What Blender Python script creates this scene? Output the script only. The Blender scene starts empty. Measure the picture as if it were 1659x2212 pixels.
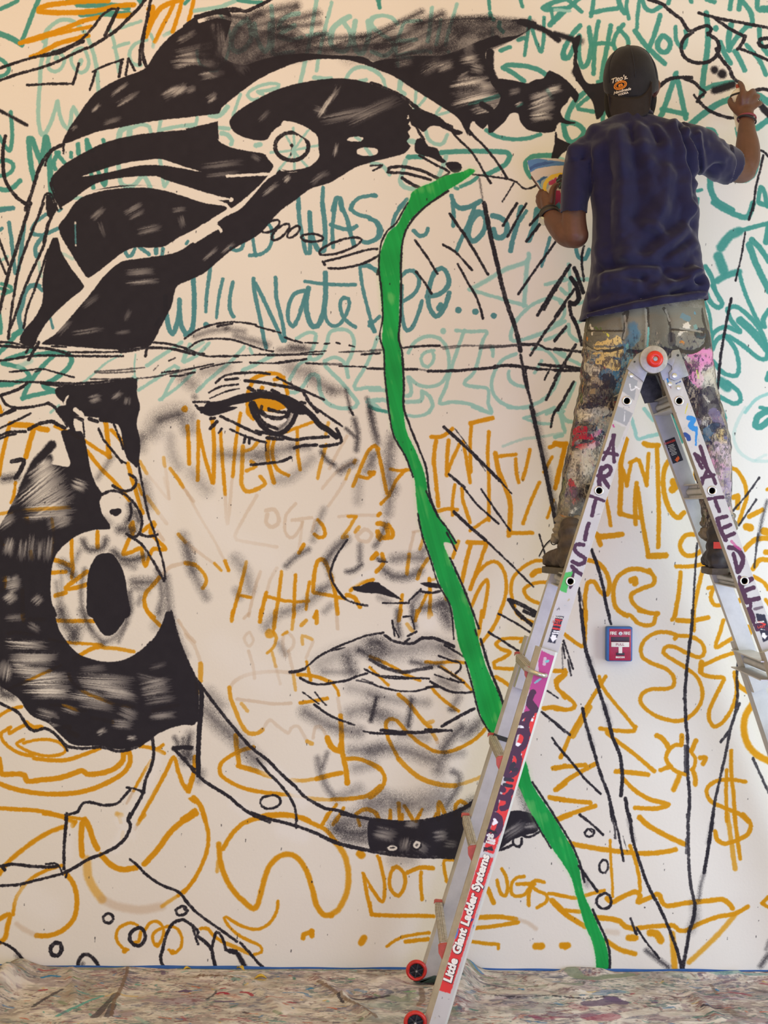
import bpy, bmesh, math, random, re
import numpy as np
from mathutils import Vector, Matrix, Quaternion

S = bpy.context.scene
COLL = S.collection
random.seed(5)

# ------------------------------------------------------------ camera, world, lights, exposure
CAM_D, CAM_H, FPX, ROLL = 6.68, 1.66, 4000.0, math.radians(0.40)
CX, CY = 829.5, 1106.0
cr, sr = math.cos(ROLL), math.sin(ROLL)
cam = bpy.data.cameras.new('camera'); co = bpy.data.objects.new('camera', cam); COLL.objects.link(co)
cam.sensor_fit = 'VERTICAL'; cam.sensor_height = 36; cam.lens = FPX/2212*36
cam.clip_start = .1; cam.clip_end = 60
co.matrix_world = Matrix(((cr, -sr, 0, 0), (0, 0, -1, -CAM_D), (sr, cr, 0, CAM_H), (0, 0, 0, 1)))
S.camera = co

w = bpy.data.worlds.new('room_ambient'); S.world = w; w.use_nodes = True
w.node_tree.nodes['Background'].inputs[0].default_value = (1.0, .84, .43, 1)
w.node_tree.nodes['Background'].inputs[1].default_value = .90

def area(name, loc, aim, size, energy, col, spread=180):
    l = bpy.data.lights.new(name, 'AREA'); l.shape = 'RECTANGLE'; l.size, l.size_y = size; l.energy = energy; l.color = col
    l.spread = math.radians(spread)
    o = bpy.data.objects.new(name, l); COLL.objects.link(o); o.location = loc
    o.rotation_euler = (Vector(aim)-Vector(loc)).to_track_quat('-Z', 'Y').to_euler()
    return o
area('right_window', (2.6, -1.6, 1.3), (1.2, 0, 1.2), (1.2, 2.0), 46, (.62, .80, .93))
area('front_fill', (1.0, -5.5, 1.2), (.3, 0, 1.0), (3.0, 2.0), 80, (.36, .42, 1.0))  # added fill light with no real source, lifts the lower wall
area('warm_ceiling_lamp', (-1.2, -2.6, 4.8), (-.6, 0, 2.8), (2.0, 1.0), 25, (1.0, .24, .02))

S.view_settings.view_transform = 'Standard'; S.view_settings.look = 'None'
S.view_settings.gamma = 1; S.view_settings.use_curve_mapping = False
S.view_settings.exposure = 0.0

def P(px, py, Y):
    """world point at depth plane Y of a point measured on the 1659x2212 photograph"""
    d = Y+CAM_D; a = (px-CX)/FPX*d; b = (CY-py)/FPX*d
    return Vector((a*cr-b*sr, Y, CAM_H+a*sr+b*cr))
def PW(pts, Y):
    pts = np.asarray(pts, float); d = Y+CAM_D
    a = (pts[:, 0]-CX)/FPX*d; b = (CY-pts[:, 1])/FPX*d
    return np.stack([a*cr-b*sr, CAM_H+a*sr+b*cr], 1)

# ------------------------------------------------------------ object helpers
def tag(o, label=None, cat=None, group=None, kind=None):
    for k, v in (('label', label), ('category', cat), ('group', group), ('kind', kind)):
        if v: o[k] = v
    return o
def thing(name, label, cat, loc=(0, 0, 0), group=None):
    o = bpy.data.objects.new(name, None); COLL.objects.link(o); o.location = loc; o.empty_display_size = .1
    return tag(o, label, cat, group)
def link(name, me, mat=None, parent=None, label=None, smooth=None):
    o = bpy.data.objects.new(name, me); COLL.objects.link(o)
    if mat is not None:
        me.materials.clear(); me.materials.append(mat)
    if smooth is not None:
        for p in me.polygons: p.use_smooth = smooth
    if parent is not None:
        o.parent = parent
        q = parent; off = Vector((0, 0, 0))
        while q is not None: off += q.location; q = q.parent
        o.location = -off if o.location.length == 0 else o.location-off
    if label: o['label'] = label
    return o
def bm_obj(name, bm, mat, parent=None, label=None, smooth=False, bevel=0.0):
    if bevel:
        bmesh.ops.bevel(bm, geom=[e for e in bm.edges if len(e.link_faces) == 2 and e.calc_face_angle(0) > .6], offset=bevel, segments=2, affect='EDGES', profile=.5)
    bmesh.ops.recalc_face_normals(bm, faces=bm.faces)
    me = bpy.data.meshes.new(name); bm.to_mesh(me); bm.free()
    o = link(name, me, mat, parent, label)
    if smooth:
        for p in me.polygons: p.use_smooth = True
        if smooth == 'auto':
            me.set_sharp_from_angle(angle=math.radians(38))
    return o
def box(bm, c, s, rot=None):
    M = Matrix.Translation(Vector(c)) @ (rot.to_4x4() if rot is not None else Matrix.Identity(4)) @ Matrix.Diagonal((s[0], s[1], s[2], 1))
    bmesh.ops.create_cube(bm, size=1, matrix=M)
def frame(d, up=(0, 1, 0)):
    d = Vector(d).normalized(); u = Vector(up); u = (u-d*u.dot(d)).normalized(); v = d.cross(u)
    return u, v, d
def tube(bm, pts, rad, n=12, cap=True, up=(0, 1, 0), flat=None):
    """round tube through points, per-point radius; flat=(a,b) stretches the section along u / v"""
    pts = [Vector(p) for p in pts]
    rad = [rad]*len(pts) if isinstance(rad, (int, float)) else rad
    rings = []
    for i, p in enumerate(pts):
        t = (pts[min(i+1, len(pts)-1)]-pts[max(i-1, 0)])
        u, v, d = frame(t, up)
        a, b = flat if flat else (1, 1)
        rings.append([bm.verts.new(p+(u*math.cos(k/n*6.2832)*a+v*math.sin(k/n*6.2832)*b)*rad[i]) for k in range(n)])
    for r0, r1 in zip(rings[:-1], rings[1:]):
        for k in range(n): bm.faces.new((r0[k], r0[(k+1) % n], r1[(k+1) % n], r1[k]))
    if cap:
        bm.faces.new(rings[0]); bm.faces.new(rings[-1])
    return rings
def capsule(bm, pts, rad, n=14, up=(0, 1, 0), flat=None):
    """tube with rounded ends"""
    pts = [Vector(p) for p in pts]; rad = list(rad)
    d0 = (pts[0]-pts[1]).normalized(); d1 = (pts[-1]-pts[-2]).normalized()
    a = [(pts[0]+d0*rad[0]*math.sin(t), rad[0]*math.cos(t)) for t in (1.4, 1.0, .5)]
    b = [(pts[-1]+d1*rad[-1]*math.sin(t), rad[-1]*math.cos(t)) for t in (.5, 1.0, 1.4)]
    q = a+list(zip(pts, rad))+b
    tube(bm, [x[0] for x in q], [max(x[1], .0008) for x in q], n, True, up, flat)
def spline(pts, k=6):
    """Catmull-Rom through tuples of any length"""
    A = [np.array(p, float) for p in pts]; out = []
    for i in range(len(A)-1):
        p0, p1, p2, p3 = A[max(i-1, 0)], A[i], A[i+1], A[min(i+2, len(A)-1)]
        for j in range(k):
            t = j/k
            out.append(.5*((2*p1)+(p2-p0)*t+(2*p0-5*p1+4*p2-p3)*t*t+(3*p1-p0-3*p2+p3)*t**3))
    out.append(A[-1]); return out
def extrude_profile(bm, prof, p0, p1, across, out):
    """prof: (u along 'across', w along 'out') polygon swept from p0 to p1"""
    r = [[bm.verts.new(Vector(p)+across*u+out*w_) for u, w_ in prof] for p in (p0, p1)]
    n = len(prof)
    for k in range(n): bm.faces.new((r[0][k], r[0][(k+1) % n], r[1][(k+1) % n], r[1][k]))
    bm.faces.new(r[0]); bm.faces.new(r[1])
def disc(bm, c, r, depth, axis=(0, 1, 0), n=32, r2=None):
    u, v, d = frame(axis, (0, 0, 1) if abs(Vector(axis).z) < .9 else (1, 0, 0))
    M = Matrix.Translation(Vector(c)) @ Matrix((u, v, d)).transposed().to_4x4()
    bmesh.ops.create_cone(bm, cap_ends=True, segments=n, radius1=r, radius2=r if r2 is None else r2, depth=depth, matrix=M)
def torus(bm, c, R, r, axis=(0, 1, 0), n=32, m=12, sq=1.0):
    u, v, d = frame(axis, (0, 0, 1) if abs(Vector(axis).normalized().z) < .9 else (1, 0, 0)); c = Vector(c)
    rings = []
    for i in range(n):
        a = i/n*6.2832; e = u*math.cos(a)+v*math.sin(a)
        rings.append([bm.verts.new(c+e*(R+r*math.cos(k/m*6.2832))+d*r*sq*math.sin(k/m*6.2832)) for k in range(m)])
    for i in range(n):
        for k in range(m): bm.faces.new((rings[i][k], rings[i][(k+1) % m], rings[(i+1) % n][(k+1) % m], rings[(i+1) % n][k]))
def plate(bm, pts, thick, Y):
    """flat plate cut to an outline of (x, z) world points, front face at Y"""
    f = bm.faces.new([bm.verts.new((x, Y, z)) for x, z in pts])
    r = bmesh.ops.extrude_face_region(bm, geom=[f])
    for v in [g for g in r['geom'] if isinstance(g, bmesh.types.BMVert)]: v.co.y += thick
def remesh(bm, voxel, smooth=4):
    """fuse overlapping closed shells into one continuous skin"""
    me = bpy.data.meshes.new('tmp'); bmesh.ops.recalc_face_normals(bm, faces=bm.faces); bm.to_mesh(me); bm.free()
    o = bpy.data.objects.new('tmp', me); COLL.objects.link(o)
    m = o.modifiers.new('r', 'REMESH'); m.mode = 'VOXEL'; m.voxel_size = voxel
    if smooth:
        s = o.modifiers.new('s', 'SMOOTH'); s.factor = .5; s.iterations = smooth
    dg = bpy.context.evaluated_depsgraph_get(); dg.update()
    out = bpy.data.meshes.new_from_object(o.evaluated_get(dg))
    bpy.data.objects.remove(o); bpy.data.meshes.remove(me)
    return out
def text_mesh(name, s, size, mat, parent, origin, right, up, shear=0, offset=0, extrude=.0004, align='CENTER', label=None, space=1.0):
    c = bpy.data.curves.new('t', 'FONT'); c.body = s; c.size = size; c.shear = shear; c.offset = offset; c.extrude = extrude
    c.align_x = align; c.align_y = 'CENTER'; c.space_character = space; c.resolution_u = 3
    o = bpy.data.objects.new('t', c); COLL.objects.link(o)
    dg = bpy.context.evaluated_depsgraph_get(); dg.update()
    me = bpy.data.meshes.new_from_object(o.evaluated_get(dg)); bpy.data.objects.remove(o)
    r = Vector(right).normalized(); u = Vector(up); u = (u-r*u.dot(r)).normalized()
    me.transform(Matrix((r, u, r.cross(u))).transposed().to_4x4()); me.transform(Matrix.Translation(Vector(origin)))
    return link(name, me, mat, parent, label)
def planar_uv(me, fn):
    uv = me.uv_layers.new(name='map') if not me.uv_layers else me.uv_layers[0]
    n = len(me.vertices); V = np.empty(n*3); me.vertices.foreach_get('co', V); V = V.reshape(-1, 3)
    L = np.empty(len(me.loops), int); me.loops.foreach_get('vertex_index', L)
    uv.data.foreach_set('uv', fn(V)[L].astype(np.float32).ravel())

# ------------------------------------------------------------ materials
def pixels(name, img):
    """colour field painted above -> node image (linear values, kept as float)"""
    h, w_, _ = img.shape
    im = bpy.data.images.new(name, w_, h, alpha=True, float_buffer=True)
    im.colorspace_settings.name = 'Non-Color'
    a = np.ones((h, w_, 4), np.float32); a[..., :3] = img[::-1]
    im.pixels.foreach_set(a.ravel()); im.update(); im.pack()
    return im
def mat(name, col=(.5, .5, .5), rough=.6, metal=0., bump=0., bscale=200., var=0., vscale=8., img=None, imgbump=0., ext='EXTEND', sheen=0., spec=.5, sss=0.):
    m = bpy.data.materials.new(name); m.use_nodes = True; nt = m.node_tree; N = nt.nodes; L = nt.links
    b = N['Principled BSDF']; b.inputs['Roughness'].default_value = rough; b.inputs['Metallic'].default_value = metal
    b.inputs['Specular IOR Level'].default_value = spec
    if sheen: b.inputs['Sheen Weight'].default_value = sheen; b.inputs['Sheen Roughness'].default_value = .4
    if sss:
        b.inputs['Subsurface Weight'].default_value = sss; b.inputs['Subsurface Radius'].default_value = (.01, .004, .002); b.inputs['Subsurface Scale'].default_value = .6
    tc = N.new('ShaderNodeTexCoord')
    csock = None
    if img is not None:
        t = N.new('ShaderNodeTexImage'); t.image = img; t.extension = ext; t.interpolation = 'Cubic'
        uvn = N.new('ShaderNodeUVMap'); uvn.uv_map = 'map'; L.new(uvn.outputs[0], t.inputs[0]); csock = t.outputs[0]
    if var:
        n = N.new('ShaderNodeTexNoise'); n.inputs['Scale'].default_value = vscale; n.inputs['Detail'].default_value = 6; n.inputs['Roughness'].default_value = .65
        L.new(tc.outputs['Object'], n.inputs[0])
        r = N.new('ShaderNodeMapRange'); r.inputs[1].default_value = .3; r.inputs[2].default_value = .7; r.inputs[3].default_value = 1-var; r.inputs[4].default_value = 1+var
        L.new(n.outputs[0], r.inputs[0])
        mu = N.new('ShaderNodeMix'); mu.data_type = 'RGBA'; mu.blend_type = 'MULTIPLY'; mu.inputs[0].default_value = 1
        mu.inputs[6].default_value = (*col, 1)
        if csock is not None: L.new(csock, mu.inputs[6])
        L.new(r.outputs[0], mu.inputs[7]); csock = mu.outputs[2]
    if csock is not None: L.new(csock, b.inputs['Base Color'])
    else: b.inputs['Base Color'].default_value = (*col, 1)
    if bump:
        n = N.new('ShaderNodeTexNoise'); n.inputs['Scale'].default_value = bscale; n.inputs['Detail'].default_value = 4
        L.new(tc.outputs['Object'], n.inputs[0])
        bp = N.new('ShaderNodeBump'); bp.inputs['Strength'].default_value = bump; bp.inputs['Distance'].default_value = .002
        L.new(n.outputs[0], bp.inputs['Height'])
        if imgbump and img is not None:
            b2 = N.new('ShaderNodeBump'); b2.inputs['Strength'].default_value = imgbump; b2.inputs['Distance'].default_value = .002
            L.new(t.outputs[0], b2.inputs['Height']); L.new(b2.outputs[0], bp.inputs['Normal'])
        L.new(bp.outputs[0], b.inputs['Normal'])
    return m

# ---------------------------------------------------------------- paint engine (numpy)
def smooth_noise(h, w, cell, rng):
    gh, gw = int(h/cell)+3, int(w/cell)+3
    g = rng.random((gh, gw)).astype(np.float32)
    y = np.arange(h, dtype=np.float32)/cell; x = np.arange(w, dtype=np.float32)/cell
    yi = y.astype(int); xi = x.astype(int)
    fy = y-yi; fx = x-xi
    fy = (fy*fy*(3-2*fy))[:, None]; fx = (fx*fx*(3-2*fx))[None, :]
    r0 = g[yi]; r1 = g[yi+1]
    a = r0[:, xi]*(1-fx)+r0[:, xi+1]*fx
    b = r1[:, xi]*(1-fx)+r1[:, xi+1]*fx
    return a*(1-fy)+b*fy

def catmull(p, closed=False, step=7.0):
    p = np.asarray(p, float); n = len(p)
    if n < 3: return p
    out = []
    rng = range(n if closed else n-1)
    for i in rng:
        if closed: a, b, c, d = p[(i-1) % n], p[i], p[(i+1) % n], p[(i+2) % n]
        else: a, b, c, d = p[max(i-1, 0)], p[i], p[i+1], p[min(i+2, n-1)]
        L = np.hypot(*(c-b)); k = max(1, int(L/step))
        m1 = (c-a)*0.5; m2 = (d-b)*0.5
        for m in (m1, m2):                                   # keep tight corners from overshooting
            q = np.hypot(*m)
            if q > L: m *= L/q
        t = (np.arange(k)/k)[:, None]
        out.append((2*t**3-3*t**2+1)*b+(t**3-2*t**2+t)*m1+(-2*t**3+3*t**2)*c+(t**3-t**2)*m2)
    if not closed: out.append(p[-1:])
    return np.concatenate(out)

class Canvas:
    def __init__(s, w, h, px, seed=3):
        s.w, s.h, s.px = w, h, px                            # px: canvas pixels per source unit
        s.rng = np.random.default_rng(seed)
        s.nz = smooth_noise(h, w, 3.0*px, s.rng)*.6+smooth_noise(h, w, 9*px, s.rng)*.4-.5
        s.gr = s.rng.random((h, w), dtype=np.float32)-.5
    def dist(s, pts, pad):
        x0 = max(int(pts[:, 0].min()-pad), 0); x1 = min(int(pts[:, 0].max()+pad)+2, s.w)
        y0 = max(int(pts[:, 1].min()-pad), 0); y1 = min(int(pts[:, 1].max()+pad)+2, s.h)
        if x1 <= x0 or y1 <= y0: return None
        D = np.full((y1-y0, x1-x0), 1e6, np.float32)
        if len(pts) == 1: pts = np.concatenate([pts, pts+.01])
        for (ax, ay), (bx, by) in zip(pts[:-1], pts[1:]):
            u0 = max(int(min(ax, bx)-pad), x0); u1 = min(int(max(ax, bx)+pad)+2, x1)
            v0 = max(int(min(ay, by)-pad), y0); v1 = min(int(max(ay, by)+pad)+2, y1)
            if u1 <= u0 or v1 <= v0: continue
            X = np.arange(u0, u1, dtype=np.float32)[None, :]-ax; Y = np.arange(v0, v1, dtype=np.float32)[:, None]-ay
            dx, dy = bx-ax, by-ay; l2 = dx*dx+dy*dy+1e-9
            t = np.clip((X*dx+Y*dy)/l2, 0, 1)
            d = np.hypot(X-t*dx, Y-t*dy)
            sub = D[v0-y0:v1-y0, u0-x0:u1-x0]
            np.minimum(sub, d, out=sub)
        return D, (slice(y0, y1), slice(x0, x1))
    def stroke(s, pts, width, soft, grain=.5, wob=1.2):
        r = width*.5*s.px; f = max(soft*s.px, 1.2)
        res = s.dist(pts, r+f+3)
        if res is None: return None
        D, sl = res
        D = D+s.nz[sl]*wob*2*s.px
        a = np.clip((r+f*.5-D)/f, 0, 1); a = a*a*(3-2*a)
        if grain: a = np.clip(a+s.gr[sl]*grain*4*a*(1-a), 0, 1)
        return a, sl
    def poly(s, pts, wob=1.0):
        pts = np.asarray(pts)
        x0 = max(int(pts[:, 0].min())-2, 0); x1 = min(int(pts[:, 0].max())+3, s.w)
        y0 = max(int(pts[:, 1].min())-2, 0); y1 = min(int(pts[:, 1].max())+3, s.h)
        if x1 <= x0 or y1 <= y0: return None
        X = np.arange(x0, x1, dtype=np.float32)
        ins = np.zeros((y1-y0, x1-x0), bool)
        q = np.roll(pts, -1, 0)
        for (ax, ay), (bx, by) in zip(pts, q):
            if ay == by: continue
            lo, hi = (ay, by) if ay < by else (by, ay)
            r0 = max(int(np.ceil(lo)), y0); r1 = min(int(np.ceil(hi)), y1)
            if r1 <= r0: continue
            yy = np.arange(r0, r1, dtype=np.float32)
            xs = ax+(yy-ay)*(bx-ax)/(by-ay)
            ins[r0-y0:r1-y0] ^= X[None, :] < xs[:, None]
        a = ins.astype(np.float32); sl = (slice(y0, y1), slice(x0, x1))
        e = s.dist(np.concatenate([pts, pts[:1]]), 4*s.px)
        if e is not None:
            D, el = e
            oy, ox = el[0].start, el[1].start
            full = np.full((s.h if 0 else (y1-y0), x1-x0), 1e6, np.float32)
            ys0, ys1 = max(oy, y0), min(el[0].stop, y1); xs0, xs1 = max(ox, x0), min(el[1].stop, x1)
            full[ys0-y0:ys1-y0, xs0-x0:xs1-x0] = D[ys0-oy:ys1-oy, xs0-ox:xs1-ox]
            sd = np.where(ins, -full, full)+s.nz[sl]*wob*2*s.px
            a = np.clip(.5-sd/(1.6*s.px), 0, 1)
        return a, sl

GA = .5
FADED = (.50, .33, .20)
COL = {'T': (.060, .30, .275), 'L': (.31, .575, .56), 'B': (.072, .25, .30), 'O': (.64, .285, .002), 'W': (.80, .79, .81),
       'K': (.016, .014, .023), 'G': (.010, .36, .075)}
SOFT = {'T': 2.6, 'L': 2.4, 'B': 1.8, 'O': 2.6, 'K': 1.8, 'S': 8, 'E': 2, 'H': 8, 'W': 8, 'G': 2}
LINE = re.compile(r'^(-?)(p|q|e)?([A-Za-z])(\d*)(?:/([\d.]+))?(?:@([\d.]+))?$')

def parse(text):
    ox = oy = 0.; sc = 1.
    for ln in text.strip().split('\n'):
        if ln[0] == '@':
            ox, oy, sc = [float(v) for v in ln[1:].split(',')]; continue
        head, *pts = ln.split()
        m = LINE.match(head)
        st, shp, c, w, so, al = m.groups()
        P = np.array([[float(v) for v in p.split(',')] for p in pts])
        if shp == 'e':
            t = np.linspace(0, 2*np.pi, 40)
            a = np.radians(P[2][0]) if len(P) > 2 else 0.
            q = np.stack([np.cos(t), np.sin(t)], 1)*P[1]
            P = P[0]+np.stack([q[:, 0]*np.cos(a)-q[:, 1]*np.sin(a), q[:, 0]*np.sin(a)+q[:, 1]*np.cos(a)], 1)
            st = '-'
        P = P/sc+[ox, oy]
        yield st, shp, c, float(w or 6), float(so) if so else None, float(al) if al else None, P

shp_ = lambda it: it[1] not in ('p', 'q')

def paint(cv, items, tf):
    base = np.array([.77, .745, .725], np.float32)
    img = np.empty((cv.h, cv.w, 3), np.float32); img[:] = base**GA
    img *= (1+(smooth_noise(cv.h, cv.w, 90*cv.px, cv.rng)-.5)*.012)[..., None]
    blk = np.zeros((cv.h, cv.w), np.float32)
    st1 = cv.rng.random(8192).astype(np.float32)
    st1 = (st1+np.roll(st1, 1)+np.roll(st1, 2)*.7)/2.7
    later = []
    def cover(it, grain):
        st, shp, c, w, so, al, P = it
        cl = shp in ('p', 'q') or c == 'G'
        Q = tf(P)
        if shp == 'q' or st == '-': pass
        elif not cl and len(Q) > 4 and np.allclose(Q[0], Q[-1]):
            Q = catmull(Q[:-1], True); Q = np.concatenate([Q, Q[:1]])
        else: Q = catmull(Q, cl)
        if cl: return cv.poly(Q)
        if c == 'S': so = max(so or 0, w*1.15); w *= .72
        return cv.stroke(Q, w*(.9 if c in 'TLBOK' else 1), so if so is not None else SOFT[c.upper()], grain)
    def mix(a, sl, col):
        img[sl] += a[..., None]*(np.asarray(col, np.float32)**GA-img[sl])
    for it in items:                                         # lettering underneath
        c = it[2]
        if c in 'TLBOW':
            r = cover(it, .35 if c != 'W' else .5)
            if r is None: continue
            a, sl = r
            mix(a*np.clip((it[5] if it[5] is not None else .99)*(.97+.08*cv.nz[sl]), 0, 1), sl, FADED if c == 'O' and (it[5] or 1) < .6 else COL[c])
    for it in items:                                         # black line work, dry brush gaps
        c = it[2]
        if c not in 'KSEH': 
            if c in 'Ggks': later.append(it)
            continue
        r = cover(it, {'K': .75, 'S': 1.1, 'E': .3, 'H': .9}[c])
        if r is None: continue
        a, sl = r
        al = it[5] if it[5] is not None else (1. if c != 'S' else .9)
        sub = blk[sl]
        if c in 'KS':
            if c == 'S': a = a*(.8+.5*(cv.nz[sl]+.25))
            a = np.clip(a*al, 0, .985)
            if c == 'K':
                if shp_(it): a = a*np.clip(1.25-(cv.nz[sl]+.5)*.5*(it[3] < 12), .6, 1)
                np.maximum(sub, a, out=sub)
            else: sub += a*(1-sub)
        elif c == 'E': sub *= 1-a*al
        else:
            P = tf(it[6]); d = P[-1]-P[0]; d = d/(np.hypot(*d)+1e-6)
            Y, X = np.mgrid[sl]
            lat = (-X*d[1]+Y*d[0])*.8+cv.nz[sl]*2.5
            f = st1[(lat*1.0).astype(int) % 8192]
            lon = (X-P[0, 0])*d[0]+(Y-P[0, 1])*d[1]
            L = abs((P[-1]-P[0])@d)+it[3]*cv.px*.6
            e = np.clip((lon+it[3]*cv.px*.3)/L+(f-.5)*.5, 0, 1)
            sub *= 1-np.clip(a*al*(.1+1.3*f)*np.sin(e*np.pi)**.7, 0, 1)
    fil = smooth_noise(cv.h, cv.w, 14*cv.px, cv.rng)
    blk = np.clip(blk*(.985+.015*fil), 0, 1)
    k = np.array(COL['K'], np.float32)**GA
    img += blk[..., None]*(k-img)
    gs = smooth_noise(cv.h, cv.w, 26*cv.px, cv.rng)
    for it in later:                                         # the long green stroke and its outline
        c = it[2]
        if c == 'G':
            Q = catmull(tf(it[6]), True)
            a, sl = cv.stroke(Q, 8, 14, .6)                  # overspray halo
            mix(a*.30, sl, (.45, .68, .38))
            a, sl = cv.poly(Q)
            Y, X = np.mgrid[sl]
            f = st1[((X*.9-Y*.25)/1.5/cv.px).astype(int) % 8192]*.5+.5*smooth_noise(a.shape[0], a.shape[1], 40*cv.px, cv.rng)
            lt = np.clip((gs[sl]*f-.36)*2.2, 0, .55)[..., None]
            col = np.array(COL['G'], np.float32)*(.72+.5*f[..., None])*(1-lt)+np.array([.16, .56, .17], np.float32)*lt
            img[sl] += a[..., None]*(col**GA-img[sl])
        else:
            r = cover(it, .5 if c == 'k' else 1.)
            if r is None: continue
            a, sl = r
            mix(a*(it[5] if it[5] is not None else .97), sl, COL['G' if c == 'g' else 'K'])
    # stray specks of black
    for _ in range(700):
        x, y = cv.rng.random(2)*[cv.w, cv.h]
        l = cv.rng.random()*5*cv.px
        r = cv.stroke(np.array([[x, y], [x-.1*l, y+l]]), .5+cv.rng.random(), 1)
        if r is not None: mix(r[0]*.8, r[1], COL['K'])
    return img**(1/GA)

def daub(cv, text, cols, base, tf, grain=.3, img=None, wob=1.2, ws=1.):
    """flat colour daubs (letters, tape, splashes) on a plain ground; text as for parse()"""
    if img is None:
        img = np.empty((cv.h, cv.w, 3), np.float32); img[:] = base
    for st, shp, c, w, so, al, P in (parse(text) if isinstance(text, str) else text):
        Q = tf(P)
        if shp == 'p': Q = catmull(Q, True)
        elif shp != 'q' and st != '-': Q = catmull(Q)
        r = cv.poly(Q, wob) if shp in ('p', 'q') else cv.stroke(Q, w*ws, so*ws if so else 1.2, grain, wob)
        if r is None: continue
        a, sl = r
        img[sl] += (a*(al if al is not None else 1.))[..., None]*(np.array(cols[c], np.float32)-img[sl])
    return img

def splat(cv, img, n, cols, smin, smax, ax=1., ay=1., alpha=.85, box=None, pw=2.5):
    """random paint spots"""
    R = cv.rng
    for _ in range(n):
        x0, y0, x1, y1 = box or (0, 0, cv.w, cv.h)
        x, y = x0+R.random()*(x1-x0), y0+R.random()*(y1-y0)
        s = (smin+(smax-smin)*R.random()**pw)*cv.px
        a = R.random()*6.283; k = 1+R.random()*3
        d = np.array([np.cos(a)*ax, np.sin(a)*ay])*s*k*.5
        p = np.array([[x, y]])+np.array([[-1], [0], [1]])*d+R.normal(size=(3, 2))*s*.25
        r = cv.stroke(catmull(p), s/cv.px, 1.+s/cv.px*.25, .5, 1.0+s/cv.px*.12)
        if r is None: continue
        c = np.array(cols[R.integers(len(cols))], np.float32)
        img[r[1]] += (r[0]*alpha*(.5+.5*R.random()))[..., None]*(c-img[r[1]])

def flakes(cv, img, layers, box=None, sx=1., sy=1., ramp=0):
    """caked paint: thresholded stretched noise, one layer per colour: (colour, cell, threshold, alpha, region cell)"""
    x0, y0, x1, y1 = box or (0, 0, cv.w, cv.h); h, w = y1-y0, x1-x0
    sub = img[y0:y1, x0:x1]
    for col, cell, th, al, reg in layers:
        cell *= cv.px
        a = smooth_noise(int(h/sy)+2, int(w/sx)+2, cell, cv.rng)*.55+smooth_noise(int(h/sy)+2, int(w/sx)+2, cell*.4, cv.rng)*.3+smooth_noise(int(h/sy)+2, int(w/sx)+2, cell*.17, cv.rng)*.15
        iy = np.minimum((np.arange(h)/sy).astype(int), a.shape[0]-1); ix = np.minimum((np.arange(w)/sx).astype(int), a.shape[1]-1)
        a = a[iy][:, ix]
        r = smooth_noise(h, w, reg*cv.px, cv.rng)
        m = np.clip((a+(r-.5)*.55-th)*14, 0, 1)*al
        if ramp: m = m*np.clip((np.arange(h)[:, None]-ramp*cv.px+(a-.5)*ramp*cv.px*3)/(ramp*cv.px*.6), 0, 1)
        sub += m[..., None]*(np.array(col, np.float32)-sub)

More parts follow.
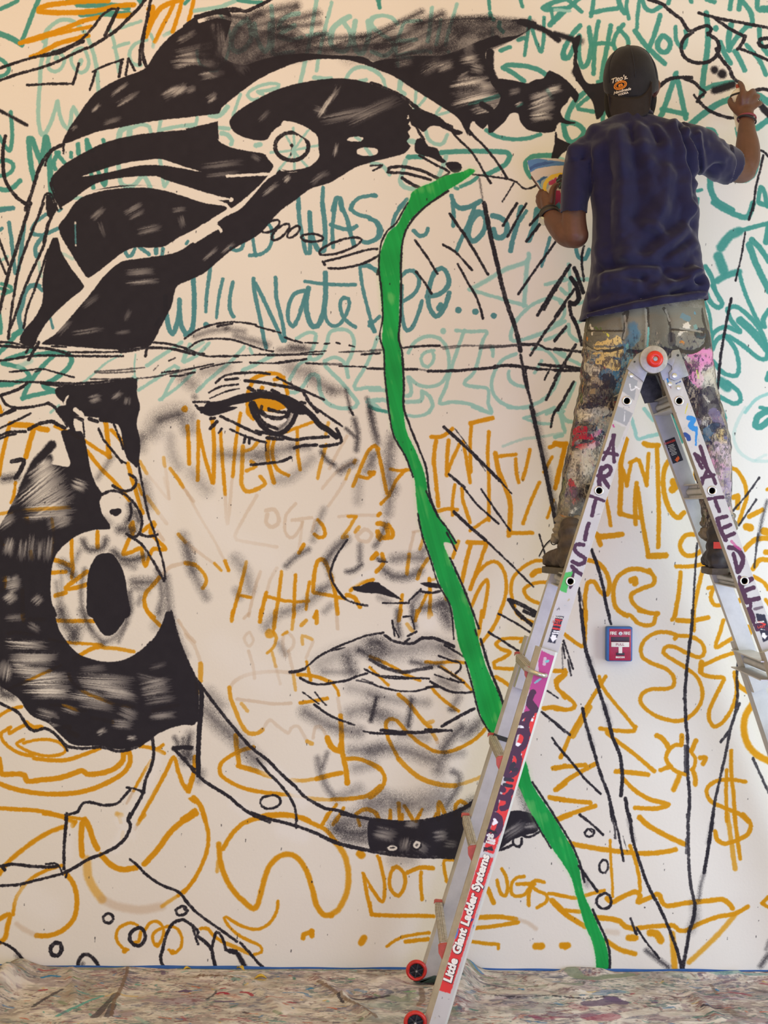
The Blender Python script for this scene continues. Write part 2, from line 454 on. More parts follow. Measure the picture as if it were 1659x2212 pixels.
# ------------------------------------------------------------ strokes traced on the photograph: code width/softness@opacity  x,y ...
MURAL = '''@0,0,1
pK 134,309 149,276 167,251 182,228 203,203 228,185 253,172 278,162 304,152 316,144 339,109 359,86 380,68 405,52 425,38 451,28 489,20 500,40 490,80 480,120 520,140 560,130 600,120 660,115 704,118 754,120 790,125 820,149 780,137 754,130 704,127 653,132 603,149 565,167 542,182 514,203 489,223 478,233 473,244 438,249 400,254 354,258 304,266 253,276 215,283 177,296 152,306
H14/8@.7 380,115 420,105 460,95
H10/6@.6 370,130 415,118 455,120
H16/10@.85 380,140 420,130 470,140
H12/6@.8 385,88 420,70
H14/8@.6 375,205 390,195 400,185
H8/4@.7 240,205 260,190 275,180
H10/6@.5 255,225 280,210 300,200
H16/10@.6 355,210 375,195 400,190
H12/8@.5 405,195 420,190
H14/8@.6 450,215 465,205
H14/8@.7 435,165 460,160 480,155
H22/12@.8 465,60 480,100 470,130
H14/8@.7 490,130 510,110
H26/16@.7 500,110 530,150
H8/4@.6 200,240 215,225
H7/4@.5 155,280 165,272
H10/6@.4 225,265 260,255
E8 430,45 470,35 500,40
K5 420,35 470,24 520,24 560,14 590,-5
S14/10@.9 450,40 500,36 530,40
S18/8@.95 445,75 465,70
S16/8@.95 440,100 460,95
S22/8@.95 435,125 460,120 470,130
S18/10@.7 400,80 450,65
S14/8@.7 400,105 440,98
S24/10@.9 540,40 560,30
S20/8@.85 550,30 600,20 640,12
S14/7@.6 540,60 600,40 640,15
S18/7@.85 590,50 640,40 685,28
S16/8@.8 600,60 650,55 690,50
S16/8@.85 600,75 650,90 695,75
S20/10@.85 580,70 620,55
S22/10@.8 500,90 520,60 540,50
S24/14@.6 520,110 560,80 590,60
S24/10@.95 590,80 610,80 630,75
S16/7@.85 590,110 640,90 700,75
S14/7@.8 640,100 700,85 780,78
S18/8@.8 600,120 680,105 740,100
S14/8@.8 720,100 760,85 790,78
S14/8@.7 700,110 760,100 820,95
S20/12@.6 560,120 600,115
S14/8@.6 495,40 540,80
S30/20@.5 470,150 520,140 560,125
S24/14@.7 540,140 600,125 660,118
S14/7@.9 780,80 800,75 860,50 910,25
S10/6@.9 790,90 850,60
S16/9@.7 810,100 870,75 910,50
S20/10@.95 830,88 850,85
S14/7@.85 810,105 860,95 890,95
S18/8@.9 880,60 920,45 955,30
S14/8@.7 930,55 960,45
S14/9@.85 865,100 885,95
S12/6@.9 850,120 890,115 920,110
S16/7@.85 985,40 975,50
S12/7@.8 900,50 980,42 1060,38
S14/10@.9 985,42 1040,40 1100,45 1150,50
S20/10@.95 1035,45 1055,42
S18/8@.95 950,105 975,80 985,65
S18/10@.9 940,110 960,108
S30/12@.95 990,80 1010,65
S26/12@.95 1040,75 1060,70
S30/12@.95 1020,110 1040,105
S22/12@.9 1060,95 1080,85
S18/8@.7 1100,60 1140,50
pK 800,142 851,165 901,197 952,230 990,256 1010,290 1020,262 1060,255 1100,225 1080,190 1062,160 1050,130 1050,110 1080,90 1075,75 1030,90 985,110 950,120 900,120 860,125 820,130
H20/12@.85 860,135 890,130
H24/14@.85 915,150 950,130
H20/12@.8 960,85 985,75
H24/12@.75 985,100 1005,90 1015,120
H20/12@.8 950,145 975,135
H30/14@.9 900,105 930,90 945,80
H20/12@.7 1000,130 1030,125
H18/10@.6 1020,145 1040,150
H30/12@.95 985,215 1020,205 1060,195
H26/12@.9 985,190 1010,182 1060,178
H22/10@.8 1020,225 1060,215 1090,210
H20/10@.6 1030,245 1070,235 1090,225
H12/6@.5 1010,160 990,170
H12/6@.6 1067,250 1070,245
S20/10@.95 985,195 1030,190
S24/10@.98 900,150 920,145
pK 1050,110 1075,98 1110,85 1140,65 1160,50 1130,40 1100,45 1130,50 1140,62 1120,75 1090,80 1060,90 1048,120 1052,160 1075,190 1060,170 1100,172 1130,178 1140,180 1155,172 1175,168 1186,152 1220,170 1240,190 1250,205 1243,222 1232,208 1225,222 1217,228 1210,240 1220,258 1244,264 1228,268 1208,265 1200,278 1198,300 1200,330 1190,345 1203,330 1202,285 1190,285 1175,287 1140,280 1125,265 1119,245 1115,243 1102,245 1090,262 1063,286 1055,287 1053,268 1043,278 1028,268 1025,262 1015,262 1010,250 1060,240 1080,210 1060,180 1045,140
K14/5 1120,48 1160,58 1185,70 1206,86
K20/4 1058,112 1058,150 1072,180 1095,205 1120,235
K16/4 1040,225 1062,240 1050,262
qK 1200,295 1240,315 1215,330 1203,345 1190,345
H16/8@.85 1185,195 1210,190
H20/10@.85 1150,215 1180,205 1190,200
H24/10@.85 1150,240 1170,230 1190,225
H16/8@.8 1150,255 1175,250 1190,250
H12/6@.6 1100,200 1120,195
H8/4@.8 1115,228 1128,222
pK 502,250 530,228 570,206 604,191 640,181 680,173 720,169 754,170 790,177 820,187 850,198 880,220 890,240 880,250 888,258 882,268 888,276 880,285 885,295 878,305 886,315 875,330 850,338 820,345 800,351 770,360 740,378 710,395 670,408 640,430 600,460 560,505 500,540 440,590 402,608 380,620 370,660 350,700 325,745 300,750 260,755 200,752 120,745 90,742 120,720 190,640 230,590 270,560 340,550 380,545 420,520 450,500 460,480 520,445 580,385 600,365 620,368 640,366 670,358 688,340 688,320 685,295 670,280 650,270 630,262 608,264 615,272 600,280 585,295 570,303 540,300 510,288 495,268
E3 640,370 605,365 590,300
pK 132,360 145,350 220,310 300,290 420,278 465,270 470,300 490,315 530,325 570,332 580,345 590,360 560,400 500,450 490,440 450,425 400,412 340,402 300,400 250,405 200,412 160,430 130,448 125,440 115,410 110,385
qK 400,278 470,262 472,300 420,310
pK 140,470 170,430 220,412 280,405 340,408 400,425 440,438 490,448 460,470 430,490 390,510 350,533 290,535 260,548 220,580 190,600 180,590 150,550 130,520 125,490
pE 177,381 220,366 268,352 310,346 347,343 375,352 405,362 435,371 380,361 340,356 296,358 228,373
pE 142,446 177,415 218,392 278,382 337,380 354,387 395,400 420,408 460,420 498,430 470,432 420,423 367,411 329,401 266,400 223,406 190,416 162,430
E3@.9 162,480 163,530
E8 500,430 498,432
E5 752,301 767,300 782,299
eE7 767,300 12,2
eE10 793,327 18,4
E6 610,268 630,270
eE8 630,315 50,45
eE15 632,318 40,40
qE 608,300 632,292 655,310 640,330 615,330 600,318
eK10 630,316 36,30
E10 615,265 640,280 670,300
K9 630,314
K2 630,316 627,335
K4 600,372 650,368
E11 600,360 570,400 530,440 480,465 455,490 410,510 370,540 320,550 260,560 220,590 190,610 150,660 110,700 80,745
E14 400,520 440,490
E10 420,520 470,490 480,500
E9 110,440 125,505 150,550 190,615
E6 490,380 590,375
pK 580,385 620,372 620,400 560,450 470,515 430,530 480,500 470,480 520,450
H10/6@.75 690,250 705,225 725,200 730,185
H14/8@.5 680,235 700,240
H20/10@.4 700,260 760,245 800,240
H22/12@.35 760,260 820,230 860,215
H10/5@.3 560,260 580,240
H10/6@.35 560,345 545,335
H14/6@.35 440,360 520,350
H10/5@.3 450,380 520,372
H10/6@.7 615,390 625,380
H8/4@.6 722,335 728,310
H12/6@.35 675,395 690,380 710,372
H10/5@.5 570,420 600,395
H8/4@.5 480,545 505,525
H8/4@.45 440,560 470,535
H10/5@.5 270,460 305,440
H12/6@.4 200,470 225,450
H10/6@.4 280,470 310,455
H14/8@.45 300,500 345,490
H14/8@.5 275,590 330,585
H10/5@.6 275,612 340,606
H12/6@.5 125,720 150,695
H10/5@.4 160,720 220,710
H8/4@.35 250,720 280,715
H12/6@.3 180,660 210,640
H10/5@.25 270,690 280,670
H8/4@.3 215,480 225,510
H10/6@.35 375,455 400,450
H12/6@.3 390,470 395,490
E4 880,255 889,250
pK 882,240 900,235 945,250 975,275 1000,285 985,292 960,275 930,272 915,285 900,275 888,270
K10 802,180 830,190 870,210 910,240 950,262 975,275
K6 870,215 900,245 970,280
K6 970,275 990,300 1020,330 1050,380 1060,395
K6 1000,260 1020,290 1050,320 1080,360 1095,385
K7/3 1000,255 1015,290
K7 895,265 905,285 915,300
pK 900,300 915,300 925,315 945,320 950,335 965,350 955,352 930,340 910,335 895,325
pK 962,352 990,350 998,362 990,372 975,370
K6 905,335 940,355 970,372 950,385
K5 800,358 825,357 805,368
K8 838,372 840,362 870,360 910,368 945,385
K7 842,372 880,375 930,388
K8 868,384 885,395 905,405
K5 1020,376 1050,380 1090,385 1115,393 1135,408 1158,400
K4 1110,395 1085,435
S5@.7 1035,385 1045,450
G@1 1015,364 1000,370 960,380 930,395 905,405 890,415 880,440 870,460 858,485 840,500 830,520 820,550 818,590 822,640 826,700 825,740 830,790 832,830 836,860 840.5,880 848,931 873,981 894,1032 899,1082 906,1133 914,1158 932,1209 949,1260 975,1310 979,1330 992,1396 1013,1447 1025,1497 1039,1548 1061,1585 1095,1640 1119,1695 1150,1762 1190,1829 1214,1863 1234,1897 1243,1931 1253,1964 1263,1998 1278,2032 1286,2065 1290,2108 1313,2108 1314,2065 1306,2032 1291,1998 1276,1964 1261,1931 1254,1897 1249,1863 1234,1829 1194,1762 1150,1695 1137,1649 1110,1590 1092,1548 1076,1497 1053,1447 1037,1396 1020,1320 1015,1310 994,1260 972,1209 958,1172 985,1175 970,1150 947,1112 927,1082 919,1032 901,981 878,931 871,880 870,830 868,780 862,720 862,650 866,570 868,530 875,500 890,470 920,445 960,415 1000,390 1027,369
k4 880,438 862,470 852,485 835,500 822,530 818,580 824,630 826,690 820,725 829,760 830,800 835,850 840,890 850,940 875,985 892,1030
k5 968,412 920,445 890,475 872,510 866,560 866,620 865,680 861,730 868,760 872,830 872,880 885,920 905,970 920,1010 928,1070 945,1115
k4 920,1060 945,1115 965,1140 985,1172
k4 965,1150 985,1190
k4 902,1110 912,1158 930,1209 946,1260 972,1310 980,1380
k5 972,1205 996,1258 1016,1308 1034,1357
k4 1026,1360 1030,1372
k6 1038,1380 1056,1440 1080,1500 1098,1560
k4 1005,1430 1018,1475 1036,1545 1060,1585
k5 1150,1690 1196,1760 1236,1826 1253,1868 1262,1905
k6 1250,1870 1275,1905 1290,1925
k4 1150,1764 1168,1796 1190,1832
k6 1280,1965 1296,2000 1310,2032 1317,2065 1316,2100
S30/20@.9 1130,1700 1150,1760
S16/12@.4 1260,1890 1268,1910
g10/8@.5 1286,2030 1296,2095
@0,0,1
pS@.5 450,60 520,58 600,72 700,104 790,95 880,88 960,50 1050,45 1150,56 1060,108 960,130 850,150 790,128 650,130 540,170 470,165 430,130
pS@.35 470,45 560,30 640,60 700,100 790,80 900,50 960,45 900,90 700,120 480,140
S46/40@.75 840,125 900,110 970,100
S50/40@.7 890,150 930,130 980,120
S40/34@.6 850,80 910,60 990,60
S36/30@.6 990,60 1060,60 1120,65
S50/40@.5 760,110 830,100
S40/36@.5 500,110 560,90
S30/24@.5 460,80 430,110
S40/30@.4 640,90 700,90
H18/14@.5 840,70 900,55
H16/14@.5 860,110 920,85
@0,0,3.95
T10 0,75 70,45 150,5
T11 330,-10 270,130 230,240 190,335
T14 -10,285 60,310 130,345 185,380
T9 575,-5 570,8
T15/3 660,35 760,40 900,45 1010,50 1090,65
T15/3 690,120 850,115 1000,115 1095,118
T14 1190,-8 1205,12
L10 370,350 390,270 440,215 500,175 570,165 640,190 700,250 750,330 790,440 820,560 835,700 840,800
L10 400,300 385,380 370,450 345,560 340,700 330,820 325,950 330,1060 355,1150 390,1130 430,1050 470,930 490,860 500,930 520,1020 555,1080 580,1100 600,1050 610,960 625,915 650,960 665,990
L9 430,460 405,530 420,590 470,610 520,580 550,510 520,460 480,430 440,450
L14 480,495
L9 690,410 620,450 605,520 640,590 690,620 740,590 755,520 730,440 690,410
L12 690,515 680,540
L9 925,240 955,300 980,400 1000,500 1010,610
L9 970,405 1040,380 1095,365
L8 1030,235 1120,205 1200,180
L9 1250,340 1160,370 1105,440 1110,510 1150,550 1200,555
L8 1285,290 1310,350 1305,400
L9 1400,300 1470,265
T10 -10,495 40,530 75,590 50,630 -10,655
T10 -10,1160 30,1230 80,1285 100,1200 100,1080 90,955
T10 -10,1380 60,1365 110,1400 105,1450 60,1490 -10,1500
T12 -10,1610 60,1620 120,1590 170,1540
T10 0,1780 100,1770
T13 290,1530 265,1420 250,1280 245,1180 270,1180 300,1260 350,1390
T14 350,1390 370,1280 390,1170 410,1240 420,1380 430,1540 440,1680
T11 500,1300 455,1380 470,1440
T10 480,1300 550,1390
T9 605,1300 605,1340
T11 665,1230 668,1310
T13 740,1200 750,1290
T9 735,1195 790,1290
T10 880,1190 890,1230
T10 770,1440 795,1600
T10 820,1420 890,1580 905,1420
L11 1010,1410 1030,1560 1080,1590 1140,1580 1220,1500 1280,1590
L9 1360,1350 1385,1480 1400,1590 1450,1500
L14 1010,1200 1030,1110 1100,1090 1100,1180
L9 1120,1090 1200,1060 1270,1080 1290,1160
L9 1370,1030 1350,1130
L9 1360,1110 1500,1080 1659,1060
L9 610,1685 690,1690
O13 920,3 700,10 550,25 400,45 330,75 330,95 450,105 650,105 850,85 1000,50 1140,40
O13 1110,130 1000,135
O11 840,145 700,180 550,240 400,290 270,330 170,365
O9 780,225 650,250 520,280 400,310 280,345 170,370
O12 750,300 640,330 500,370 400,420 330,460 265,485
O13 1270,75 1300,60 1290,150 1275,200
O13 1240,310 1300,170 1380,60 1520,0
O10 1320,355 1380,230 1450,100 1495,-5
O10 1470,270 1520,120 1555,-5
O10 1610,170 1640,50 1650,-5
K7 -10,583 130,535 260,495 400,460 550,410 660,360 740,290 810,210 870,130 950,75 1000,80
K9 1005,75 970,150 930,230 895,300
K8 350,475 500,450 600,400 710,350
K7 -10,688 150,630 300,590 450,540 600,470 745,405
K8 765,400 900,320 1000,250 1100,150 1180,70 1240,-8
K8 1285,-8 1265,100 1240,220 1215,330 1195,440 1190,550
K9 1225,290 1210,420 1225,500 1250,570
-K6 230,725 400,715 620,712
-K7 620,715 650,630 670,540
-K5 790,610 900,555 1050,505
-K6 815,605 790,690 765,765
-K8 1035,530 1015,650
-K6 1070,640 1095,500
-K7 1095,500 1150,600
K8/4 -10,940 80,985 160,1030 225,1065
K9 45,1160 25,1270 25,1420 40,1530 90,1620 150,1690 215,1735
K9 215,1790 270,1640 310,1500 350,1400 440,1280 540,1230
K6 385,1410 400,1350 440,1290
K5 540,1240 540,1310
K5 340,1790 385,1660 430,1650 490,1790
qK 390,1660 430,1660 480,1790 390,1790
K6 430,1560 460,1660 520,1778
W20/12@.5 1260,520 1330,420 1410,330
@400,0,3.95
T9 -5,30 30,-5
L10 80,90 180,75 300,55 440,0
L8 270,75 310,140 360,230 385,330 370,430 330,530 260,600 190,590 130,550 105,480 100,430
T10 450,0 560,15 650,20
L12 530,160 440,230 400,330 400,410 440,440 510,410 560,330 560,260 540,180
L11 590,200 600,290 640,390 680,440 710,410 720,300 720,200
L10 735,50 745,200 745,330 750,460 850,450 920,445
L12 965,115 880,130 810,190 800,230 860,240 930,215
L12 930,220 850,260 800,310 860,330 920,340 990,320
L10 1120,-5 1090,180 1070,300 1040,450 1010,580 980,700
L9 1250,20 1210,170 1170,330 1140,480 1120,600
L9 1040,300 1130,290 1230,290
L14 1240,330 1260,240 1330,180 1400,140
L11 1340,180 1400,260 1410,350 1370,430 1300,430 1240,370 1245,290
L13 1450,180 1430,320 1460,430 1510,450 1545,380 1570,280 1560,180
L9 1659,130 1590,150 1570,210 1620,260 1659,270
L8 1600,440 1659,470
T9 1640,-5 1660,60
L9 1370,670 1420,600 1500,570 1600,590 1659,640
L10 1490,690 1540,680
L11 1100,660 1180,670 1240,670
L8 790,750 800,720 730,710 640,730 560,770 530,810 570,850 620,840
L9 620,780 700,770 780,750
L9 630,790 660,800
L8 470,800 440,890 405,980
L12 360,910 310,970 270,990 210,980
L8 0,1070 60,1080 90,1060 100,1000
L10 280,1090 370,1095
L11 310,1135 360,1150 400,1200 390,1230
L12 600,1240 640,1230
L6 730,1300 850,1290 950,1275 1130,1240
L6 860,1160 900,1230 960,1330 1040,1420
L6 1050,1110 980,1200 900,1320 790,1460
L6 920,1090 930,1250 930,1440
L7 1450,1170 1490,1190
L9 1540,1260 1590,1330
B10 965,1690 970,1778
B10 1175,1600 1170,1700 1170,1790
B12 1260,1790 1290,1690 1320,1690 1340,1790
B9 1620,1665 1500,1680 1440,1720 1410,1790
K9 -5,225 100,150 200,110 350,80 430,75 510,95 600,60 680,20 730,-8
@800,0,3.95
T8 75,-5 75,65
L10 230,200 180,150 90,130 20,160 10,210 80,280 180,350 190,420 120,475 40,450 10,440
L9 430,175 350,180 290,190 260,260 225,350 215,430 230,470 330,450 480,430
L10 220,350 300,345 390,335
L9 230,480 230,560
L8 270,490 400,495 410,540 340,620
L10 525,65 510,200 490,350
L9 600,170 580,290 560,380
L9 735,35 700,160 660,290 640,380
L11 510,440
L9 665,440
K8@.5 760,270 830,240 870,280 840,350 780,400
K8@.5 750,300 790,380 830,470
L9@.6 1040,240 1040,320
T9 1010,-5 1015,75
T11 1020,110 1030,150 1050,165
T10 1100,190 1095,230 1130,270
T9 1280,-5 1295,55
T12 1659,-10 1560,20 1470,65 1490,80 1580,75 1659,75
T8 1530,40 1555,150
T13 1659,70 1600,130 1530,210
T9 1360,150 1340,290 1315,470
T9 1380,250 1420,370 1455,440 1475,350 1480,250 1480,150
T10 1110,430 1190,400
T10 1260,340 1310,320 1330,340
T12 1659,400 1645,450 1655,490
T12 1520,650 1420,590 1300,560 1160,555 1130,575 1200,610 1310,690
T10 850,890 950,860 1100,815
T9 1260,920 1310,880
L9@.7 1480,730 1550,830
T10 990,1110 1070,1160 1200,1185 1330,1180 1450,1145
L9 0,590 60,620 110,680 130,760
L9 250,680 240,760
L10 270,680 250,760 290,800
L8 390,770 375,920
L7 480,820 380,940
L7 600,910 560,980 670,950
L9 470,1110 490,1180 560,1230 620,1220 655,1150
L12/4 320,1200 380,1210
T12 320,1340 440,1335
T12 600,1300 800,1290 1000,1290 1170,1300 1190,1330 1150,1400 1050,1460 980,1490
T9 910,1510 860,1550 770,1590
L11 300,1370 270,1470 255,1550 300,1600 370,1610
L11 645,1330 620,1410 585,1500
L10 430,1620 540,1560
L9 10,1390 100,1410 160,1490
T8 720,1600 745,1610
T12 1580,1330 1480,1325 1370,1340 1325,1390 1330,1450 1370,1510
T10 1650,1050 1660,1160
B11 10,1665 45,1670
B11 690,1670 720,1740 760,1770 850,1760 940,1710
B10 240,1778 310,1700
B10 1290,1760 1280,1790
T10 1659,1660 1560,1720 1420,1790
@1200,0,3.614
T12 -20,170 100,60 190,-20
T11 100,0 200,90
L8 -5,75 110,85
T10 295,-5 285,80 275,125
T11 275,100 370,80 480,65
T13 490,-5 510,60 540,100
T9 560,-5 550,50 570,145
T9 655,-5 640,110 635,215
T11 675,-5 700,60 750,85 820,50
T10 890,-5 880,25
T10 1050,-5 1060,15
T11 1180,-5 1240,15
T12 1370,-5 1360,70
T12 1440,-5 1430,70
T12 1450,0 1520,90 1535,170 1520,200
T12 1575,-5 1580,70 1665,82
T12 190,200 120,280 60,400 60,450 100,450 130,390 150,340
T12 185,280 180,430 210,520 250,490 275,380 270,290 260,215
T11 335,165 310,300 300,440 295,575
T12 430,200 400,370 370,520 360,610
T11 290,345 370,335 450,345
T11 530,190 470,270 450,350 480,400
T11 490,220 560,300 565,360 540,380
T13 620,240 700,350 790,440 850,495
T12 815,120 770,270 710,420
T13 830,280 800,320 795,370 830,405 870,400 895,350 885,310 850,280
T10 935,210 940,310 970,360 1000,370 1020,310 1015,240
T14 1175,100 1190,250 1180,420 1155,580 1140,740
T13 1285,330 1320,420 1365,490
T15 1250,220
T14 1370,190 1350,300 1355,390
T13 1490,205 1400,310 1350,390
T13 1400,400 1440,470 1475,545
T11 1490,350 1590,470 1640,580
T12 1590,220 1600,330 1655,420
T12 1610,60 1659,60
T13 940,570 890,720 830,890 810,920
T13 945,600 980,750 1015,920
T12 830,850 920,870 1020,890
T13 220,725 150,790 100,880 90,930
T10 290,730 170,830 180,850 300,870
T11 330,640 400,630
T10 420,830 370,900 375,980
T13 60,970 80,1060 130,1110 200,1070 220,1020 170,970 110,955 70,970
T17 1665,800 1600,755 1540,740
T15 1060,965 1150,890 1270,810 1400,760
T12 1150,700 1240,665 1380,640
T14 1665,930 1570,1000
T12 1180,1010 1230,1020 1270,1110
T14 1420,1000 1430,1060
T10 1560,1180 1580,1250 1550,1360 1480,1410 1400,1405 1330,1390
T15 1205,1390 1210,1480 1260,1570 1380,1640
T11 1580,1570 1600,1460 1630,1500 1650,1610
T8 1100,1490 1140,1480
T9 1105,1590 1110,1550
L8 0,1230 60,1240
K9 720,-8 830,30 900,90 980,150 1010,200 1040,240 1070,240 1120,215 1190,200 1215,230 1190,270
K9 1070,250 1010,290 980,350 990,420 1040,470 1110,490 1180,485 1240,450 1275,390 1265,320 1230,290 1190,260
K9 1255,380 1275,430 1310,480 1360,540 1380,600 1430,640
-K8 1120,100 1200,125 1300,150 1450,175 1665,217
-K8 1240,140 1350,220 1470,280
K9 1480,280 1460,330 1420,380
-K7 1430,375 1560,425 1665,472
K10 1660,300 1610,300 1585,330 1610,360 1660,360
K18/8 1240,545
K22/8 1300,575
K18/8 1240,705 1310,685 1380,660
K9 800,685 860,630 930,605 1060,605
K8 1010,615 1080,640 1130,690 1165,720 1130,750 1105,790
-K6 1080,740 1120,790
K8 1120,790 1180,850 1260,890 1360,920 1410,915
K9 1560,705 1610,695 1665,702
K16/4 1600,820 1665,895
K6 1620,1210 1600,1310 1565,1450 1540,1640
K6 1580,1170 1620,1180 1665,1222
K14/7 -10,265 70,285 140,310
K9 130,310 160,360 150,520 170,620
pK 140,300 195,270 185,340 165,420 175,500 240,640 330,650 405,640 405,760 380,870 320,930 290,800 230,720 160,620 130,560 150,460 130,350
K20/10@.6 190,320
K16/8@.7 150,560 180,600
@0,440,3.95
B11 -10,60 60,45 110,35
B9 -10,230 15,210
B10 75,160 90,260 110,430 130,590 155,560 175,430 190,300 205,180
B9 390,90 300,160 270,220 290,260 360,265 430,240 490,210
B8 500,60 520,45
B10 380,260 330,320 300,380 310,450 330,430
L7 0,490 60,450
L8@.7 330,500 350,620
B12 330,700 260,700 210,760 190,850 160,950 170,1020 185,1070
B9 310,690 360,740
T8 0,720 60,740
T9 10,680 90,710 100,740 20,770
T10 -10,930 5,1030 5,1100
B7 430,980 450,1060
B9 640,190 640,330
B9 1060,390 1090,450 1120,440 1150,380
B10 1190,370 1270,430
B11 1330,380 1330,420
B8 1390,380 1380,440
B8 1590,340 1600,320
L8@.6 520,420 620,470
B12 1410,790 1415,920 1440,1060 1470,1110 1510,1020 1530,900 1530,820
B12 1530,900 1540,1020 1590,1110 1640,1060 1655,900 1650,640
B8 1330,1030 1360,980
T11 -10,1275 80,1180 150,1100
T14 120,1120 170,1090
T11 -10,1540 100,1530 220,1500 250,1470 200,1410 110,1380 20,1360 50,1330 170,1290 290,1240
T11 -10,1550 100,1540
T11 190,1660 250,1530 350,1400 460,1290
T11 190,1660 300,1630 460,1600
T12 300,1290 500,1265 590,1290 610,1340 570,1410 470,1490 370,1550 420,1580 480,1600
L12/6@.7 160,1390 260,1340
L5 700,1530 800,1450 900,1360 1030,1290
L4 1155,1280 1145,1380 1150,1480
L10/4 1140,1480 1160,1500
L8 1180,1590 1350,1480 1490,1380 1520,1400 1450,1530 1380,1670
L8 1660,1420 1520,1560 1360,1670
L9 1250,1380 1400,1280 1550,1180
L10 1560,1340 1620,1200
O9 -10,1720 10,1778
O16 1575,1750
L6 430,1780 500,1720
K9 260,-5 200,180 140,380 80,560 40,720 10,850 -10,930
K7 370,-5 320,120 250,290 190,450 150,580 120,760 95,930 70,1150
K6 -10,300 70,520
K6 -10,460 50,600
K7 460,70 400,200 380,330 330,450 250,620 190,770 130,950 70,1090
K9 410,170 375,330
qK 390,-10 490,-10 480,60 440,130 400,100
K6 410,390 340,600 290,740 230,900 200,1060
pK 450,290 490,290 520,400 600,540 715,700 690,740 590,820 500,900 400,1010 330,1120 280,1220 170,1180 200,1080 280,990 350,870 365,780 360,650 380,520 410,390
K6 170,1180 320,1190
K6 220,1270 260,1200
-K8 240,1330 290,1250 330,1180
K6 -10,1180 100,1185 200,1210 350,1230
K7 -10,1210 150,1220 350,1230 480,1250 590,1285
K6 -10,1340 130,1320 300,1295 500,1295 750,1300 1050,1300
K5 440,1215 560,1220
K5 580,1265 900,1265 1050,1260
K9 1030,1260 1180,1240
K6 1100,1215 1230,1180
K7 1020,1255 1250,1230 1450,1235 1660,1285
K6 1260,1180 1400,1190 1540,1220 1660,1265
K7 1280,1050 1255,1200 1240,1300
K5@.8 300,1430 370,1410
K5 80,1435 230,1420 360,1410 480,1440 630,1480
K4@.7 810,1430 1000,1420 1230,1395
K4@.7 810,1440 1000,1440 1150,1430
K4@.8 770,1495 950,1495 1100,1490
K4@.8 1170,1490 1350,1470 1660,1400
K4 1450,1470 1550,1465 1660,1440
K4 1380,1440 1660,1405
K5 -10,1510 200,1520 450,1525 620,1530
K9 350,1525 480,1545 620,1540
K6 450,1540 620,1535 850,1520 1130,1490
K8 -10,1640 80,1610 160,1580 230,1530
K7 10,1650 50,1710 130,1740 250,1735 420,1700
K8 410,1700 460,1730 510,1790
K6 60,1790 130,1760
pK 480,1570 600,1550 850,1530 1150,1490 1165,1600 1165,1790 570,1790 540,1700 480,1640
K5 1160,1500 1160,1790
E4 580,1640 550,1690 565,1778
H16/8@.5 780,1670 850,1650
H12/6@.5 970,1660 1030,1610
H14/6@.4 1080,1700 1090,1660
H18/6@.6 640,1780 750,1765 900,1770
K4 1440,1340 1490,1315
K3@.7 1350,1380 1310,1420
@400,440,3.95
B9 -5,1120 40,1110 70,1000 80,850 75,730 60,640
B9 390,380 430,400 480,380 500,310
B9 570,220 580,330 600,440
B9 550,440 640,430 710,380 740,300 730,200 660,140
B10 960,0 975,150 1000,290 1030,420 1060,420 1065,250 1060,70
B12 1060,80 1075,250 1130,390 1180,400 1195,250 1170,-5
B10 1260,370 1255,200 1280,-5
B11 1320,-5 1380,130 1410,260 1440,350
B10 1240,180 1350,215 1430,210 1460,190
B10 1430,-5 1410,40 1470,90 1570,120 1640,180 1640,280 1560,330 1510,320
B9 215,530 195,680 180,800 175,920
B14 175,1030
B8 320,640 285,800 265,970
B10 405,670 380,800 380,900 410,960
B10 580,640 590,750 620,900 650,1040 670,1150 690,1230
B10 600,680 660,800 740,970 830,1170
B10 770,630 775,780 800,900 830,1020 850,1170
B10 1020,740 930,770 880,880 880,1000 920,1045 960,980 1000,860 1040,730
B13 1050,720 1030,850 1050,980 1090,1050 1130,1040 1170,950 1195,800 1195,590
B9 1190,900 1200,980 1250,1040 1310,1030 1370,950 1400,850 1390,810 1350,800 1320,850 1340,950 1400,1020 1450,1050
B9 1020,660 1150,680 1300,690 1450,690
B9 1490,550 1510,700 1540,830 1580,980 1620,1090
B10 1490,530 1570,530 1660,600
B9 1570,1040 1660,960
L9@.7 -10,1290 150,1180
L9 -10,1350 100,1290 200,1190
L9 100,1600 200,1500 380,1350 500,1220
L7 550,1230 570,1280
L10 490,1420 600,1370 750,1290
L9 950,1150 1040,1100 1110,1110 1100,1200 1060,1310 1100,1330 1160,1290 1210,1180 1230,1100 1310,1070 1400,1090 1440,1170 1420,1280 1380,1370 1390,1480
L9 1070,1320 970,1370 890,1500
L9 1210,1330 1280,1310 1350,1350 1390,1480
L10 870,1600 930,1610 1000,1560 1070,1460 1130,1470 1150,1600 1200,1690 1300,1740 1430,1740 1470,1700 1430,1640 1330,1520 1200,1390 1190,1340
L9 1640,1140 1600,1250 1530,1400 1450,1530 1450,1580 1550,1570 1660,1570
L9 1550,1690 1660,1680
L9 1560,1670 1660,1750
O10 560,1510 620,1470 730,1445 820,1470 860,1560 870,1620
O10 570,1520 530,1640 540,1770
O12 655,1570
O10 760,1545
O9 760,1500 840,1480
qO 560,1640 700,1620 840,1650 860,1740 760,1780 600,1760
eK6 728,192 84,38 -30,0
eK6 812,240 98,38 -42,0
eK6 922,240 66,32 -42,0
eK6 1080,290 92,34 2,0
eK6 1322,362 188,50 -18,0
K6 1190,490 1280,470 1420,430 1560,390 1640,385
K6 1220,550 1330,550 1480,520 1580,480 1650,440
K7 1175,495 1190,520
K7 1650,560 1640,600
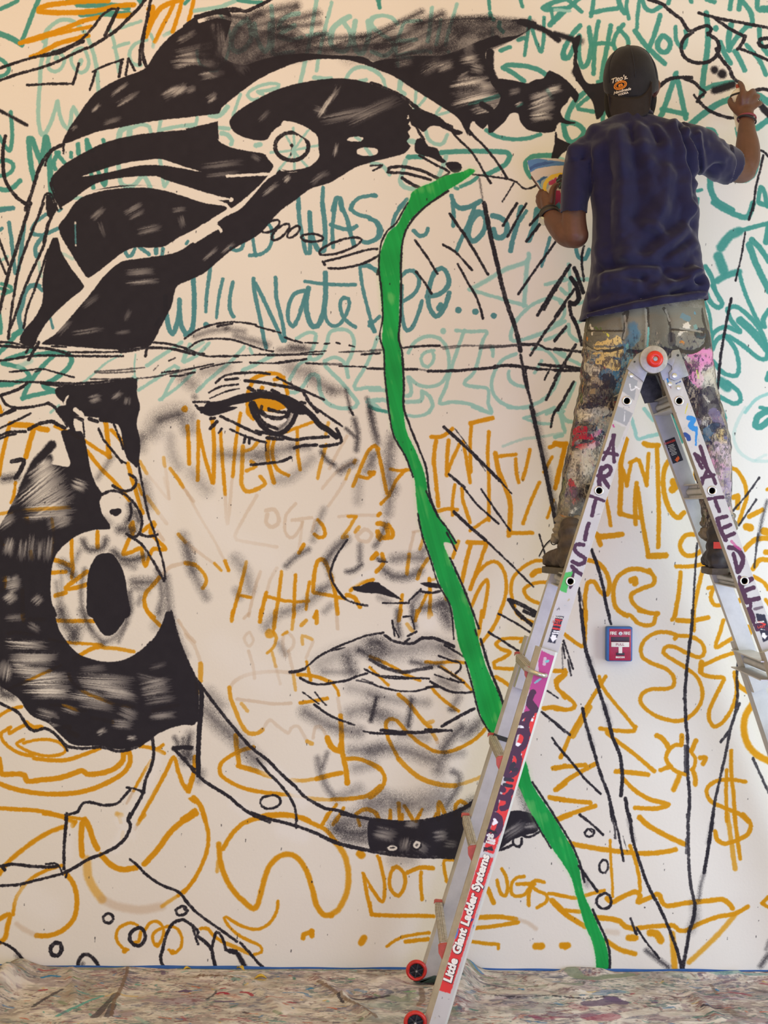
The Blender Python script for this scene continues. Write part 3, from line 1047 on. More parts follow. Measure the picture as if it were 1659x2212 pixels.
K5 -5,1150 80,1090 200,1040 350,1010 460,1010 600,1030
K5 600,1040 700,1070 810,1100
K5 850,1140 920,1165 1000,1185
K4 1020,1185 1130,1188
K4 1185,1195 1230,1190
K5 1290,1185 1320,1192
K4 1400,1208 1440,1218
K5 30,1230 120,1170 250,1150 400,1160 530,1200 650,1240 750,1260
S14/10@.55 80,1130 200,1090 350,1070 500,1090
S16/10@.6 430,1130 550,1160 700,1200
S14/9@.75 350,1060
S16/8@.8 900,1220 1000,1230
S14/10@.6 800,1250 1060,1240
K6 270,1045 400,1020
K5 30,1260 160,1280
K5 -5,1240 100,1280 200,1300 450,1300
K4 170,1300 450,1295 700,1285 900,1285 1080,1265 1200,1255
K4 700,1295 900,1290 1170,1280
K4@.85 1310,1265 1500,1258
K4@.6 1490,1260 1659,1255
K5 1500,1285 1660,1275
K4 -5,1415 100,1395 240,1365
K4 -5,1450 80,1435
K4 130,1410 250,1380 370,1355 480,1350
K5 550,1355 750,1360 900,1345 1030,1325
K7 800,1355 950,1335
K5 1030,1360 1150,1365
K6/3@.7 1150,1365 1330,1370
K4 1310,1385 1540,1390
K4 1550,1405 1660,1410
S30/20@.5 -10,1480 60,1540
S26/20@.35 150,1430 350,1390
S34/20@.45 900,1400 1050,1440
S26/16@.55 1080,1490 1250,1590
S20/14@.45 1250,1590 1350,1600
K6 260,1525 330,1470 450,1445 600,1440 720,1450
K5 200,1610 300,1560 450,1540
K6 340,1500 450,1490
K4 210,1660 350,1600 460,1575
K6 780,1480 900,1540 1050,1610 1180,1670
K8 510,1510 620,1520 800,1550 950,1580 1000,1600 1050,1680 1130,1778
S14/9@.6 80,1650
K6 70,1690 200,1690
K6 90,1720 140,1778
pK 180,1700 300,1680 420,1640 540,1610 700,1600 860,1630 960,1680 1040,1740 1060,1790 920,1790 800,1690 650,1660 540,1690 400,1720 280,1778 150,1790
K10 540,1570 590,1600
K7 620,1590 690,1600
K8 740,1590 800,1620
K6 980,1690 1020,1700
pK 545,1690 590,1680 640,1778 640,1790 560,1790
K6 710,1760 800,1770
S9/5@.8 1370,1590 1410,1770
S10/6@.7 1550,1660 1580,1778
@800,440,3.95
B10 -5,130 50,150 90,220 70,290 -5,325
B10 290,-5 220,80 190,170 195,230
B10 370,230 420,275 470,260 490,210
B10 700,-10 710,100 705,190
B10 710,-5 760,40 850,30 920,-5
B10 890,20 840,150 780,290 735,400
B13 900,70 930,70 960,90 985,150 960,240 900,310 850,310 835,250 860,150 910,90 980,70
B13 1040,100 1110,120 1160,170 1160,250 1110,290 1070,285 1050,220
B12 1280,30 1250,180 1210,320 1195,400
B14 1420,50 1400,180 1350,310
B8 1530,290 1500,400 1460,530
B9 1330,60 1250,180
B10 260,620 300,580 360,570 410,620 410,700 370,770 280,830
B10 265,700 265,900 280,1020 310,1080 350,1060 400,960 440,830
B12 480,790 560,780 630,740 670,670 650,590 610,550 550,580 510,680 490,800 510,900 560,960 610,920 650,840 670,760
B16 585,890 600,870
B16 748,905
B16 895,920
B15 1052,955
B9 -5,540 50,560 90,610
B9 -10,1010 30,1090
L11/4 850,730 980,660 1150,560 1340,490 1350,430
L9 840,730 980,770 1150,820 1330,870
L11/4 1340,480 1330,600 1320,720 1310,870
L8 1490,690 1600,660 1659,630
L9 1650,850 1560,800 1420,840 1330,900 1240,1000 1200,1100 1200,1160 1250,1170 1450,1110 1659,1000
L7@.7 1300,1160 1450,1100
L9 1490,1160 1600,1120 1659,1080
L14 620,1085
L9 730,1080 850,1090 990,1090 960,1160 920,1330 880,1440 800,1530 880,1560 1000,1580 1005,1700 1030,1778
L9 800,1080 750,1220 690,1400 640,1570 590,1700 700,1690 850,1710 1000,1778
L9 320,1270 380,1180 480,1130 590,1150 650,1230 670,1330 660,1440 600,1530 500,1560 400,1540 330,1480
L8 540,1250 460,1270 430,1320 450,1380 490,1390 530,1350 540,1290 520,1250
L8 1040,1220 1045,1300
L12 1040,1235
L9 1240,1280 1130,1330 1060,1430 1030,1540 1060,1640 1140,1710 1260,1740 1400,1710 1520,1630 1590,1520 1610,1420 1570,1320 1480,1240 1380,1240
L8 1460,1340 1400,1440
L9 1180,1430 1180,1490 1230,1540 1310,1560
L9 1659,1280 1600,1260
L9 -5,1590 100,1590 200,1600
L10 320,1480 345,1560 340,1630 290,1640
L10 440,1600 500,1640 530,1720 500,1778
L10 440,1620 430,1680 300,1690
L10 -5,1680 100,1670 160,1690
L9 -10,1720 100,1770
L9 1659,1730 1500,1790
L8 1610,820 1620,850
L9 1630,730 1659,760
-K7 675,85 800,260 920,460 1000,600
-K6 380,310 480,450 570,595
K6 620,350 710,400 790,480 865,565
-K6 390,580 470,680 520,765
K6 745,515 830,670 900,790 940,900 960,980
K11 970,-5 1000,150 1040,340 1080,510 1120,690 1170,870 1220,1010 1260,1150 1280,1250
K7/3 1280,1290 1300,1400 1320,1520 1360,1650 1395,1790
-K5 1320,1400 1355,1640
-K7 1250,-5 1190,90 1130,185
-K6 1330,-5 1250,130 1170,280
-K6 1450,80 1360,180
-K7 1450,170 1330,320
-K6 1590,310 1450,500 1260,770
-K8 1659,590 1560,730 1425,950
-K6 1640,640 1560,760 1480,905
-K7 1659,870 1500,1080 1365,1290
-K7 1659,1060 1570,1170
-K5 1540,1390 1485,1500
-K7 1659,1370 1590,1480 1500,1670
-K7 1659,1660 1570,1778
K6 280,1230 400,1215 590,1210
K5@.6 600,1225 800,1210 950,1210 1110,1210
K4@.5 620,1240 760,1220
K6@.8 930,1230 1250,1205
K8 1280,1200 1430,1200
K6 1440,1200 1500,1235 1659,1250
K5@.7 -5,1250 100,1245
K5 -5,1280 80,1272
K6 -5,1405 120,1408
K6 290,1412 400,1412
K4@.5 400,1412 500,1425
K7 490,1428 700,1425 900,1410 1080,1395
K8 1060,1385 1200,1380 1330,1395 1420,1410
K6 1420,1410 1659,1420
K7 1440,1370 1659,1392
@1200,440,3.614
B10 160,360 180,420 230,430 260,360
L9 100,470 110,560 110,720
L9 5,610 100,590 260,590
L9 40,660 80,700 120,700
L9 -5,740 50,760 70,830 50,900 -5,940
L9 230,760 180,780 170,760
L9 180,920 230,900
L9 100,940 110,1020 170,1070
L8 -5,1150 60,1190 200,1260
L9 150,1400 80,1560 20,1626
K6 220,330 205,400 205,480 220,600
-K9 110,480 60,560 -5,670
-K10 145,500 180,590 215,690
K12 120,580 160,640 180,740 150,780 110,770
-K7 190,610 100,730 -5,885
K9 105,770 120,860 160,940 190,1040 205,1100
-K8 80,960 -5,1065
K7 -5,1130 100,1145 200,1155
K8 -5,1265 100,1275 200,1290
K7 -5,1300 200,1302
-K8 155,1100 60,1260 -5,1360
-K7 140,1390 60,1530 20,1610
T12 1170,490 1220,580 1250,690 1300,780 1270,810 1210,770 1170,680
T9 1220,640 1250,690
T9 1160,760 1200,860 1210,960 1215,1000
T14/3 1230,-10 1350,60 1470,105 1510,90 1540,-5
T12 1590,-5 1640,10
T11 1665,150 1530,185 1430,215
T22/6 1430,215 1360,250 1290,340
T24/6 1270,410 1310,520
T16/5 1260,600 1330,560 1430,530
T10 1430,530 1480,700 1560,880 1610,960
T16 1510,320 1560,460 1665,680
T14 1530,280 1590,340 1665,450
T14 1665,170 1640,300
T12 1665,830 1620,900 1630,960
T11 1340,820 1400,800 1490,860 1600,990 1650,1130 1640,1210 1580,1200 1440,1090 1330,1030 1260,1060 1220,1140
T20 1440,910 1540,1000 1665,1150
T11 1340,830 1370,910 1440,1000 1330,960 1240,1000 1210,1080
T11 1330,1040 1400,1130 1430,1260 1410,1340 1310,1320 1230,1230
T13 1665,1320 1650,1370
T24/6 1290,1390 1340,1430
T11 1340,1390 1430,1470 1440,1540 1390,1560 1290,1510 1270,1500
L8 1665,1480 1560,1530 1480,1626
T10 1665,1610 1600,1590
T8 1290,1590 1310,1626
K5 1480,220 1450,400 1405,600
K6 1545,-5 1510,120
K7 1370,740 1330,940 1290,1180 1265,1440
K6@.5 1260,1440 1270,1500
@0,880,3.95
O10 -10,580 20,400 60,230 80,140
O14 90,140 180,150 270,155 340,180 400,190
O13 220,420 250,300 290,170
O8 130,640 115,760 90,810
O9@.8 -10,910 150,880 300,870 460,860 590,850
O12@.7 225,940 230,980
O9 -10,1100 20,1170
O10 40,1450 30,1540 -10,1570
O10 190,1560 195,1790
O8@.7 440,950 460,1110 450,1300
O9@.6 260,1230 270,1290
O9 470,160 560,200 700,270 820,350 940,420
O12 900,110 915,250 930,420
O10 740,370 850,510 980,640 1100,790
O10 950,195 1000,240 1060,330
O10 1090,480 1120,590 1160,720 1190,830 1215,900
O8 1180,660 1210,740
O9@.7 1190,460 1250,560
O7@.25 1250,560 1350,680 1440,780 1400,600
O9 1395,430 1405,500
O7@.3 1405,500 1430,640 1440,780
O9@.9 1600,160 1605,300 1610,480
O9@.9 1450,520 1510,600 1560,680
O8@.4 1560,680 1650,800
O9@.7 1250,760 1300,830 1350,900
O9@.3 1350,900 1420,990
O9@.8 1520,1080 1580,1150
O9@.3 1580,1150 1660,1230
O10 830,1060 830,1195
O9 610,1130 610,1260 620,1370 610,1450
O11 465,1300 530,1320 600,1350
O10 440,1410 560,1400
O11 740,1400 660,1460 560,1540 640,1540 740,1510
O11 560,1580 470,1605
O10 1140,1050 1130,980 1110,1010 1130,1080 1100,1120 1060,1220 1050,1250 1130,1230 1200,1200 1220,1290 1240,1350 1280,1250 1310,1205 1410,1210 1350,1140 1280,1060 1320,1000 1310,980 1220,1050
O9@.4 1340,1060 1390,1130
O10@.9 1659,1340 1580,1325
O10@.4 1580,1325 1450,1360 1390,1420
O10 1360,1450 1290,1530 1240,1590 1230,1670 1260,1740 1310,1790
K7 -10,75 60,40 125,0
K6 -10,180 120,120 260,50
K7 -10,245 80,210 215,205
K6 -10,270 60,240 130,225
K9 245,185 330,140 440,120 500,150 550,175
K7 460,-10 530,90 575,160
pK 500,-10 1165,-10 1165,140 1195,280 1190,420 1170,520 1130,480 1080,430 1050,320 1030,200 990,130 900,100 850,90 640,80 645,200 690,200 720,260 745,380 770,520 810,640 870,740 850,800 870,900 940,1030 800,1045 660,1090 540,1180 470,1270 440,1380 430,1550 440,1660 470,1790 -10,1790 -10,1050 60,900 130,760 200,640 250,520 400,480 590,500 560,350 520,200 590,180
E10 640,20 700,70 660,110
K11 100,460 200,450 170,540 130,600
S18/10@.95 140,590 30,610
K22/6 440,320 380,390 300,480 260,560 220,640 190,720 180,870
K18/8 420,430 370,560
K24/8@.9 480,570 500,580
K30/6 180,850
K10/4@.8 420,310 440,330
H40/16@.85 230,780 400,640 500,560
H34/14@.8 300,600 440,500
H40/16@.8 340,850 500,760 560,720
H22/10@.7 640,650 720,680
H34/14@.75 260,900 400,870 600,880
H16/8@.7 340,510 430,450
H26/12@.7 -10,830 60,790 120,770
H22/12@.7 0,1000 60,960 100,930
H20/10@.6 90,1140 60,1250
H16/8@.5 200,1150 180,1290
H14/8@.5 340,1280 350,1140
H14/8@.5 280,1100 260,1290
H16/8@.5 420,1120 400,1300
H26/12@.75 60,1500 100,1520 150,1480
H20/12@.75 60,1640 120,1600
H18/10@.6 300,1660 340,1620
H14/8@.5 30,1760 120,1740
H24/12@.5 430,1000 560,930
H16/10@.4 500,1000 600,960
W6 590,230 640,320 660,380
K9 640,80 700,105
K9 760,95 830,120
K12 860,100 1000,120
K6 840,180 880,270 960,370 1040,470
K5 1030,450 1070,475
K6 970,140 1010,240 1050,350
K4 705,120 720,250
K7 1100,570 1150,600 1160,650 1120,700 1040,710 960,665
K7 870,740 950,710 1040,730 1130,800 1190,890 1210,970 1190,1070 1140,1105 1080,1080
K6 1110,820 1120,900 1100,960
S16/8@.9 1110,830 1120,900 1080,980
S16/6@.9 1160,900 1180,970
K14 960,890 1010,885 985,905
S20/8@.95 1020,1040 1140,1040 1090,1070
S16/10@.35 900,950 940,990
S14/8@.5 950,430 830,600
K7 1190,1080 1260,1100 1340,1085
K7 1100,1100 1200,1160 1280,1270 1350,1390 1400,1480
K6 1180,480 1220,700 1260,900 1320,1080 1390,1320 1410,1460
S20/16@.6 1410,1450 1430,1600 1450,1790
S26/20@.5 1220,650 1260,830
S20/18@.4 1190,300 1230,250
S16/8@.9 710,1140 740,1200 800,1215 880,1190 900,1130
S14/10@.4 680,1220 620,1340
S20/10@.9 530,1330 580,1370 620,1430
S18/10@.9 970,1230 1040,1290 1140,1300 1230,1270
S16/10@.5 1050,1330 1140,1360
S22/10@.75 1140,1490 1290,1490
S18/14@.4 1150,1540 1250,1560
S14/8@.5 1180,1670 1200,1620
S14/12@.6 1340,1390 1380,1600 1350,1750
S12/8@.6 720,1380 690,1560 700,1700 740,1778
S12/8@.4 480,1490 500,1700 500,1790
S10/7@.3 520,1420 530,1750
pK 830,1260 900,1240 960,1250 1020,1330 1060,1430 1085,1580 1090,1790 770,1790 740,1600 745,1440 780,1330
S14/6@.8 1100,1580 1110,1700 1070,1790
S40/30@.5 1300,200 1350,110 1450,60 1550,50
S18/8@.7 1360,110 1450,80 1520,60
S22/18@.5 1560,110 1580,200
S20/18@.35 1640,80 1650,200
S24/24@.3 1450,250 1470,400 1520,500
S24/22@.35 1200,250 1210,350
W40/40@.5 1400,250 1350,600 1400,900
S24/20@.5 1560,1100 1600,1250 1640,1400
@400,880,3.95
O9@.9 15,160 30,300 35,480
O9 110,120 110,400 105,620
O9 115,190 160,400 230,640
O10 230,100 245,300 240,640
O9 300,210 320,500 340,740
O9 470,50 430,300 405,590
O8@.3 340,740 360,990 400,600
O9 540,-5 530,40 580,100
O10@.9 490,330 485,500 480,650 520,715 600,700 680,650 640,590
O9@.9 500,370 570,350 620,290
O9@.9 520,540 600,500 560,460
O11 710,260 700,400 730,550 755,640
O9 760,270 740,380 780,520 880,580
O8 820,220 960,170 1100,120
O9@.95 955,190 960,400 980,530
O9@.8 1200,320 1160,470 1130,600
O8@.7 1220,130 1200,230
O8@.35 1380,240 1290,400 1230,520
O8@.3 1460,450 1300,540 1170,690
O8@.8 1450,450 1440,470
O8@.6 1400,530 1370,610
O8@.3 1370,610 1290,740 1220,840
O9@.95 1430,670 1510,480 1560,370 1620,325 1650,350
O9 1490,590 1560,600 1610,550
O8@.3 610,750 500,940 420,1100 440,1130 780,1190
O10@.35 690,880 760,870 800,970 740,1020 690,980 700,910
O8@.35 940,820 860,920 850,1050 890,1110 940,1090 1000,970 910,960 1080,940
O7@.25 1000,980 970,1200
O9 1100,1080 1140,1110 1190,1090 1180,1020 1130,960
O8@.4 1110,960 1080,1060
O10 1010,1170 970,1240
O8@.3 1310,930 1450,920 1650,920
O8@.9 1390,930 1460,930
O8@.85 1450,940 1390,1040 1340,1110 1380,1100
O9@.35 1460,1100 1530,1040 1590,1080 1560,1140 1480,1130 1450,1050
O9@.7 1450,1060 1480,1020
O9 1640,1100 1660,1130
O7@.3 0,700 130,940 250,1140 340,1320
O9 340,1310 370,1390
O7@.3 0,1130 120,1240 260,1340
O7@.8 250,1330 305,1390
O9@.9 0,1330 90,1350 160,1420 180,1480 150,1540
O9 520,1320 470,1530 400,1778
O8 450,1600 560,1620
O8@.4 640,1400 590,1560 540,1778
O8@.3 780,1370 720,1480 690,1620
O9@.95 820,1400 800,1580 770,1790
O8 690,1610 850,1650 900,1650
O10 690,1580 640,1790
O9 940,1430 930,1600 925,1790
O8 920,1660 1050,1650
O8 1060,1490 1040,1600 1030,1720
O10 1090,1570 1100,1420 1130,1310 1180,1300 1240,1430 1280,1600 1300,1760
O9 1100,1580 1270,1610 1360,1630
O11 1380,1600 1440,1620 1490,1700
O13 1630,1250 1600,1280
O9 1410,1560 1430,1540 1520,1490 1600,1470
O9 1120,1740 1100,1790
pK 90,-5 440,-5 280,60 190,70 120,30
K7 215,95 250,90
K9 270,120 210,180
K6 310,180 285,215
K7 300,75 420,130 540,190 640,230
K8 600,200 720,225 800,240 930,275 1050,260 1220,250
K6 380,185 500,240 620,280 690,300
K7 510,240 500,300
K6 545,270 545,310
K4 685,300 685,370
K9 700,260 830,270
K14 1000,-5 1080,70 1150,150 1230,200 1290,250
K6 1100,-5 1220,80 1340,160
S9/4@.9 1370,180 1450,250
K8 1290,180 1330,290 1250,320 1150,330
K8 1120,320 1000,325 930,345
S16/8@.5 900,345 1050,340
K8 710,10 780,35 850,40
K12 560,-20 590,60 640,140 710,200 780,225 850,200 910,130 950,40 955,-10
K11 655,40 690,75 760,90 850,85 885,30
K9 600,20 640,100 700,150 780,180
S12/8@.8 890,60 850,140 790,190
K8 650,-10 640,40
W7/2@.9 700,100 770,140 850,105
qO 560,-20 640,-20 650,40 610,30
E7 700,102 770,138 850,107
S26/20@.5 300,400 450,405 600,400 750,370 900,345
S26/18@.4 620,420 750,420
S24/18@.35 780,620 900,600 1080,440
S30/26@.3 60,560 180,700
K7 560,490 700,475 820,460 900,425
S12/6@.9 1160,380 1210,450 1270,490
S18/10@.8 1320,540 1400,490 1440,470
S20/14@.5 1540,540 1600,430 1620,400
K6 1400,0 1430,60
S13/5@.9 1440,100 1470,220 1460,360
S10/6@.6 1560,-5 1600,150 1640,250
S22/18@.3 1480,620 1470,800
S16/16@.4 1180,870 1130,1000 1090,1130
S14/8@.7 1050,1210 950,1270 860,1350
S20/10@.8 1370,1120 1270,1210 1200,1310
K6 1380,1130 1310,1230 1260,1330 1240,1430 1290,1540 1360,1630 1450,1670 1555,1690
S14/10@.6 1190,1300 1240,1450
S20/14@.6 1150,1560 1220,1520
S14/8@.6 1490,1180 1490,1300
S12/5@.9 1380,1400 1440,1390 1500,1340
S20/18@.5 10,1180 50,1330 100,1480 180,1620
S26/22@.4 430,1290 510,1400 550,1550
S18/14@.4 430,1560 460,1620
S22/20@.5 830,1750 1000,1690 1150,1570
S16/14@.4 1190,1740 1240,1690
pK 1420,1530 1500,1520 1570,1490 1660,1500 1660,1580 1520,1580 1440,1560
W14/8@.8 1440,1500 1560,1420 1660,1390
W60/50@.5 200,900 400,1150 700,1300
@800,880,3.95
T8 -5,-5 60,20 160,40
L8 310,65 400,75 480,50 520,0
L8 870,-5 1030,50 1020,-5
L7 1170,0 1290,5 1370,-5
L8 1310,90 1420,60 1570,0
L8 1310,90 1420,130 1540,140
L7@.6 1130,330 1300,270 1450,250 1659,215
L8 1659,200 1640,120 1630,50 1650,30
O9 -5,350 40,330 70,400 100,530 150,740 220,620 300,530
O8 170,525 250,540 330,530
O8 160,750 90,820
O10 80,905 65,920
O12 60,990 120,1000 150,1090 100,1110 60,1060
O10 120,1110 180,1110 190,1060 150,1000
O10 10,1290 50,1240
O10 100,1250 110,1330 50,1400
O8@.4 370,1070 330,1240
O9@.9 330,1250 310,1420
O6@.4 360,1060 430,1050
O8@.7 450,1120 420,1210
O9@.9 490,1290 430,1380 400,1460
O14 -5,560 20,560
O10 520,250 600,250 680,200 700,180
O10 560,280 540,430 555,600 580,840
O10 665,280 655,400 650,580
O9 760,310 700,440 655,560
O9 790,290 820,450 850,640
O9 860,160 850,300 855,550
O11 850,135 950,110 1040,90
O9 1010,210 1000,400 1010,600 1010,960
O8 720,660 700,800 700,920
O9 780,690 790,800 850,980
O9 560,890 650,865 740,870
O8 850,1050 1010,940
O9 1070,420 1240,400
O12 1065,390 1090,530 1150,680 1190,800 1190,950 1180,1090
O9 1240,440 1245,560 1265,640
O9 1360,360 1330,500 1300,610
O10 1190,1070 1380,1070
O8 1550,420 1480,550
O9 1440,640 1370,800 1300,990
O10 1530,340 1600,310 1659,310
O9 1650,360 1590,600 1580,690
O8 1560,790 1510,940
O11 830,1150 990,1155
O11 850,1180 810,1340 780,1490
O10 990,1160 930,1330 850,1550
O9 850,1550 900,1430 1000,1330 1080,1320 1140,1400 1160,1520 1140,1650 1090,1778
O9 860,1700 920,1560 990,1470 1000,1540 960,1790
O9 700,1280 750,1140
O9 640,1600 650,1640
O9 1510,1310 1400,1310 1280,1380 1210,1470 1200,1580 1230,1700
O14 1380,1430 1410,1400 1450,1390
O9 1510,1490 1400,1500 1310,1550 1350,1630 1440,1670
O9 500,1460 510,1590 500,1790
O8 480,1590 390,1790
O9 270,1600 245,1790
O7@.6 560,1460 500,1480
S16/10@.7 0,40 30,200 60,300
S10/6@.5 0,0 30,120
S26/20@.65 190,260 160,400 160,620 190,700
S22/18@.5 170,740 150,900
S14/10@.7 130,990 90,1100 40,1180
S18/14@.4 0,400 20,500
S22/16@.6 200,1290 350,1280 450,1290
S20/12@.8 120,1390 200,1440 330,1440 420,1390
S18/14@.6 440,1230 490,1180
S10/6@.9 60,1290 120,1310
K5@.9 70,1310 140,1320
pK -5,1500 60,1500 150,1550 270,1640 190,1620 80,1590 -5,1575
S16/12@.4 80,1620 160,1660
K5 105,1668 330,1668
K5 330,1650 380,1600 430,1550
S16/10@.6 350,1680 420,1590
pK 425,1500 500,1490 600,1510 620,1540 500,1535
K6 430,1570 530,1580 630,1555
S22/10@.75 440,1710 560,1690 690,1650
S26/12@.8 610,1670 690,1740
S12/8@.6 360,1700 350,1790
-K8 625,165 720,250 860,380 980,500 1100,620
-K4 1100,620 1205,735
K3@.8 720,180 900,420 980,540
-K7 670,570 800,680
-K5 800,690 900,820 1090,990
-K5 945,700 1050,850 1190,1050
-K4 1050,860 1140,980 1180,1030
-K8 710,890 850,1020 980,1130
-K5 980,1130 1200,1340 1390,1530
K4@.8 1020,1170 1290,1430
K10 1370,-5 1430,250 1480,480 1530,720 1580,980
S16/8@.5 1400,60 1480,400 1560,780 1590,900
K6 1600,-5 1560,60 1540,165
K4 1440,1080 1480,1220 1525,1420
S3@.8 1440,1270 1490,1180 1565,1120
K10 1180,1640 1260,1670 1340,1710 1420,1760
K9 1190,1650 1230,1720 1290,1790
@1200,880,3.614
L10 -5,230 50,215
L8 30,40 50,120 70,190
L10 40,40 80,100 120,110
L9 590,80 620,180 640,245 720,225 800,210
L9 690,10 760,100
T14 900,60 980,260
T16 1665,20 1580,70 1560,140 1600,150 1665,100
L8@.4 1480,0 1420,110 1390,230 1430,340 1530,410 1665,420
L7@.3 1560,410 1640,370
T11 1280,-5 1320,80 1310,130
O14 -5,280 40,290 80,285
O11 75,300 40,460 -5,630
O9 390,700 410,800 430,920
O14 340,1010 430,1000 515,990
O12 320,990 350,1070
O13 550,250 510,420 510,600 500,830
O10 510,450 540,540 555,610
O9 555,600 590,430
O10 580,430 630,405
O10 650,410 680,500 710,605
O9 710,600 725,360
O13 690,280 720,295 800,295
O11 790,300 800,600 805,850 800,1090
O11 500,825 560,845 655,860
O11 625,910 620,750 630,590
O11 640,630 670,850 700,1020 725,1165
O15 725,1160 860,1155
O12 900,390 850,480 840,620 880,780 950,860 1000,820
O18 910,640 930,620 920,580
O9 1090,500 1080,560
O10 1300,480 1400,480 1470,580 1490,700 1460,800 1430,900
O13 1390,700 1420,690 1420,780
O11 1090,990 1010,1000 970,1080 1010,1150 1090,1150 1140,1110
O10 940,1240 1060,1240 1160,1220
O11 975,1290 960,1450 930,1626
O10 1160,1220 1110,1420 1070,1626
O11 250,1190 340,1220 400,1300 420,1390 400,1460 350,1440 300,1360 250,1370 230,1490 230,1640
O11 740,1290 650,1260 560,1270 480,1330 450,1430 470,1560 560,1626
O11 730,1270 770,1330 760,1380 680,1410 590,1460 600,1520 650,1570 720,1600 800,1610
O16 590,1350 620,1340 620,1370
O12 1510,850 1610,800
O18 1490,930 1520,940
O18 1625,965 1650,970
O12 1470,1110 1560,1030 1660,1020
O14 1640,1130 1665,1130
O12 1540,1260 1590,1190 1660,1190
O9 1190,1410 1230,1400
O10 1230,1410 1210,1480 1240,1540 1320,1540
O10 1550,1320 1630,1370 1660,1420
O11 1430,1510 1440,1500
O9 1640,1500 1665,1540
O8 1665,630 1650,640
K8 280,1110 330,1250 370,1400 390,1520 420,1640
K6 180,1410 190,1540 200,1640
K4@.6 190,1440 220,1570
K5@.9 1105,1060 1090,1250 1070,1640
K5@.9 1590,545 1500,670 1380,810
K5@.9 1565,720 1430,920
K5@.8 1580,980 1550,1250
S8/4@.8 1650,730 1610,880 1580,1040
K6@.7 -5,740 10,820 15,900
@0,1320,3.95
O10 195,-5 200,80
O10@.8 250,65 370,70
O10 490,80 620,85 720,80 800,85
O9 1250,-5 1300,60 1370,125
O9@.8 70,190 130,180 280,200
O8 420,240 560,265 700,275 860,285
O9@.9 1140,345 1000,320 880,310
O10 870,300 780,320 690,370 630,400
O7 520,460 350,540 190,610 70,665
O8@.9 585,540 620,610 720,690 850,745 980,790 1140,815
O8@.8 1300,850 1400,820 1520,800
O9 -10,895 80,840 180,815
O8 430,800 560,810 650,840 730,850
O9@.7 780,910 870,925 960,945
O9 215,970 150,1000 80,1040 70,1000
O9 90,990 10,1040 20,1100 90,1170 180,1215 270,1235
O12 220,950 280,990 350,990
O12 540,990 590,990 590,1030 660,1060
O8 200,1125 300,1100 420,1095 510,1125 560,1180 520,1220 420,1235 290,1215 190,1170 140,1130 200,1095
O10 290,1255 420,1270 560,1270 680,1235 800,1190 850,1170
O13 -10,1260 5,1350 20,1390 100,1390 170,1390 210,1400 230,1450 350,1440 490,1425 580,1400 700,1360 740,1390 870,1380 980,1340 1050,1270 1050,1210 1090,1200
O12 1100,1200 1110,1280 1050,1380 900,1470 700,1540 500,1560 300,1550 100,1510 -10,1470
O10 -10,1680 150,1690 300,1700 430,1720
O8 430,1720 550,1750 730,1778
O9 1190,1150 1300,1170 1400,1210
O9 1390,1140 1340,1180
O8 1290,1270 1200,1420 1140,1530
O7@.5 1140,1530 1080,1640
O10 1190,1778 1290,1600 1400,1400 1480,1250 1520,1370 1590,1520 1650,1380
O12 1550,1778 1660,1700
O8 1620,1600 1660,1630
O12/6@.7 1000,1730 1030,1740
O8@.4 1520,80 1600,200 1660,260
pK -10,-10 430,-10 470,50 500,150 540,220 600,300 680,370 760,400 850,425 980,430 1090,400 1200,330 1300,240 1370,130 1420,0 1460,0 1500,150 1540,280 1600,420 1670,580 1670,955 1560,970 1450,1000 1340,1050 1280,1100 1180,1150 1020,1180 850,1150 700,1150 600,1130 480,1020 400,950 280,900 220,840 180,770 100,700 0,640 -10,600
K8 -10,780 70,820 150,860 200,930 230,980 290,1020 380,1000 450,1030 510,1090 570,1150 700,1170 850,1160 920,1170 1010,1195 1130,1170 1210,1130 1300,1060
K6 520,1100 575,1190
S20/12@.95 10,600 20,700 100,720
H20/12@.8 80,270 250,290 380,290
H20/12@.9 100,380 300,385 470,390
H14/8@.5 120,440 300,430 450,440
H26/14@.7 30,560 50,450
H26/12@.85 140,500 300,530 420,520
H20/10@.9 250,600 400,570 570,560
H24/12@.9 230,660 400,650 570,660
H20/10@.9 280,710 450,700 580,710
H16/8@.7 330,690 480,680
H18/10@.8 620,720 780,720 900,760
H20/10@.7 670,580 900,580 1120,600
H18/10@.7 720,640 900,650 1120,690
H18/10@.6 900,700 1100,720 1160,740
H20/10@.5 700,780 850,800 960,820
H14/8@.6 540,820 660,860
H16/10@.6 330,860 480,900
H22/12@.5 1040,850 1150,900
H16/8@.5 1220,640 1440,590
H16/8@.5 1230,700 1450,660
H14/8@.45 1250,770 1480,740
H14/8@.5 1300,900 1500,880
H18/10@.5 980,960 1120,970
H12/6@.6 840,1040 900,1010
H10/5@.6 1100,1085 1160,1075
H14/8@.4 60,60 200,50
H14/8@.4 250,120 330,160
H14/8@.35 700,500 900,480
H10/6@.3 1280,480 1410,450
H14/8@.35 1180,560 1400,610
H16/10@.5 440,960 500,940
K9 110,240 250,235 400,240
K10 120,340 350,345 510,350
K24/8@.95 560,430 600,520 650,640
K16/6 450,930 560,960 700,970
K14/6 780,940 900,960
K14/6 890,1060 1000,1060
S16/8@.6 690,-5 740,100 800,190 880,270
S10/6@.5 720,40 780,160
S16/10@.5 880,270 980,220 1060,120 1110,-5
S10/6@.5 1010,260 1080,100
S24/12@.85 520,-5 560,100 620,180 630,220
S26/12@.7 660,150 620,230
S24/20@.35 1380,-5 1330,130
pK 770,-10 1090,-10 1070,60 1020,140 960,200 890,205 840,150 790,60
K5 1460,-5 1530,250 1620,470 1660,550
S16/14@.4 1470,60 1530,250 1590,380
K6 1260,290 1280,265
K7 1300,1080 1310,1200 1290,1320 1240,1440 1215,1560 1150,1680 1090,1790
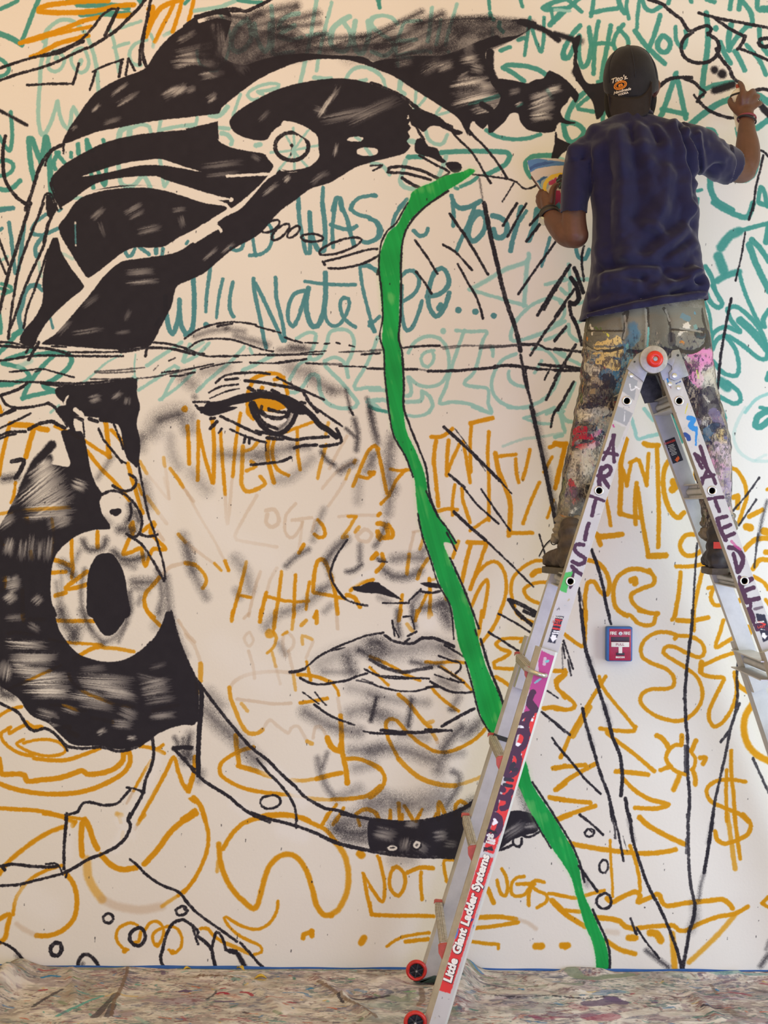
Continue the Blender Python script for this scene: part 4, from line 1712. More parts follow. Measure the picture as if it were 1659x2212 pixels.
K6 1080,1505 1150,1515 1230,1550
K7 1110,1520 1040,1600 990,1645 880,1655 800,1635 710,1635 660,1710 620,1725 560,1740
K8 560,1740 565,1790
W26/20@.9 1330,1250 1260,1480 1130,1700
K8 1300,1080 1310,1200 1290,1320 1240,1440 1215,1560 1150,1680 1090,1790
S12/6@.8 1490,1080 1520,1140
S12/6@.7 1560,1090 1560,1140
S12/6@.7 1610,1080 1600,1150
K12/4 1480,1170 1560,1160 1630,1165
K8 1500,1190 1560,1260 1620,1320 1660,1350
S22/10@.8 1560,1200 1580,1270
S18/10@.6 1620,1190 1600,1240
@400,1320,3.95
O10@.9 410,-5 395,80
O10 645,-5 638,90
O10 770,-5 755,150
O9@.7 930,-5 910,150
O10@.9 1120,10 1120,100
O8@.4 540,20 500,60
O9@.8 1030,80 990,120
O7@.3 540,180 500,230 540,300 580,250 550,180
O24/4@.8 720,190
O8@.8 750,170 775,230 750,310 700,355
O8@.3 850,380 830,250 860,180 920,230 920,300 880,340
O7@.8 830,200 870,175
O8@.6 1000,280 1000,210 1060,230 1080,240
O8@.3 1090,260 1030,400
O8 1035,430 1050,500 1070,590
O8@.4 1290,20 1300,150
O8@.3 0,200 80,300 130,440
O12@.8 130,450 130,590
O9@.8 95,620 105,700
O8@.5 540,340 580,480 590,570
O8@.6 740,350 770,470
O7@.3 770,470 810,620
O8@.3 880,340 920,520
O8@.6 920,540 940,670
O9@.35 930,530 800,515 650,520 520,545 430,590 380,650 375,700
O9 960,540 1080,550 1180,580 1250,610
O7 1260,620 1300,680 1310,720
O10@.85 375,650 390,750 430,850 480,970 540,1040 620,1040 660,1010
O8@.4 440,750 600,770 750,790 900,785
O9 980,780 1100,765 1210,745
O9@.6 480,790 530,850
O8@.3 660,1010 720,930 800,990 880,1040 900,1000 960,980 1040,1110
O10@.7 1040,1110 1080,1130
O8@.35 1090,1080 1110,990 1160,990 1200,1060
O14 1210,1080 1250,1160 1310,1190 1330,1130
O12 1325,890 1330,1000 1340,1200 1370,1350 1380,1470
O16 1380,1460
O9@.3 1300,740 1325,880
O12@.95 430,1060 440,1180 460,1310
O10 580,1160 470,1190 360,1250 300,1310 300,1390 370,1450 500,1510 700,1550 880,1565
O9@.6 880,1565 1100,1600 1240,1610
O10 1250,1605 1400,1600 1560,1570 1660,1490
O10 1370,1260 1480,1260 1580,1300 1660,1350
O12 450,1320 560,1350 730,1410
O9@.7 890,1440 1000,1445 1110,1430
O12 1120,1430 1230,1400 1330,1380
O10 80,1240 70,1400 30,1540
O8 0,1490 15,1540
O12 70,1590 130,1660 170,1778
O12 -10,1770 60,1740
O10 550,1778 680,1740 850,1730 1000,1760 1060,1790
O8 1290,1650 1240,1710 1190,1790
O8 1350,1680 1290,1790
O10 1460,1730 1500,1700 1560,1690 1620,1720 1650,1778
pK -10,380 50,500 110,610 110,940 60,950 -10,955
K8 -10,400 60,530 130,630 250,790 400,980 550,1150 700,1270 820,1390 930,1490 1030,1590 1190,1680 1300,1700 1450,1750 1659,1785
K12 130,640 140,750 120,1000 110,1200 110,1400
S30/22@.4 200,700 300,800
S34/26@.65 180,850 300,980 420,1080 560,1230 610,1280
S20/16@.5 120,1440 140,1380
S20/10@.6 40,1050 20,1200 50,1260
K8 -10,1250 60,1350 150,1440 240,1500 370,1580 460,1660 580,1740 720,1800
K7 610,1260 700,1370 800,1470 880,1570 930,1660 950,1790
W30/24@.9 700,1330 850,1450 1000,1620
W24/20@.7 420,1640 560,1750
K7 700,1270 820,1390 930,1490 1030,1590 1190,1680
K6 740,1570 660,1590 640,1640 680,1680 750,1680 810,1640 800,1590 750,1570
S24/16@.45 690,130 760,50
S16/12@.4 800,280 850,360
K8 895,520 960,510 1020,490
K5 1020,490 1120,400 1240,330 1380,270 1540,210 1660,185
K4 1200,350 1360,310
K6 980,570 1060,610 1160,625 1260,610 1380,590 1450,560 1550,530
K5 1530,495 1600,530 1660,550
K4@.8 1460,590 1560,610 1660,650
K4@.7 1510,580 1600,610
K4 1000,690 1070,740 1140,790
K4@.9 1105,690 1160,760 1200,800
K6 1100,795 1200,870 1300,920 1440,970
K5 1520,1025 1660,1045
S40/30@.3 1150,460 1300,370 1500,320
S22/14@.65 1600,260 1660,270
S20/14@.5 1480,340 1660,330
S30/14@.75 1380,400 1410,500
S16/12@.4 1180,520 1450,520
S14/8@.8 1480,330 1600,400 1660,430
S26/20@.3 1400,650 1660,720
S10/5@.9 1630,740 1600,840 1580,930
S30/24@.45 1400,870 1550,830 1660,870
S28/20@.6 1020,860 1180,950 1340,1010 1480,1030
S26/18@.5 1420,1190 1550,1180 1660,1160
S24/20@.4 1450,1340 1600,1310
S12/8@.6 1210,1210 1170,1330
S16/10@.6 1130,1260 1150,1370 1210,1510 1260,1570
S24/20@.4 1290,1600 1480,1510
S24/22@.3 1560,1640 1660,1620
W60/50@.5 300,300 500,450 700,620
@800,1320,3.95
O9 260,-5 240,80
O9 400,-5 380,80
O8 510,-5 520,30
O10@.6 310,110 360,170
O8 -5,385 100,430 200,480 300,540 420,590
O7 -5,480 100,580 150,630
O10 240,710 330,790 400,880 470,960 510,990
O8 520,650 580,720 690,810 750,850
O10 470,960 530,940
O9@.7 500,1000 560,1090
O9@.5 560,1090 570,1120
O8 470,430 560,440 700,430 800,440
O7 600,470 700,540 780,590 860,670
O9 240,1260 150,1080 130,960 160,920 220,930 310,1030 430,1130 570,1200 700,1190 850,1120 950,1040 990,990
O12@.9 240,1260 350,1370 460,1440 600,1480 720,1490
O9@.6 720,1490 850,1450 950,1410
O10 -5,1290 80,1340 120,1420 100,1500 40,1560 -5,1590
O9 -5,1700 50,1720 70,1778
O9 170,1700 170,1778
O10 240,1640 250,1790
O9 290,1660 360,1778
O8 440,1690 390,1790
O10 580,1778 580,1650 590,1630 640,1740
O10 720,1740 730,1650 770,1620 820,1650
O9 950,-5 930,150 900,260
O9 1110,10 1040,150 940,280
O10 1240,0 1300,60 1390,100
O9 1350,240 1220,230 1120,240 1070,280 1110,320 1190,350 1150,390 1050,440 1060,480 1150,490 1250,500 1240,560 1210,640
O9 1070,560 1150,610 1220,670
O8 1280,260 1340,260
O9 1570,515 1640,510 1659,500
O9 1640,540 1580,590 1600,660 1659,740
O11 1480,830 1560,820 1659,840
O12 1560,1340 1620,1335 1659,1320
O12 1590,1520 1659,1470
O12 1530,1590 1659,1610
O6 1659,1180 1620,1250
O9 1550,1790 1659,1740
S14/10@.8 230,-5 230,100 250,200
K5 185,80 205,210
K4 210,150 240,220
S12/8@.7 360,-5 380,140
K5 280,48 340,42
K5 350,50 375,150
K6 320,210 390,175
K6 -5,205 60,190 110,185
K7 120,205 200,255 300,275 360,275 440,228
K6 290,265 330,235
K8 440,228 540,230 620,260 710,300
K5 630,290 720,340 800,390
S30/16@.7 -5,270 80,280 120,310
S40/24@.45 80,350 250,340 400,310 500,290 650,330
S24/14@.4 -5,370 70,390
S16/12@.4 600,300 730,400
K9/3@.9 -5,410 120,480 270,520 400,500 520,480
S14/7@.8 350,430 500,460 600,450
K5 580,380 690,420 760,440 770,490 725,530
K6/2@.9 580,470 680,530 770,590
K5 -5,520 100,560 250,575 400,570 500,575
K4 60,550 250,560 380,570
K4 550,540 630,570 700,590 800,610
K5 680,575 750,605
K5 -5,610 100,650 250,680 400,680 500,650
K6 480,650 600,640
K6 510,600 600,650 700,690 820,695 870,685
S26/16@.5 600,590 720,650
S22/16@.4 -5,710 150,750 320,770 480,780
S12/5@.95 50,740 30,850 5,930
S14/5@.95 350,750 340,850 320,980
S26/14@.3 150,880 300,940
S30/24@.45 -5,860 150,920
S18/10@.5 750,740 690,830
S10/6@.7 680,840 720,850
-K8 610,980 750,900 885,830
K7 470,1010 560,1015 690,1018
K8 90,1015 250,1030 400,1035 600,1020
K6 -5,1038 150,1045 300,1050
S20/14@.4 250,1050 480,1080
S22/12@.8 780,990 680,1090 620,1180 630,1210
S26/20@.5 900,990 800,1060
S22/20@.5 950,920 850,1020
S30/20@.6 -5,1210 150,1170 300,1190 450,1240 580,1290 580,1350
S20/12@.4 600,1260 700,1220 780,1210
S16/10@.7 700,1370 750,1400 750,1490 700,1580 650,1660
S50/36@.5 -5,1660 150,1660 400,1640 600,1570
S30/24@.35 100,1560 300,1660
S18/18@.3 450,1700 620,1620
K10 500,1790 650,1740 800,1680 900,1610
S30/20@.9 600,1790 760,1720 880,1640
-K5 1090,20 1240,100 1380,190
-K6 1010,180 1140,260 1260,340
-K6 1250,505 1280,515
-K6 1460,860 1560,940 1659,1030
-K5 1510,680 1600,740
K5 1550,1080 1600,1150 1659,1230
K9 1240,-5 1310,60 1390,130
K9 1310,0 1400,40
K5 1640,280 1659,400
W34/30@.8 500,100
W40/36@.6 550,880
S26/20@.6 640,30 670,120
S24/20@.5 600,-5 640,60
@1200,1320,3.614
O10 490,-5 540,30 580,30 640,90 700,110 760,100 780,40 800,20 740,15 650,-5
O10 940,-5 930,40 910,65
O12 950,70 1060,75 1190,50
O9 1080,-5 1080,150
O10 1310,70 1280,170 1250,280 1330,240 1380,210
O10 235,-5 230,120 220,270 150,240 70,180
O10 930,215 950,190 870,165 780,170 700,220 665,290 680,360 760,410 860,450 920,510 920,580 860,605 740,610 680,640 660,700 700,760 790,820 920,855 1020,840 1100,770 1140,690 1140,600 1100,510 1000,430 900,370 840,320 870,275 930,280 1010,320 1120,360 1160,320 1140,250 1060,200 950,190
O14 1140,400 1130,470
O10 1410,320 1310,350 1220,390 1140,430 1130,480 1200,510 1310,520 1300,560 1250,660 1200,770 1200,850 1240,900 1300,870 1370,770 1410,650 1410,560 1395,480
O12 1400,500 1430,580 1520,640
O9 1500,120 1520,170
O10 -5,465 80,475 60,510 10,560 10,600 80,660 150,730 120,765 -5,765
O10 390,510 340,590 270,700 200,820 120,960 40,1140
O16@.9 260,750 200,850 130,970
O9 340,510 360,580 430,680 530,800 620,910
O10 345,915 450,930 610,935 625,900
O10 400,950 500,1030 620,1120 770,1250
O11 -5,1220 110,1210 230,1200
O11 -5,1395 100,1310 310,1190
O12 470,1250 590,1260 720,1275
O11 530,1310 620,1400 740,1470 880,1510 780,1540 620,1535
O11 -5,1465 120,1480 270,1495
O11 -5,1626 150,1570 310,1520
O8 650,1610 680,1640
O10 980,1045 930,1045 880,1090 860,1140 880,1190 940,1250 1020,1275
O9 1050,1090 1090,1150 1080,1220 1060,1240
O13 790,970 840,1000 880,1060
O12 985,970 980,1040
O12 1095,1010 1060,1090
O12/3 1130,1145 1170,1145 1150,1190
O11/3 820,1240 900,1210
O13/4 965,1290 940,1350 920,1390
O12/3 1070,1240 1090,1300 1090,1350
O16/5 1540,720 1480,820 1470,930 1500,1040 1570,1120 1665,1170
O10/3 1370,1090 1370,1250 1390,1450 1400,1640
O9 1335,1240 1330,1400 1335,1640
O10 1480,1330 1370,1315 1270,1320 1190,1370 1180,1430 1220,1490 1330,1540 1430,1580 1500,1640
K5 60,230 100,340 135,450
K5@.9 95,380 120,500
K4@.5 50,280 55,450
K9 200,-5 215,150 240,320 300,500 350,650 410,850 450,1000 500,1120 520,1280 510,1440
K6 400,-5 430,100
S14/8@.5 260,380 290,500
S12/8@.5 380,740 420,880
K8 210,760 240,900 300,1100 350,1270 410,1430 460,1640
S10/6@.5 250,930 290,1050
K5 420,1490 440,1640
K9 545,1460 560,1560 585,1640
-K6 -5,1030 100,1150 230,1310 350,1425
K6 185,1590 250,1640
-K7@.9 -5,870 110,965
K8@.95 1070,-5 1060,140 1040,300 1020,480 1010,640 1015,850 1030,1000 1030,1250 1045,1450 1035,1640
K7@.8 1010,1050 1012,1250
K7@.9 1425,380 1415,520 1420,640 1400,800 1360,920 1290,1020
K7@.9 1435,720 1370,900 1330,1100 1280,1320 1240,1500 1220,1640
K7@.85 1540,1150 1610,1300 1665,1420
K2 385,70 385,95
@0,1760,3.95
O11/4 -10,510 60,410 200,290 340,190 460,130 560,95
O9 370,-10 500,10 620,60
O12 620,90 640,60
O14/3 700,350 690,200 700,70 720,40 760,110 800,230 830,290
O14/3 860,340 950,430 1050,465 1160,450
O14/3 1230,420 1340,300 1450,150 1560,50 1670,-10
O9@.6 1040,200 1050,150
O9@.8 1170,80 1230,0
O9@.4 1150,120 1170,80
O9@.7 1010,0 1030,60
O9/3 530,430 400,470 270,540 190,620 130,730 110,850
O12/3 560,500 630,600 655,740 630,880 540,980 420,1030 310,1030
O12/7@.35 310,1030 210,980 140,930
O20/8@.6 740,380 750,520 800,630 870,720
O20/10@.4 870,720 1000,780 1200,810 1380,780
O9/4@.7 1380,780 1500,700
O9/3 1520,690 1600,620 1660,550
O12/4 -10,890 80,850 60,960 40,1050 -10,1090
O8 1170,940 1110,920 1020,960 990,1020 1000,1080 1050,1140 1090,1150
O14 1060,1160
O9 1200,1000 1180,1080 1140,1090
O8 1230,990 1280,920 1340,910 1390,960 1390,1030 1340,1120 1300,1060 1310,1010 1370,970 1450,950 1520,980 1550,1050 1540,1130 1480,1180 1440,1150
O14 1470,1170
O13 1340,1110
W60/40@.6 250,700 400,800
K8 -10,440 50,430 100,420 240,435 390,445 480,440
K5 390,420 480,415 510,450 535,510
K8 20,440 40,470
K7 -10,605 150,595 300,560 420,530 540,500
K8 570,-10 555,150 545,300 545,460
K5 560,530 570,490
K8 545,495 650,440 750,380 850,340 960,290 1040,230 1090,160 1110,80 1090,40 1110,-10
W24/20@.8 1030,40 1060,130 980,280
W16/14@.6 590,100 590,350
W16/14@.6 1130,40 1130,180
K7 1110,380 1170,430 1260,520 1380,600 1510,650 1570,710 1660,820
K7 1550,780 1500,810 1510,850 1560,855 1600,820 1580,785 1550,780
K7 920,840 880,870 890,915 930,925 965,890 950,850 920,840
K10 475,1090 430,1130 440,1190 490,1200 525,1150 510,1095 475,1090
K9 1190,960 1120,1000 1105,1060 1150,1110 1200,1110 1235,1060 1230,1000 1190,960
K9/3 660,1325 670,1240 720,1190 780,1210 830,1270 850,1325
S10/5@.9 690,1325 700,1270
K8 1560,895 1480,920 1420,1020 1390,1130 1370,1210 1380,1270 1410,1310
K7 1570,895 1640,950 1660,1020
K7 -10,1085 60,1110 130,1160 200,1240 240,1310
S14/10@.6 150,1200 220,1310
K2 810,1045 808,1085
@400,1760,3.95
O13 -10,50 60,10
O10/3 150,-10 195,150 185,300 120,470 40,600 -10,660
O11/3 320,290 400,160 500,70 620,30 800,5 960,20 1100,80 1200,130 1280,230
O14/5@.9 1280,230 1350,330 1390,480 1380,650 1310,800 1240,855
O13/4 285,250 300,400 350,550 420,660 500,740 580,800 620,760 660,600 710,450 790,360 880,335 960,370 1030,470 1080,620 1120,770 1180,850 1250,855
O9/4@.7 270,480 280,400
O10 1170,80 1220,-10
O9 1260,80 1300,20
O8 1470,20 1490,90
O20/4 1500,340 1490,330
O8 790,735 780,820 720,920 620,975 500,955 400,905 350,870 330,880 380,960 460,1030 560,1080 640,1120 650,1170 590,1190
O9 130,970 190,970 240,1030 330,1090
O10@.9 360,1100 450,1140 540,1180
O13/3 1080,990 1080,1030
O12/3 1080,1000 1010,1020 1005,1050
O16/4 1525,1050 1500,1090
O9 1520,500 1550,680 1590,850
O7 1515,500 1590,620 1660,730
O9/3 1590,850 1660,860
O8 1640,350 1660,400
S40/30@.6 1300,80 1450,40 1600,60
S34/16@.9 1300,120 1450,160 1620,130
S24/20@.5 1350,200 1600,230
K8 560,-20 700,30 900,80 1100,150 1300,240 1500,290 1670,325
K10 1160,180 1300,240 1500,290 1670,315
K6 945,-10 945,110
K6 1330,-5 1480,25 1670,45
W30/26@.8 820,130 1000,180
K7 -10,720 80,820 200,910 330,1000 440,1080
K7 470,1090 560,1190 630,1270 690,1320
K7 -10,900 60,940 110,1000 90,1050 110,1100
K9 100,1030 160,1080 220,1140 240,1230 265,1320
K7 225,1140 265,1000 320,1060 345,1150 390,1160 430,1170
K12 380,1160 430,1170
K12/4 450,1190 490,1260 520,1320
K6 -10,800 15,820 0,840
K2 443,1020 442,1060
K3 1078,560 1080,575
@800,1760,3.95
O9 -5,610 100,740 120,600 90,440 75,370
O9 220,440 180,480 160,580 190,660 240,690 290,610 290,510 240,450 190,450
O11 320,490 420,450 530,455
O9 430,490 430,600 440,720
O8 710,385 630,390 630,460 650,570
O12 1000,630 1050,750
O9 1120,460 1160,540 1170,630 1150,690 1110,670 1080,560
O9 1310,525 1240,540 1200,600 1210,680 1290,690 1340,650 1360,590 1250,590
O10 1380,590 1350,680 1350,770
O9 1480,575 1410,560 1370,600 1430,650 1500,680 1500,740 1420,790
O9 1300,590 1400,590
O9 1520,670 1600,680 1659,695
O14/3 1550,730 1659,840
O9/3 -5,750 10,850
O10/3 20,850 200,860 400,860 540,865
O12/3 920,875 1100,870 1240,890
O10/6@.4 1240,890 1340,920 1410,970
O10 890,965 1050,950 1260,915
O8 140,1120 250,1050 380,1020 500,1005
O10 300,1080 490,1060
O9 860,1080 1000,1100 1090,1105 1090,1140
O17/4 1410,1120 1460,1120
O18/4 1659,1120
O8 170,-5 160,40
O9 270,40 270,-5
O9 390,40 420,-5
O8 550,20 560,-10
pK -5,40 250,60 400,55 560,30 700,-10 800,-10 750,360 600,355 400,345 200,330 100,310 -5,300
pK 1150,-10 1380,-10 1430,130 1300,180 1200,220 1110,290 1080,290
K8 -5,40 250,60 400,55 560,30
K10 -5,305 150,330 350,350 600,358 730,365
H16/10@.6 310,70 400,75
H24/14@.5 60,150 200,180
H20/12@.45 300,220 280,300
H20/12@.45 380,250 480,300
H20/12@.5 560,180 640,170
H14/8@.4 640,240 720,250
H18/10@.5 1150,180 1300,80
H12/8@.5 1330,100 1420,90
E5 190,260 140,280 170,300 220,290 220,265 190,260
E5 390,230 370,270 400,280 420,240 390,230
K5 180,250 130,275 150,310 220,310 240,270 180,250
K5 390,210 350,260 390,300 430,270 430,220 390,210
K6 1440,145 1350,190 1280,170 1220,200 1220,250 1270,270 1290,230 1290,200
K7 1220,250 1160,280 1100,300
S30/20@.3 200,380 350,380
@1200,1760,3.614
O10 -5,50 120,0
O12/3 80,215 250,250 450,280 650,300 800,295 935,270
O13/3 655,20 720,80 860,160 1000,225
O7 425,200 430,350 440,500 445,640
O9 580,240 620,350 650,480 660,590
O9 -5,620 160,650 260,620 380,590
O12/3 400,650 440,680 520,640 620,600 660,630 640,680 700,660 800,620 830,680 870,710 1000,690 1150,675 1300,660 1350,690 1380,730
O13/3 -5,700 100,790 230,870
O10/3 60,745 190,755
O13/3 300,800 420,810 500,830 540,870 580,880
O11/3 600,890 750,870 920,865 960,900 1010,905 1100,860 1250,800 1400,770 1500,715
O12/5@.8 1400,780 1280,920 1150,1050 1040,1150
O12/4 390,980 500,1050 620,1085
O16/4 570,960 620,960
O18/4 740,920 790,930 820,980
O15/5@.9 910,930 920,1050 930,1200
O16/4 50,1020 95,1020
O9 1610,690 1660,640
O9 1610,690 1660,720
O12/3@.8 1340,-5 1370,200 1400,420
O10/3 1395,-5 1420,200 1440,340
O11 1460,-5 1520,70 1500,150 1420,195 1320,225 1260,190 1245,130
O14/8@.3 400,910 480,920
K6 190,-5 280,70 370,155
K5 250,110 225,140 250,170 290,160 300,120 260,110 280,130
K6 370,350 340,390 350,440 390,450 410,400 395,355 370,350
K7 390,610 330,640 320,690 360,730 410,725 435,680 420,630 390,610
K6@.8 435,-5 460,100 465,180
K6 450,-5 490,150 530,360
K8 575,-5 600,180 640,320 700,500 760,630 800,700 860,830 920,980 960,1100 990,1240
S10/6@.5 570,40 610,200
K2@.7 525,165 560,290
K8@.9 1030,-5 1035,200 1040,400 1060,580 1085,690
K6@.7 1020,190 1020,300
K9 1230,-5 1200,200 1160,450
S9/5@.7 1160,450 1130,560 1120,660
S10/6@.5 1220,60 1190,220
K9/3 1085,690 1080,790 1040,920 1020,1050 990,1200
S20/12@.5 1085,680 1090,800 1050,900
K11 990,1200 990,1240
-K7 585,810 630,930
K5 630,880 720,1010 810,1120
S12/3@.95 710,1060 800,1130 880,1190
S12/3@.9 1665,1080 1600,1180
S8/6@.6 1665,980 1640,1050
'''
CLOTH = '''@0,1760,3.95
B14 390,1445 460,1435 530,1445
R12@.9 370,1560 420,1555
R12@.7 360,1390 420,1395 500,1380
R10@.6 1380,1570 1450,1565
K12@.8 310,1700 420,1630 560,1550
T14@.9 520,1770 650,1710 780,1650 900,1605
K24@.75 830,1790 930,1700 1020,1610
K20@.8 950,1790 990,1710
V16 1570,1575 1600,1560 1620,1580
V14@.8 1415,1385 1420,1410
V14@.7 1420,1460 1430,1470
G10@.6 640,1480 700,1470
T12@.5 700,1570 780,1580
N10@.8 1110,1320 1110,1400 1080,1500 1050,1580 1000,1680 980,1790
E34@.7 600,1360 800,1370 1000,1350 1130,1335
N18@.5 30,1440 130,1380 220,1350
N12@.5 10,1520 40,1450 130,1420
V20@.5 330,1720 450,1700 600,1760
W30@.6 80,1480 120,1560
M12@.5 820,1430 920,1425
B8 890,1495 905,1497
T10 1190,1500 1220,1505
@400,1760,3.95
E30@.8 0,1345 300,1350 600,1365 850,1360 1100,1365 1400,1360 1650,1350
N8@.8 -20,1425 150,1435 400,1460 620,1485
R14 300,1590 350,1580 390,1595
R12@.9 510,1575 560,1580 600,1605
V18 10,1565 60,1570
B10@.8 100,1565 160,1560
V14@.9 280,1655 350,1660 430,1655
K8@.8 220,1640 280,1590 290,1560
N12@.7 1160,1480 1250,1530 1330,1590
N12@.7 1330,1590 1420,1650 1560,1720 1650,1790
K8@.9 1330,1600 1380,1650
B12 1075,1535 1105,1525
B6@.8 860,1575 1000,1570 1080,1580
B12@.5 1480,1540 1560,1560
K14@.8 1430,1600 1540,1610 1650,1600
G10 1430,1450 1465,1448
K14@.8 530,1740 550,1745
B10@.7 1210,1345 1350,1350 1500,1345
R8 330,1545 360,1540
R8@.8 900,1655 960,1660
V12@.8 640,1720 670,1722
T8@.6 0,1390 40,1380
Y10@.9 650,1455 700,1460
@800,1760,3.95
E24@.7 870,1370 950,1410 1050,1420
B14@.8 890,1370 940,1385 980,1395
V12@.6 1200,1385 1350,1390 1450,1385
K10@.8 0,1380 150,1370 280,1360
G20@.6 280,1560 340,1550 390,1545
E30@.6 200,1600 300,1620 400,1600
K10@.8 0,1600 100,1595 180,1590
N16@.7 460,1520 470,1620 440,1660
B10 1300,1510 1330,1515
K4@.9 900,1570 1100,1595 1400,1600 1660,1585
M14@.5 700,1620 760,1610
B14@.6 1610,1640 1659,1660
M20@.5 1400,1750 1500,1770 1659,1750
E24@.5 1100,1460 1300,1480 1500,1490
E26@.5 700,1700 760,1740
W40@.5 1200,1540 1500,1550
@1200,1760,3.614
E40@.8 150,1260 230,1290 350,1300 500,1280 600,1270
E30@.6 50,1340 200,1350
T24@.5 1180,1265 1300,1275 1500,1270 1659,1268
B12@.6 1100,1260 1250,1262
V50@.85 290,1510 380,1500 470,1480 530,1490
V34@.8 440,1460 500,1480
B40@.45 360,1430 430,1400 520,1400
K16@.9 1180,1530 1250,1540 1320,1535
K4@.9 0,1460 200,1470 330,1470 500,1460 700,1455 900,1465
B12@.7 110,1445 180,1450 240,1460
M60@.6 300,1600 380,1610 450,1600
M40@.4 180,1530 230,1540
V40@.5 20,1580 150,1600 330,1570
K20@.6 1560,1370 1620,1390 1659,1400
K12@.5 910,1430 960,1450 960,1480
N26@.4 1370,1540 1430,1590 1500,1610
B14@.5 880,1530 940,1520
V12 790,1490 810,1492
B10 1270,1370 1290,1380
R8@.7 610,1425 640,1410
N10@.6 1230,1330 1280,1400
B14@.4 1080,1350 1150,1360
E30@.4 900,1280 1100,1290
W50@.5 900,1580 1200,1570
W50@.5 600,1580 750,1560
'''
LADDER = '''@1340,700,4.76
qD 65,515 175,580 140,780 15,685
qD -20,855 110,910 80,1000 -60,950
W3@.7 95,620 110,680 160,650
W3@.7 150,640 190,665
B10 460,520 480,500
B5 480,560 490,600
b2 570,610 615,590
Y2 690,820 670,890 665,915
@1100,640,2.968
qD 690,700 790,750 750,830 665,790
W2@.6 740,740 735,800
qC 660,805 745,840 690,980 640,900
M4 665,825 668,835
B12 1150,780 1180,790 1160,830 1190,850
B5 1200,840 1195,950
b10 1125,885 1145,900 1150,915
P8 600,1045 640,970 672,890
P8 665,890 665,980 672,1060
P8 600,1000 690,1015
P10 590,1100 575,1180 578,1210
P9 580,1120 630,1085 650,1110 625,1150 570,1150
P9 590,1150 615,1190 640,1225
P7 510,1275 560,1295 610,1312
P9 555,1295 540,1350 530,1405
P9 508,1455 495,1500 485,1560
P9 475,1592 430,1590 415,1615 440,1650 485,1680 480,1705 440,1718 405,1700
P9 400,1730 430,1760 465,1785
P8 408,1765 400,1800
P8 395,1850 390,1865
qG 350,1770 405,1762 365,1900 310,1880
@1200,880,3.614
-P8 1085,362 1112,420 1140,472
-P8 1087,362 1135,400 1185,482
-P8 1128,302 1155,390 1185,480
@1100,640,2.968
P8 1232,1205 1250,1150 1270,1110
P8 1270,1110 1300,1150 1320,1200
P8 1235,1165 1310,1145
P8 1270,1300 1370,1285
P9 1315,1295 1330,1340 1345,1375
P10 1335,1440 1350,1490 1385,1560
P9 1330,1425 1390,1410
P9 1355,1490 1415,1465
P9 1375,1545 1440,1520
P11 1410,1610 1460,1620 1495,1670 1490,1720 1465,1765
P9 1435,1650 1450,1710 1465,1765
M6@.8 1425,1570 1450,1600 1480,1620
P10 1475,1800 1490,1880 1510,1920
P10 1480,1840 1550,1810
@1200,880,3.614
P11 1440,1360 1460,1440 1490,1520
P10 1450,1380 1530,1340
P10 1475,1430 1545,1405
P10 1495,1505 1585,1490
P8 1520,1530 1520,1560
P6@.8 1550,1575 1610,1560
P11 1520,1590 1540,1640
@1000,1180,2.517
qX 505,378 548,380 500,528 460,520
R3 503,398 540,402
R4 495,425 530,430
R3 490,445 525,450
W2 490,460 520,464
W2 486,470 516,474
qW 483,480 505,484 502,498 510,500 487,520 472,492 480,494
qX 1590,365 1640,370 1680,500 1630,520 1605,440
R4 1605,410 1640,425
W2 1620,450 1650,455
qW 1625,470 1640,470 1645,485 1655,485 1640,505 1622,490
K2@.5 520,330 525,345
P10 1550,340 1575,400 1600,450
P8 1570,410 1620,430 1650,450
qM 420,560 505,600 470,790 420,900 330,900 380,690
A8@.8 395,600 400,690
A7@.7 445,610 440,640
T5 450,625 462,622
T4@.8 390,740 420,720
P10 375,790 360,830 380,860 400,885
@800,1320,3.95
qR 1325,850 1400,850 1420,870 1380,1060 1250,1500 1050,2070 960,2040 1160,1440
qW 1330,860 1400,865 1385,940 1360,930 1320,880
R3 1370,880 1400,885
R3 1370,905 1395,910
W8 1300,960 1290,1010
W8@.8 1290,960 1340,990
W10 1255,1140 1290,1150
W5 1230,1210 1280,1220
P13 1385,690 1360,740 1350,795 1380,825 1410,840
P12 1255,935 1300,890 1380,860
P12 1375,870 1330,950 1340,1050
P10 1270,950 1320,960
P13 1300,1020 1240,1030 1215,1090 1215,1160 1270,1175 1320,1120 1325,1050 1290,1025
P12 1260,1215 1195,1210 1160,1300 1150,1390 1190,1400 1240,1370 1270,1260 1250,1215
P12 1190,1240 1170,1360
K9 1220,1300 1200,1340 1240,1350
K8 1150,1430 1210,1440
K8 1140,1480 1200,1490
P14 1085,1490 1070,1580 1060,1680
P14 1100,1500 1130,1520
P13 1100,1580 1150,1590 1200,1540
P12 1180,1560 1170,1660 1120,1680
@850,1560,2.968
P14 640,590 605,650 590,720 585,750
P14 640,590 675,610 680,660 660,710 625,730
W6 645,620 660,640 640,650 650,625
K4 612,690 660,710
W5 603,722 632,732
W4 608,748 645,760
W4 605,768 640,778
K4 580,802 632,816
@800,1760,3.95
qR 930,360 1050,360 680,1525 585,1495
B8@.9 735,970 720,1040
B4 915,850 910,880
B4 885,940 880,970
b4 870,890 860,900
K3 575,1460 565,1480
'''
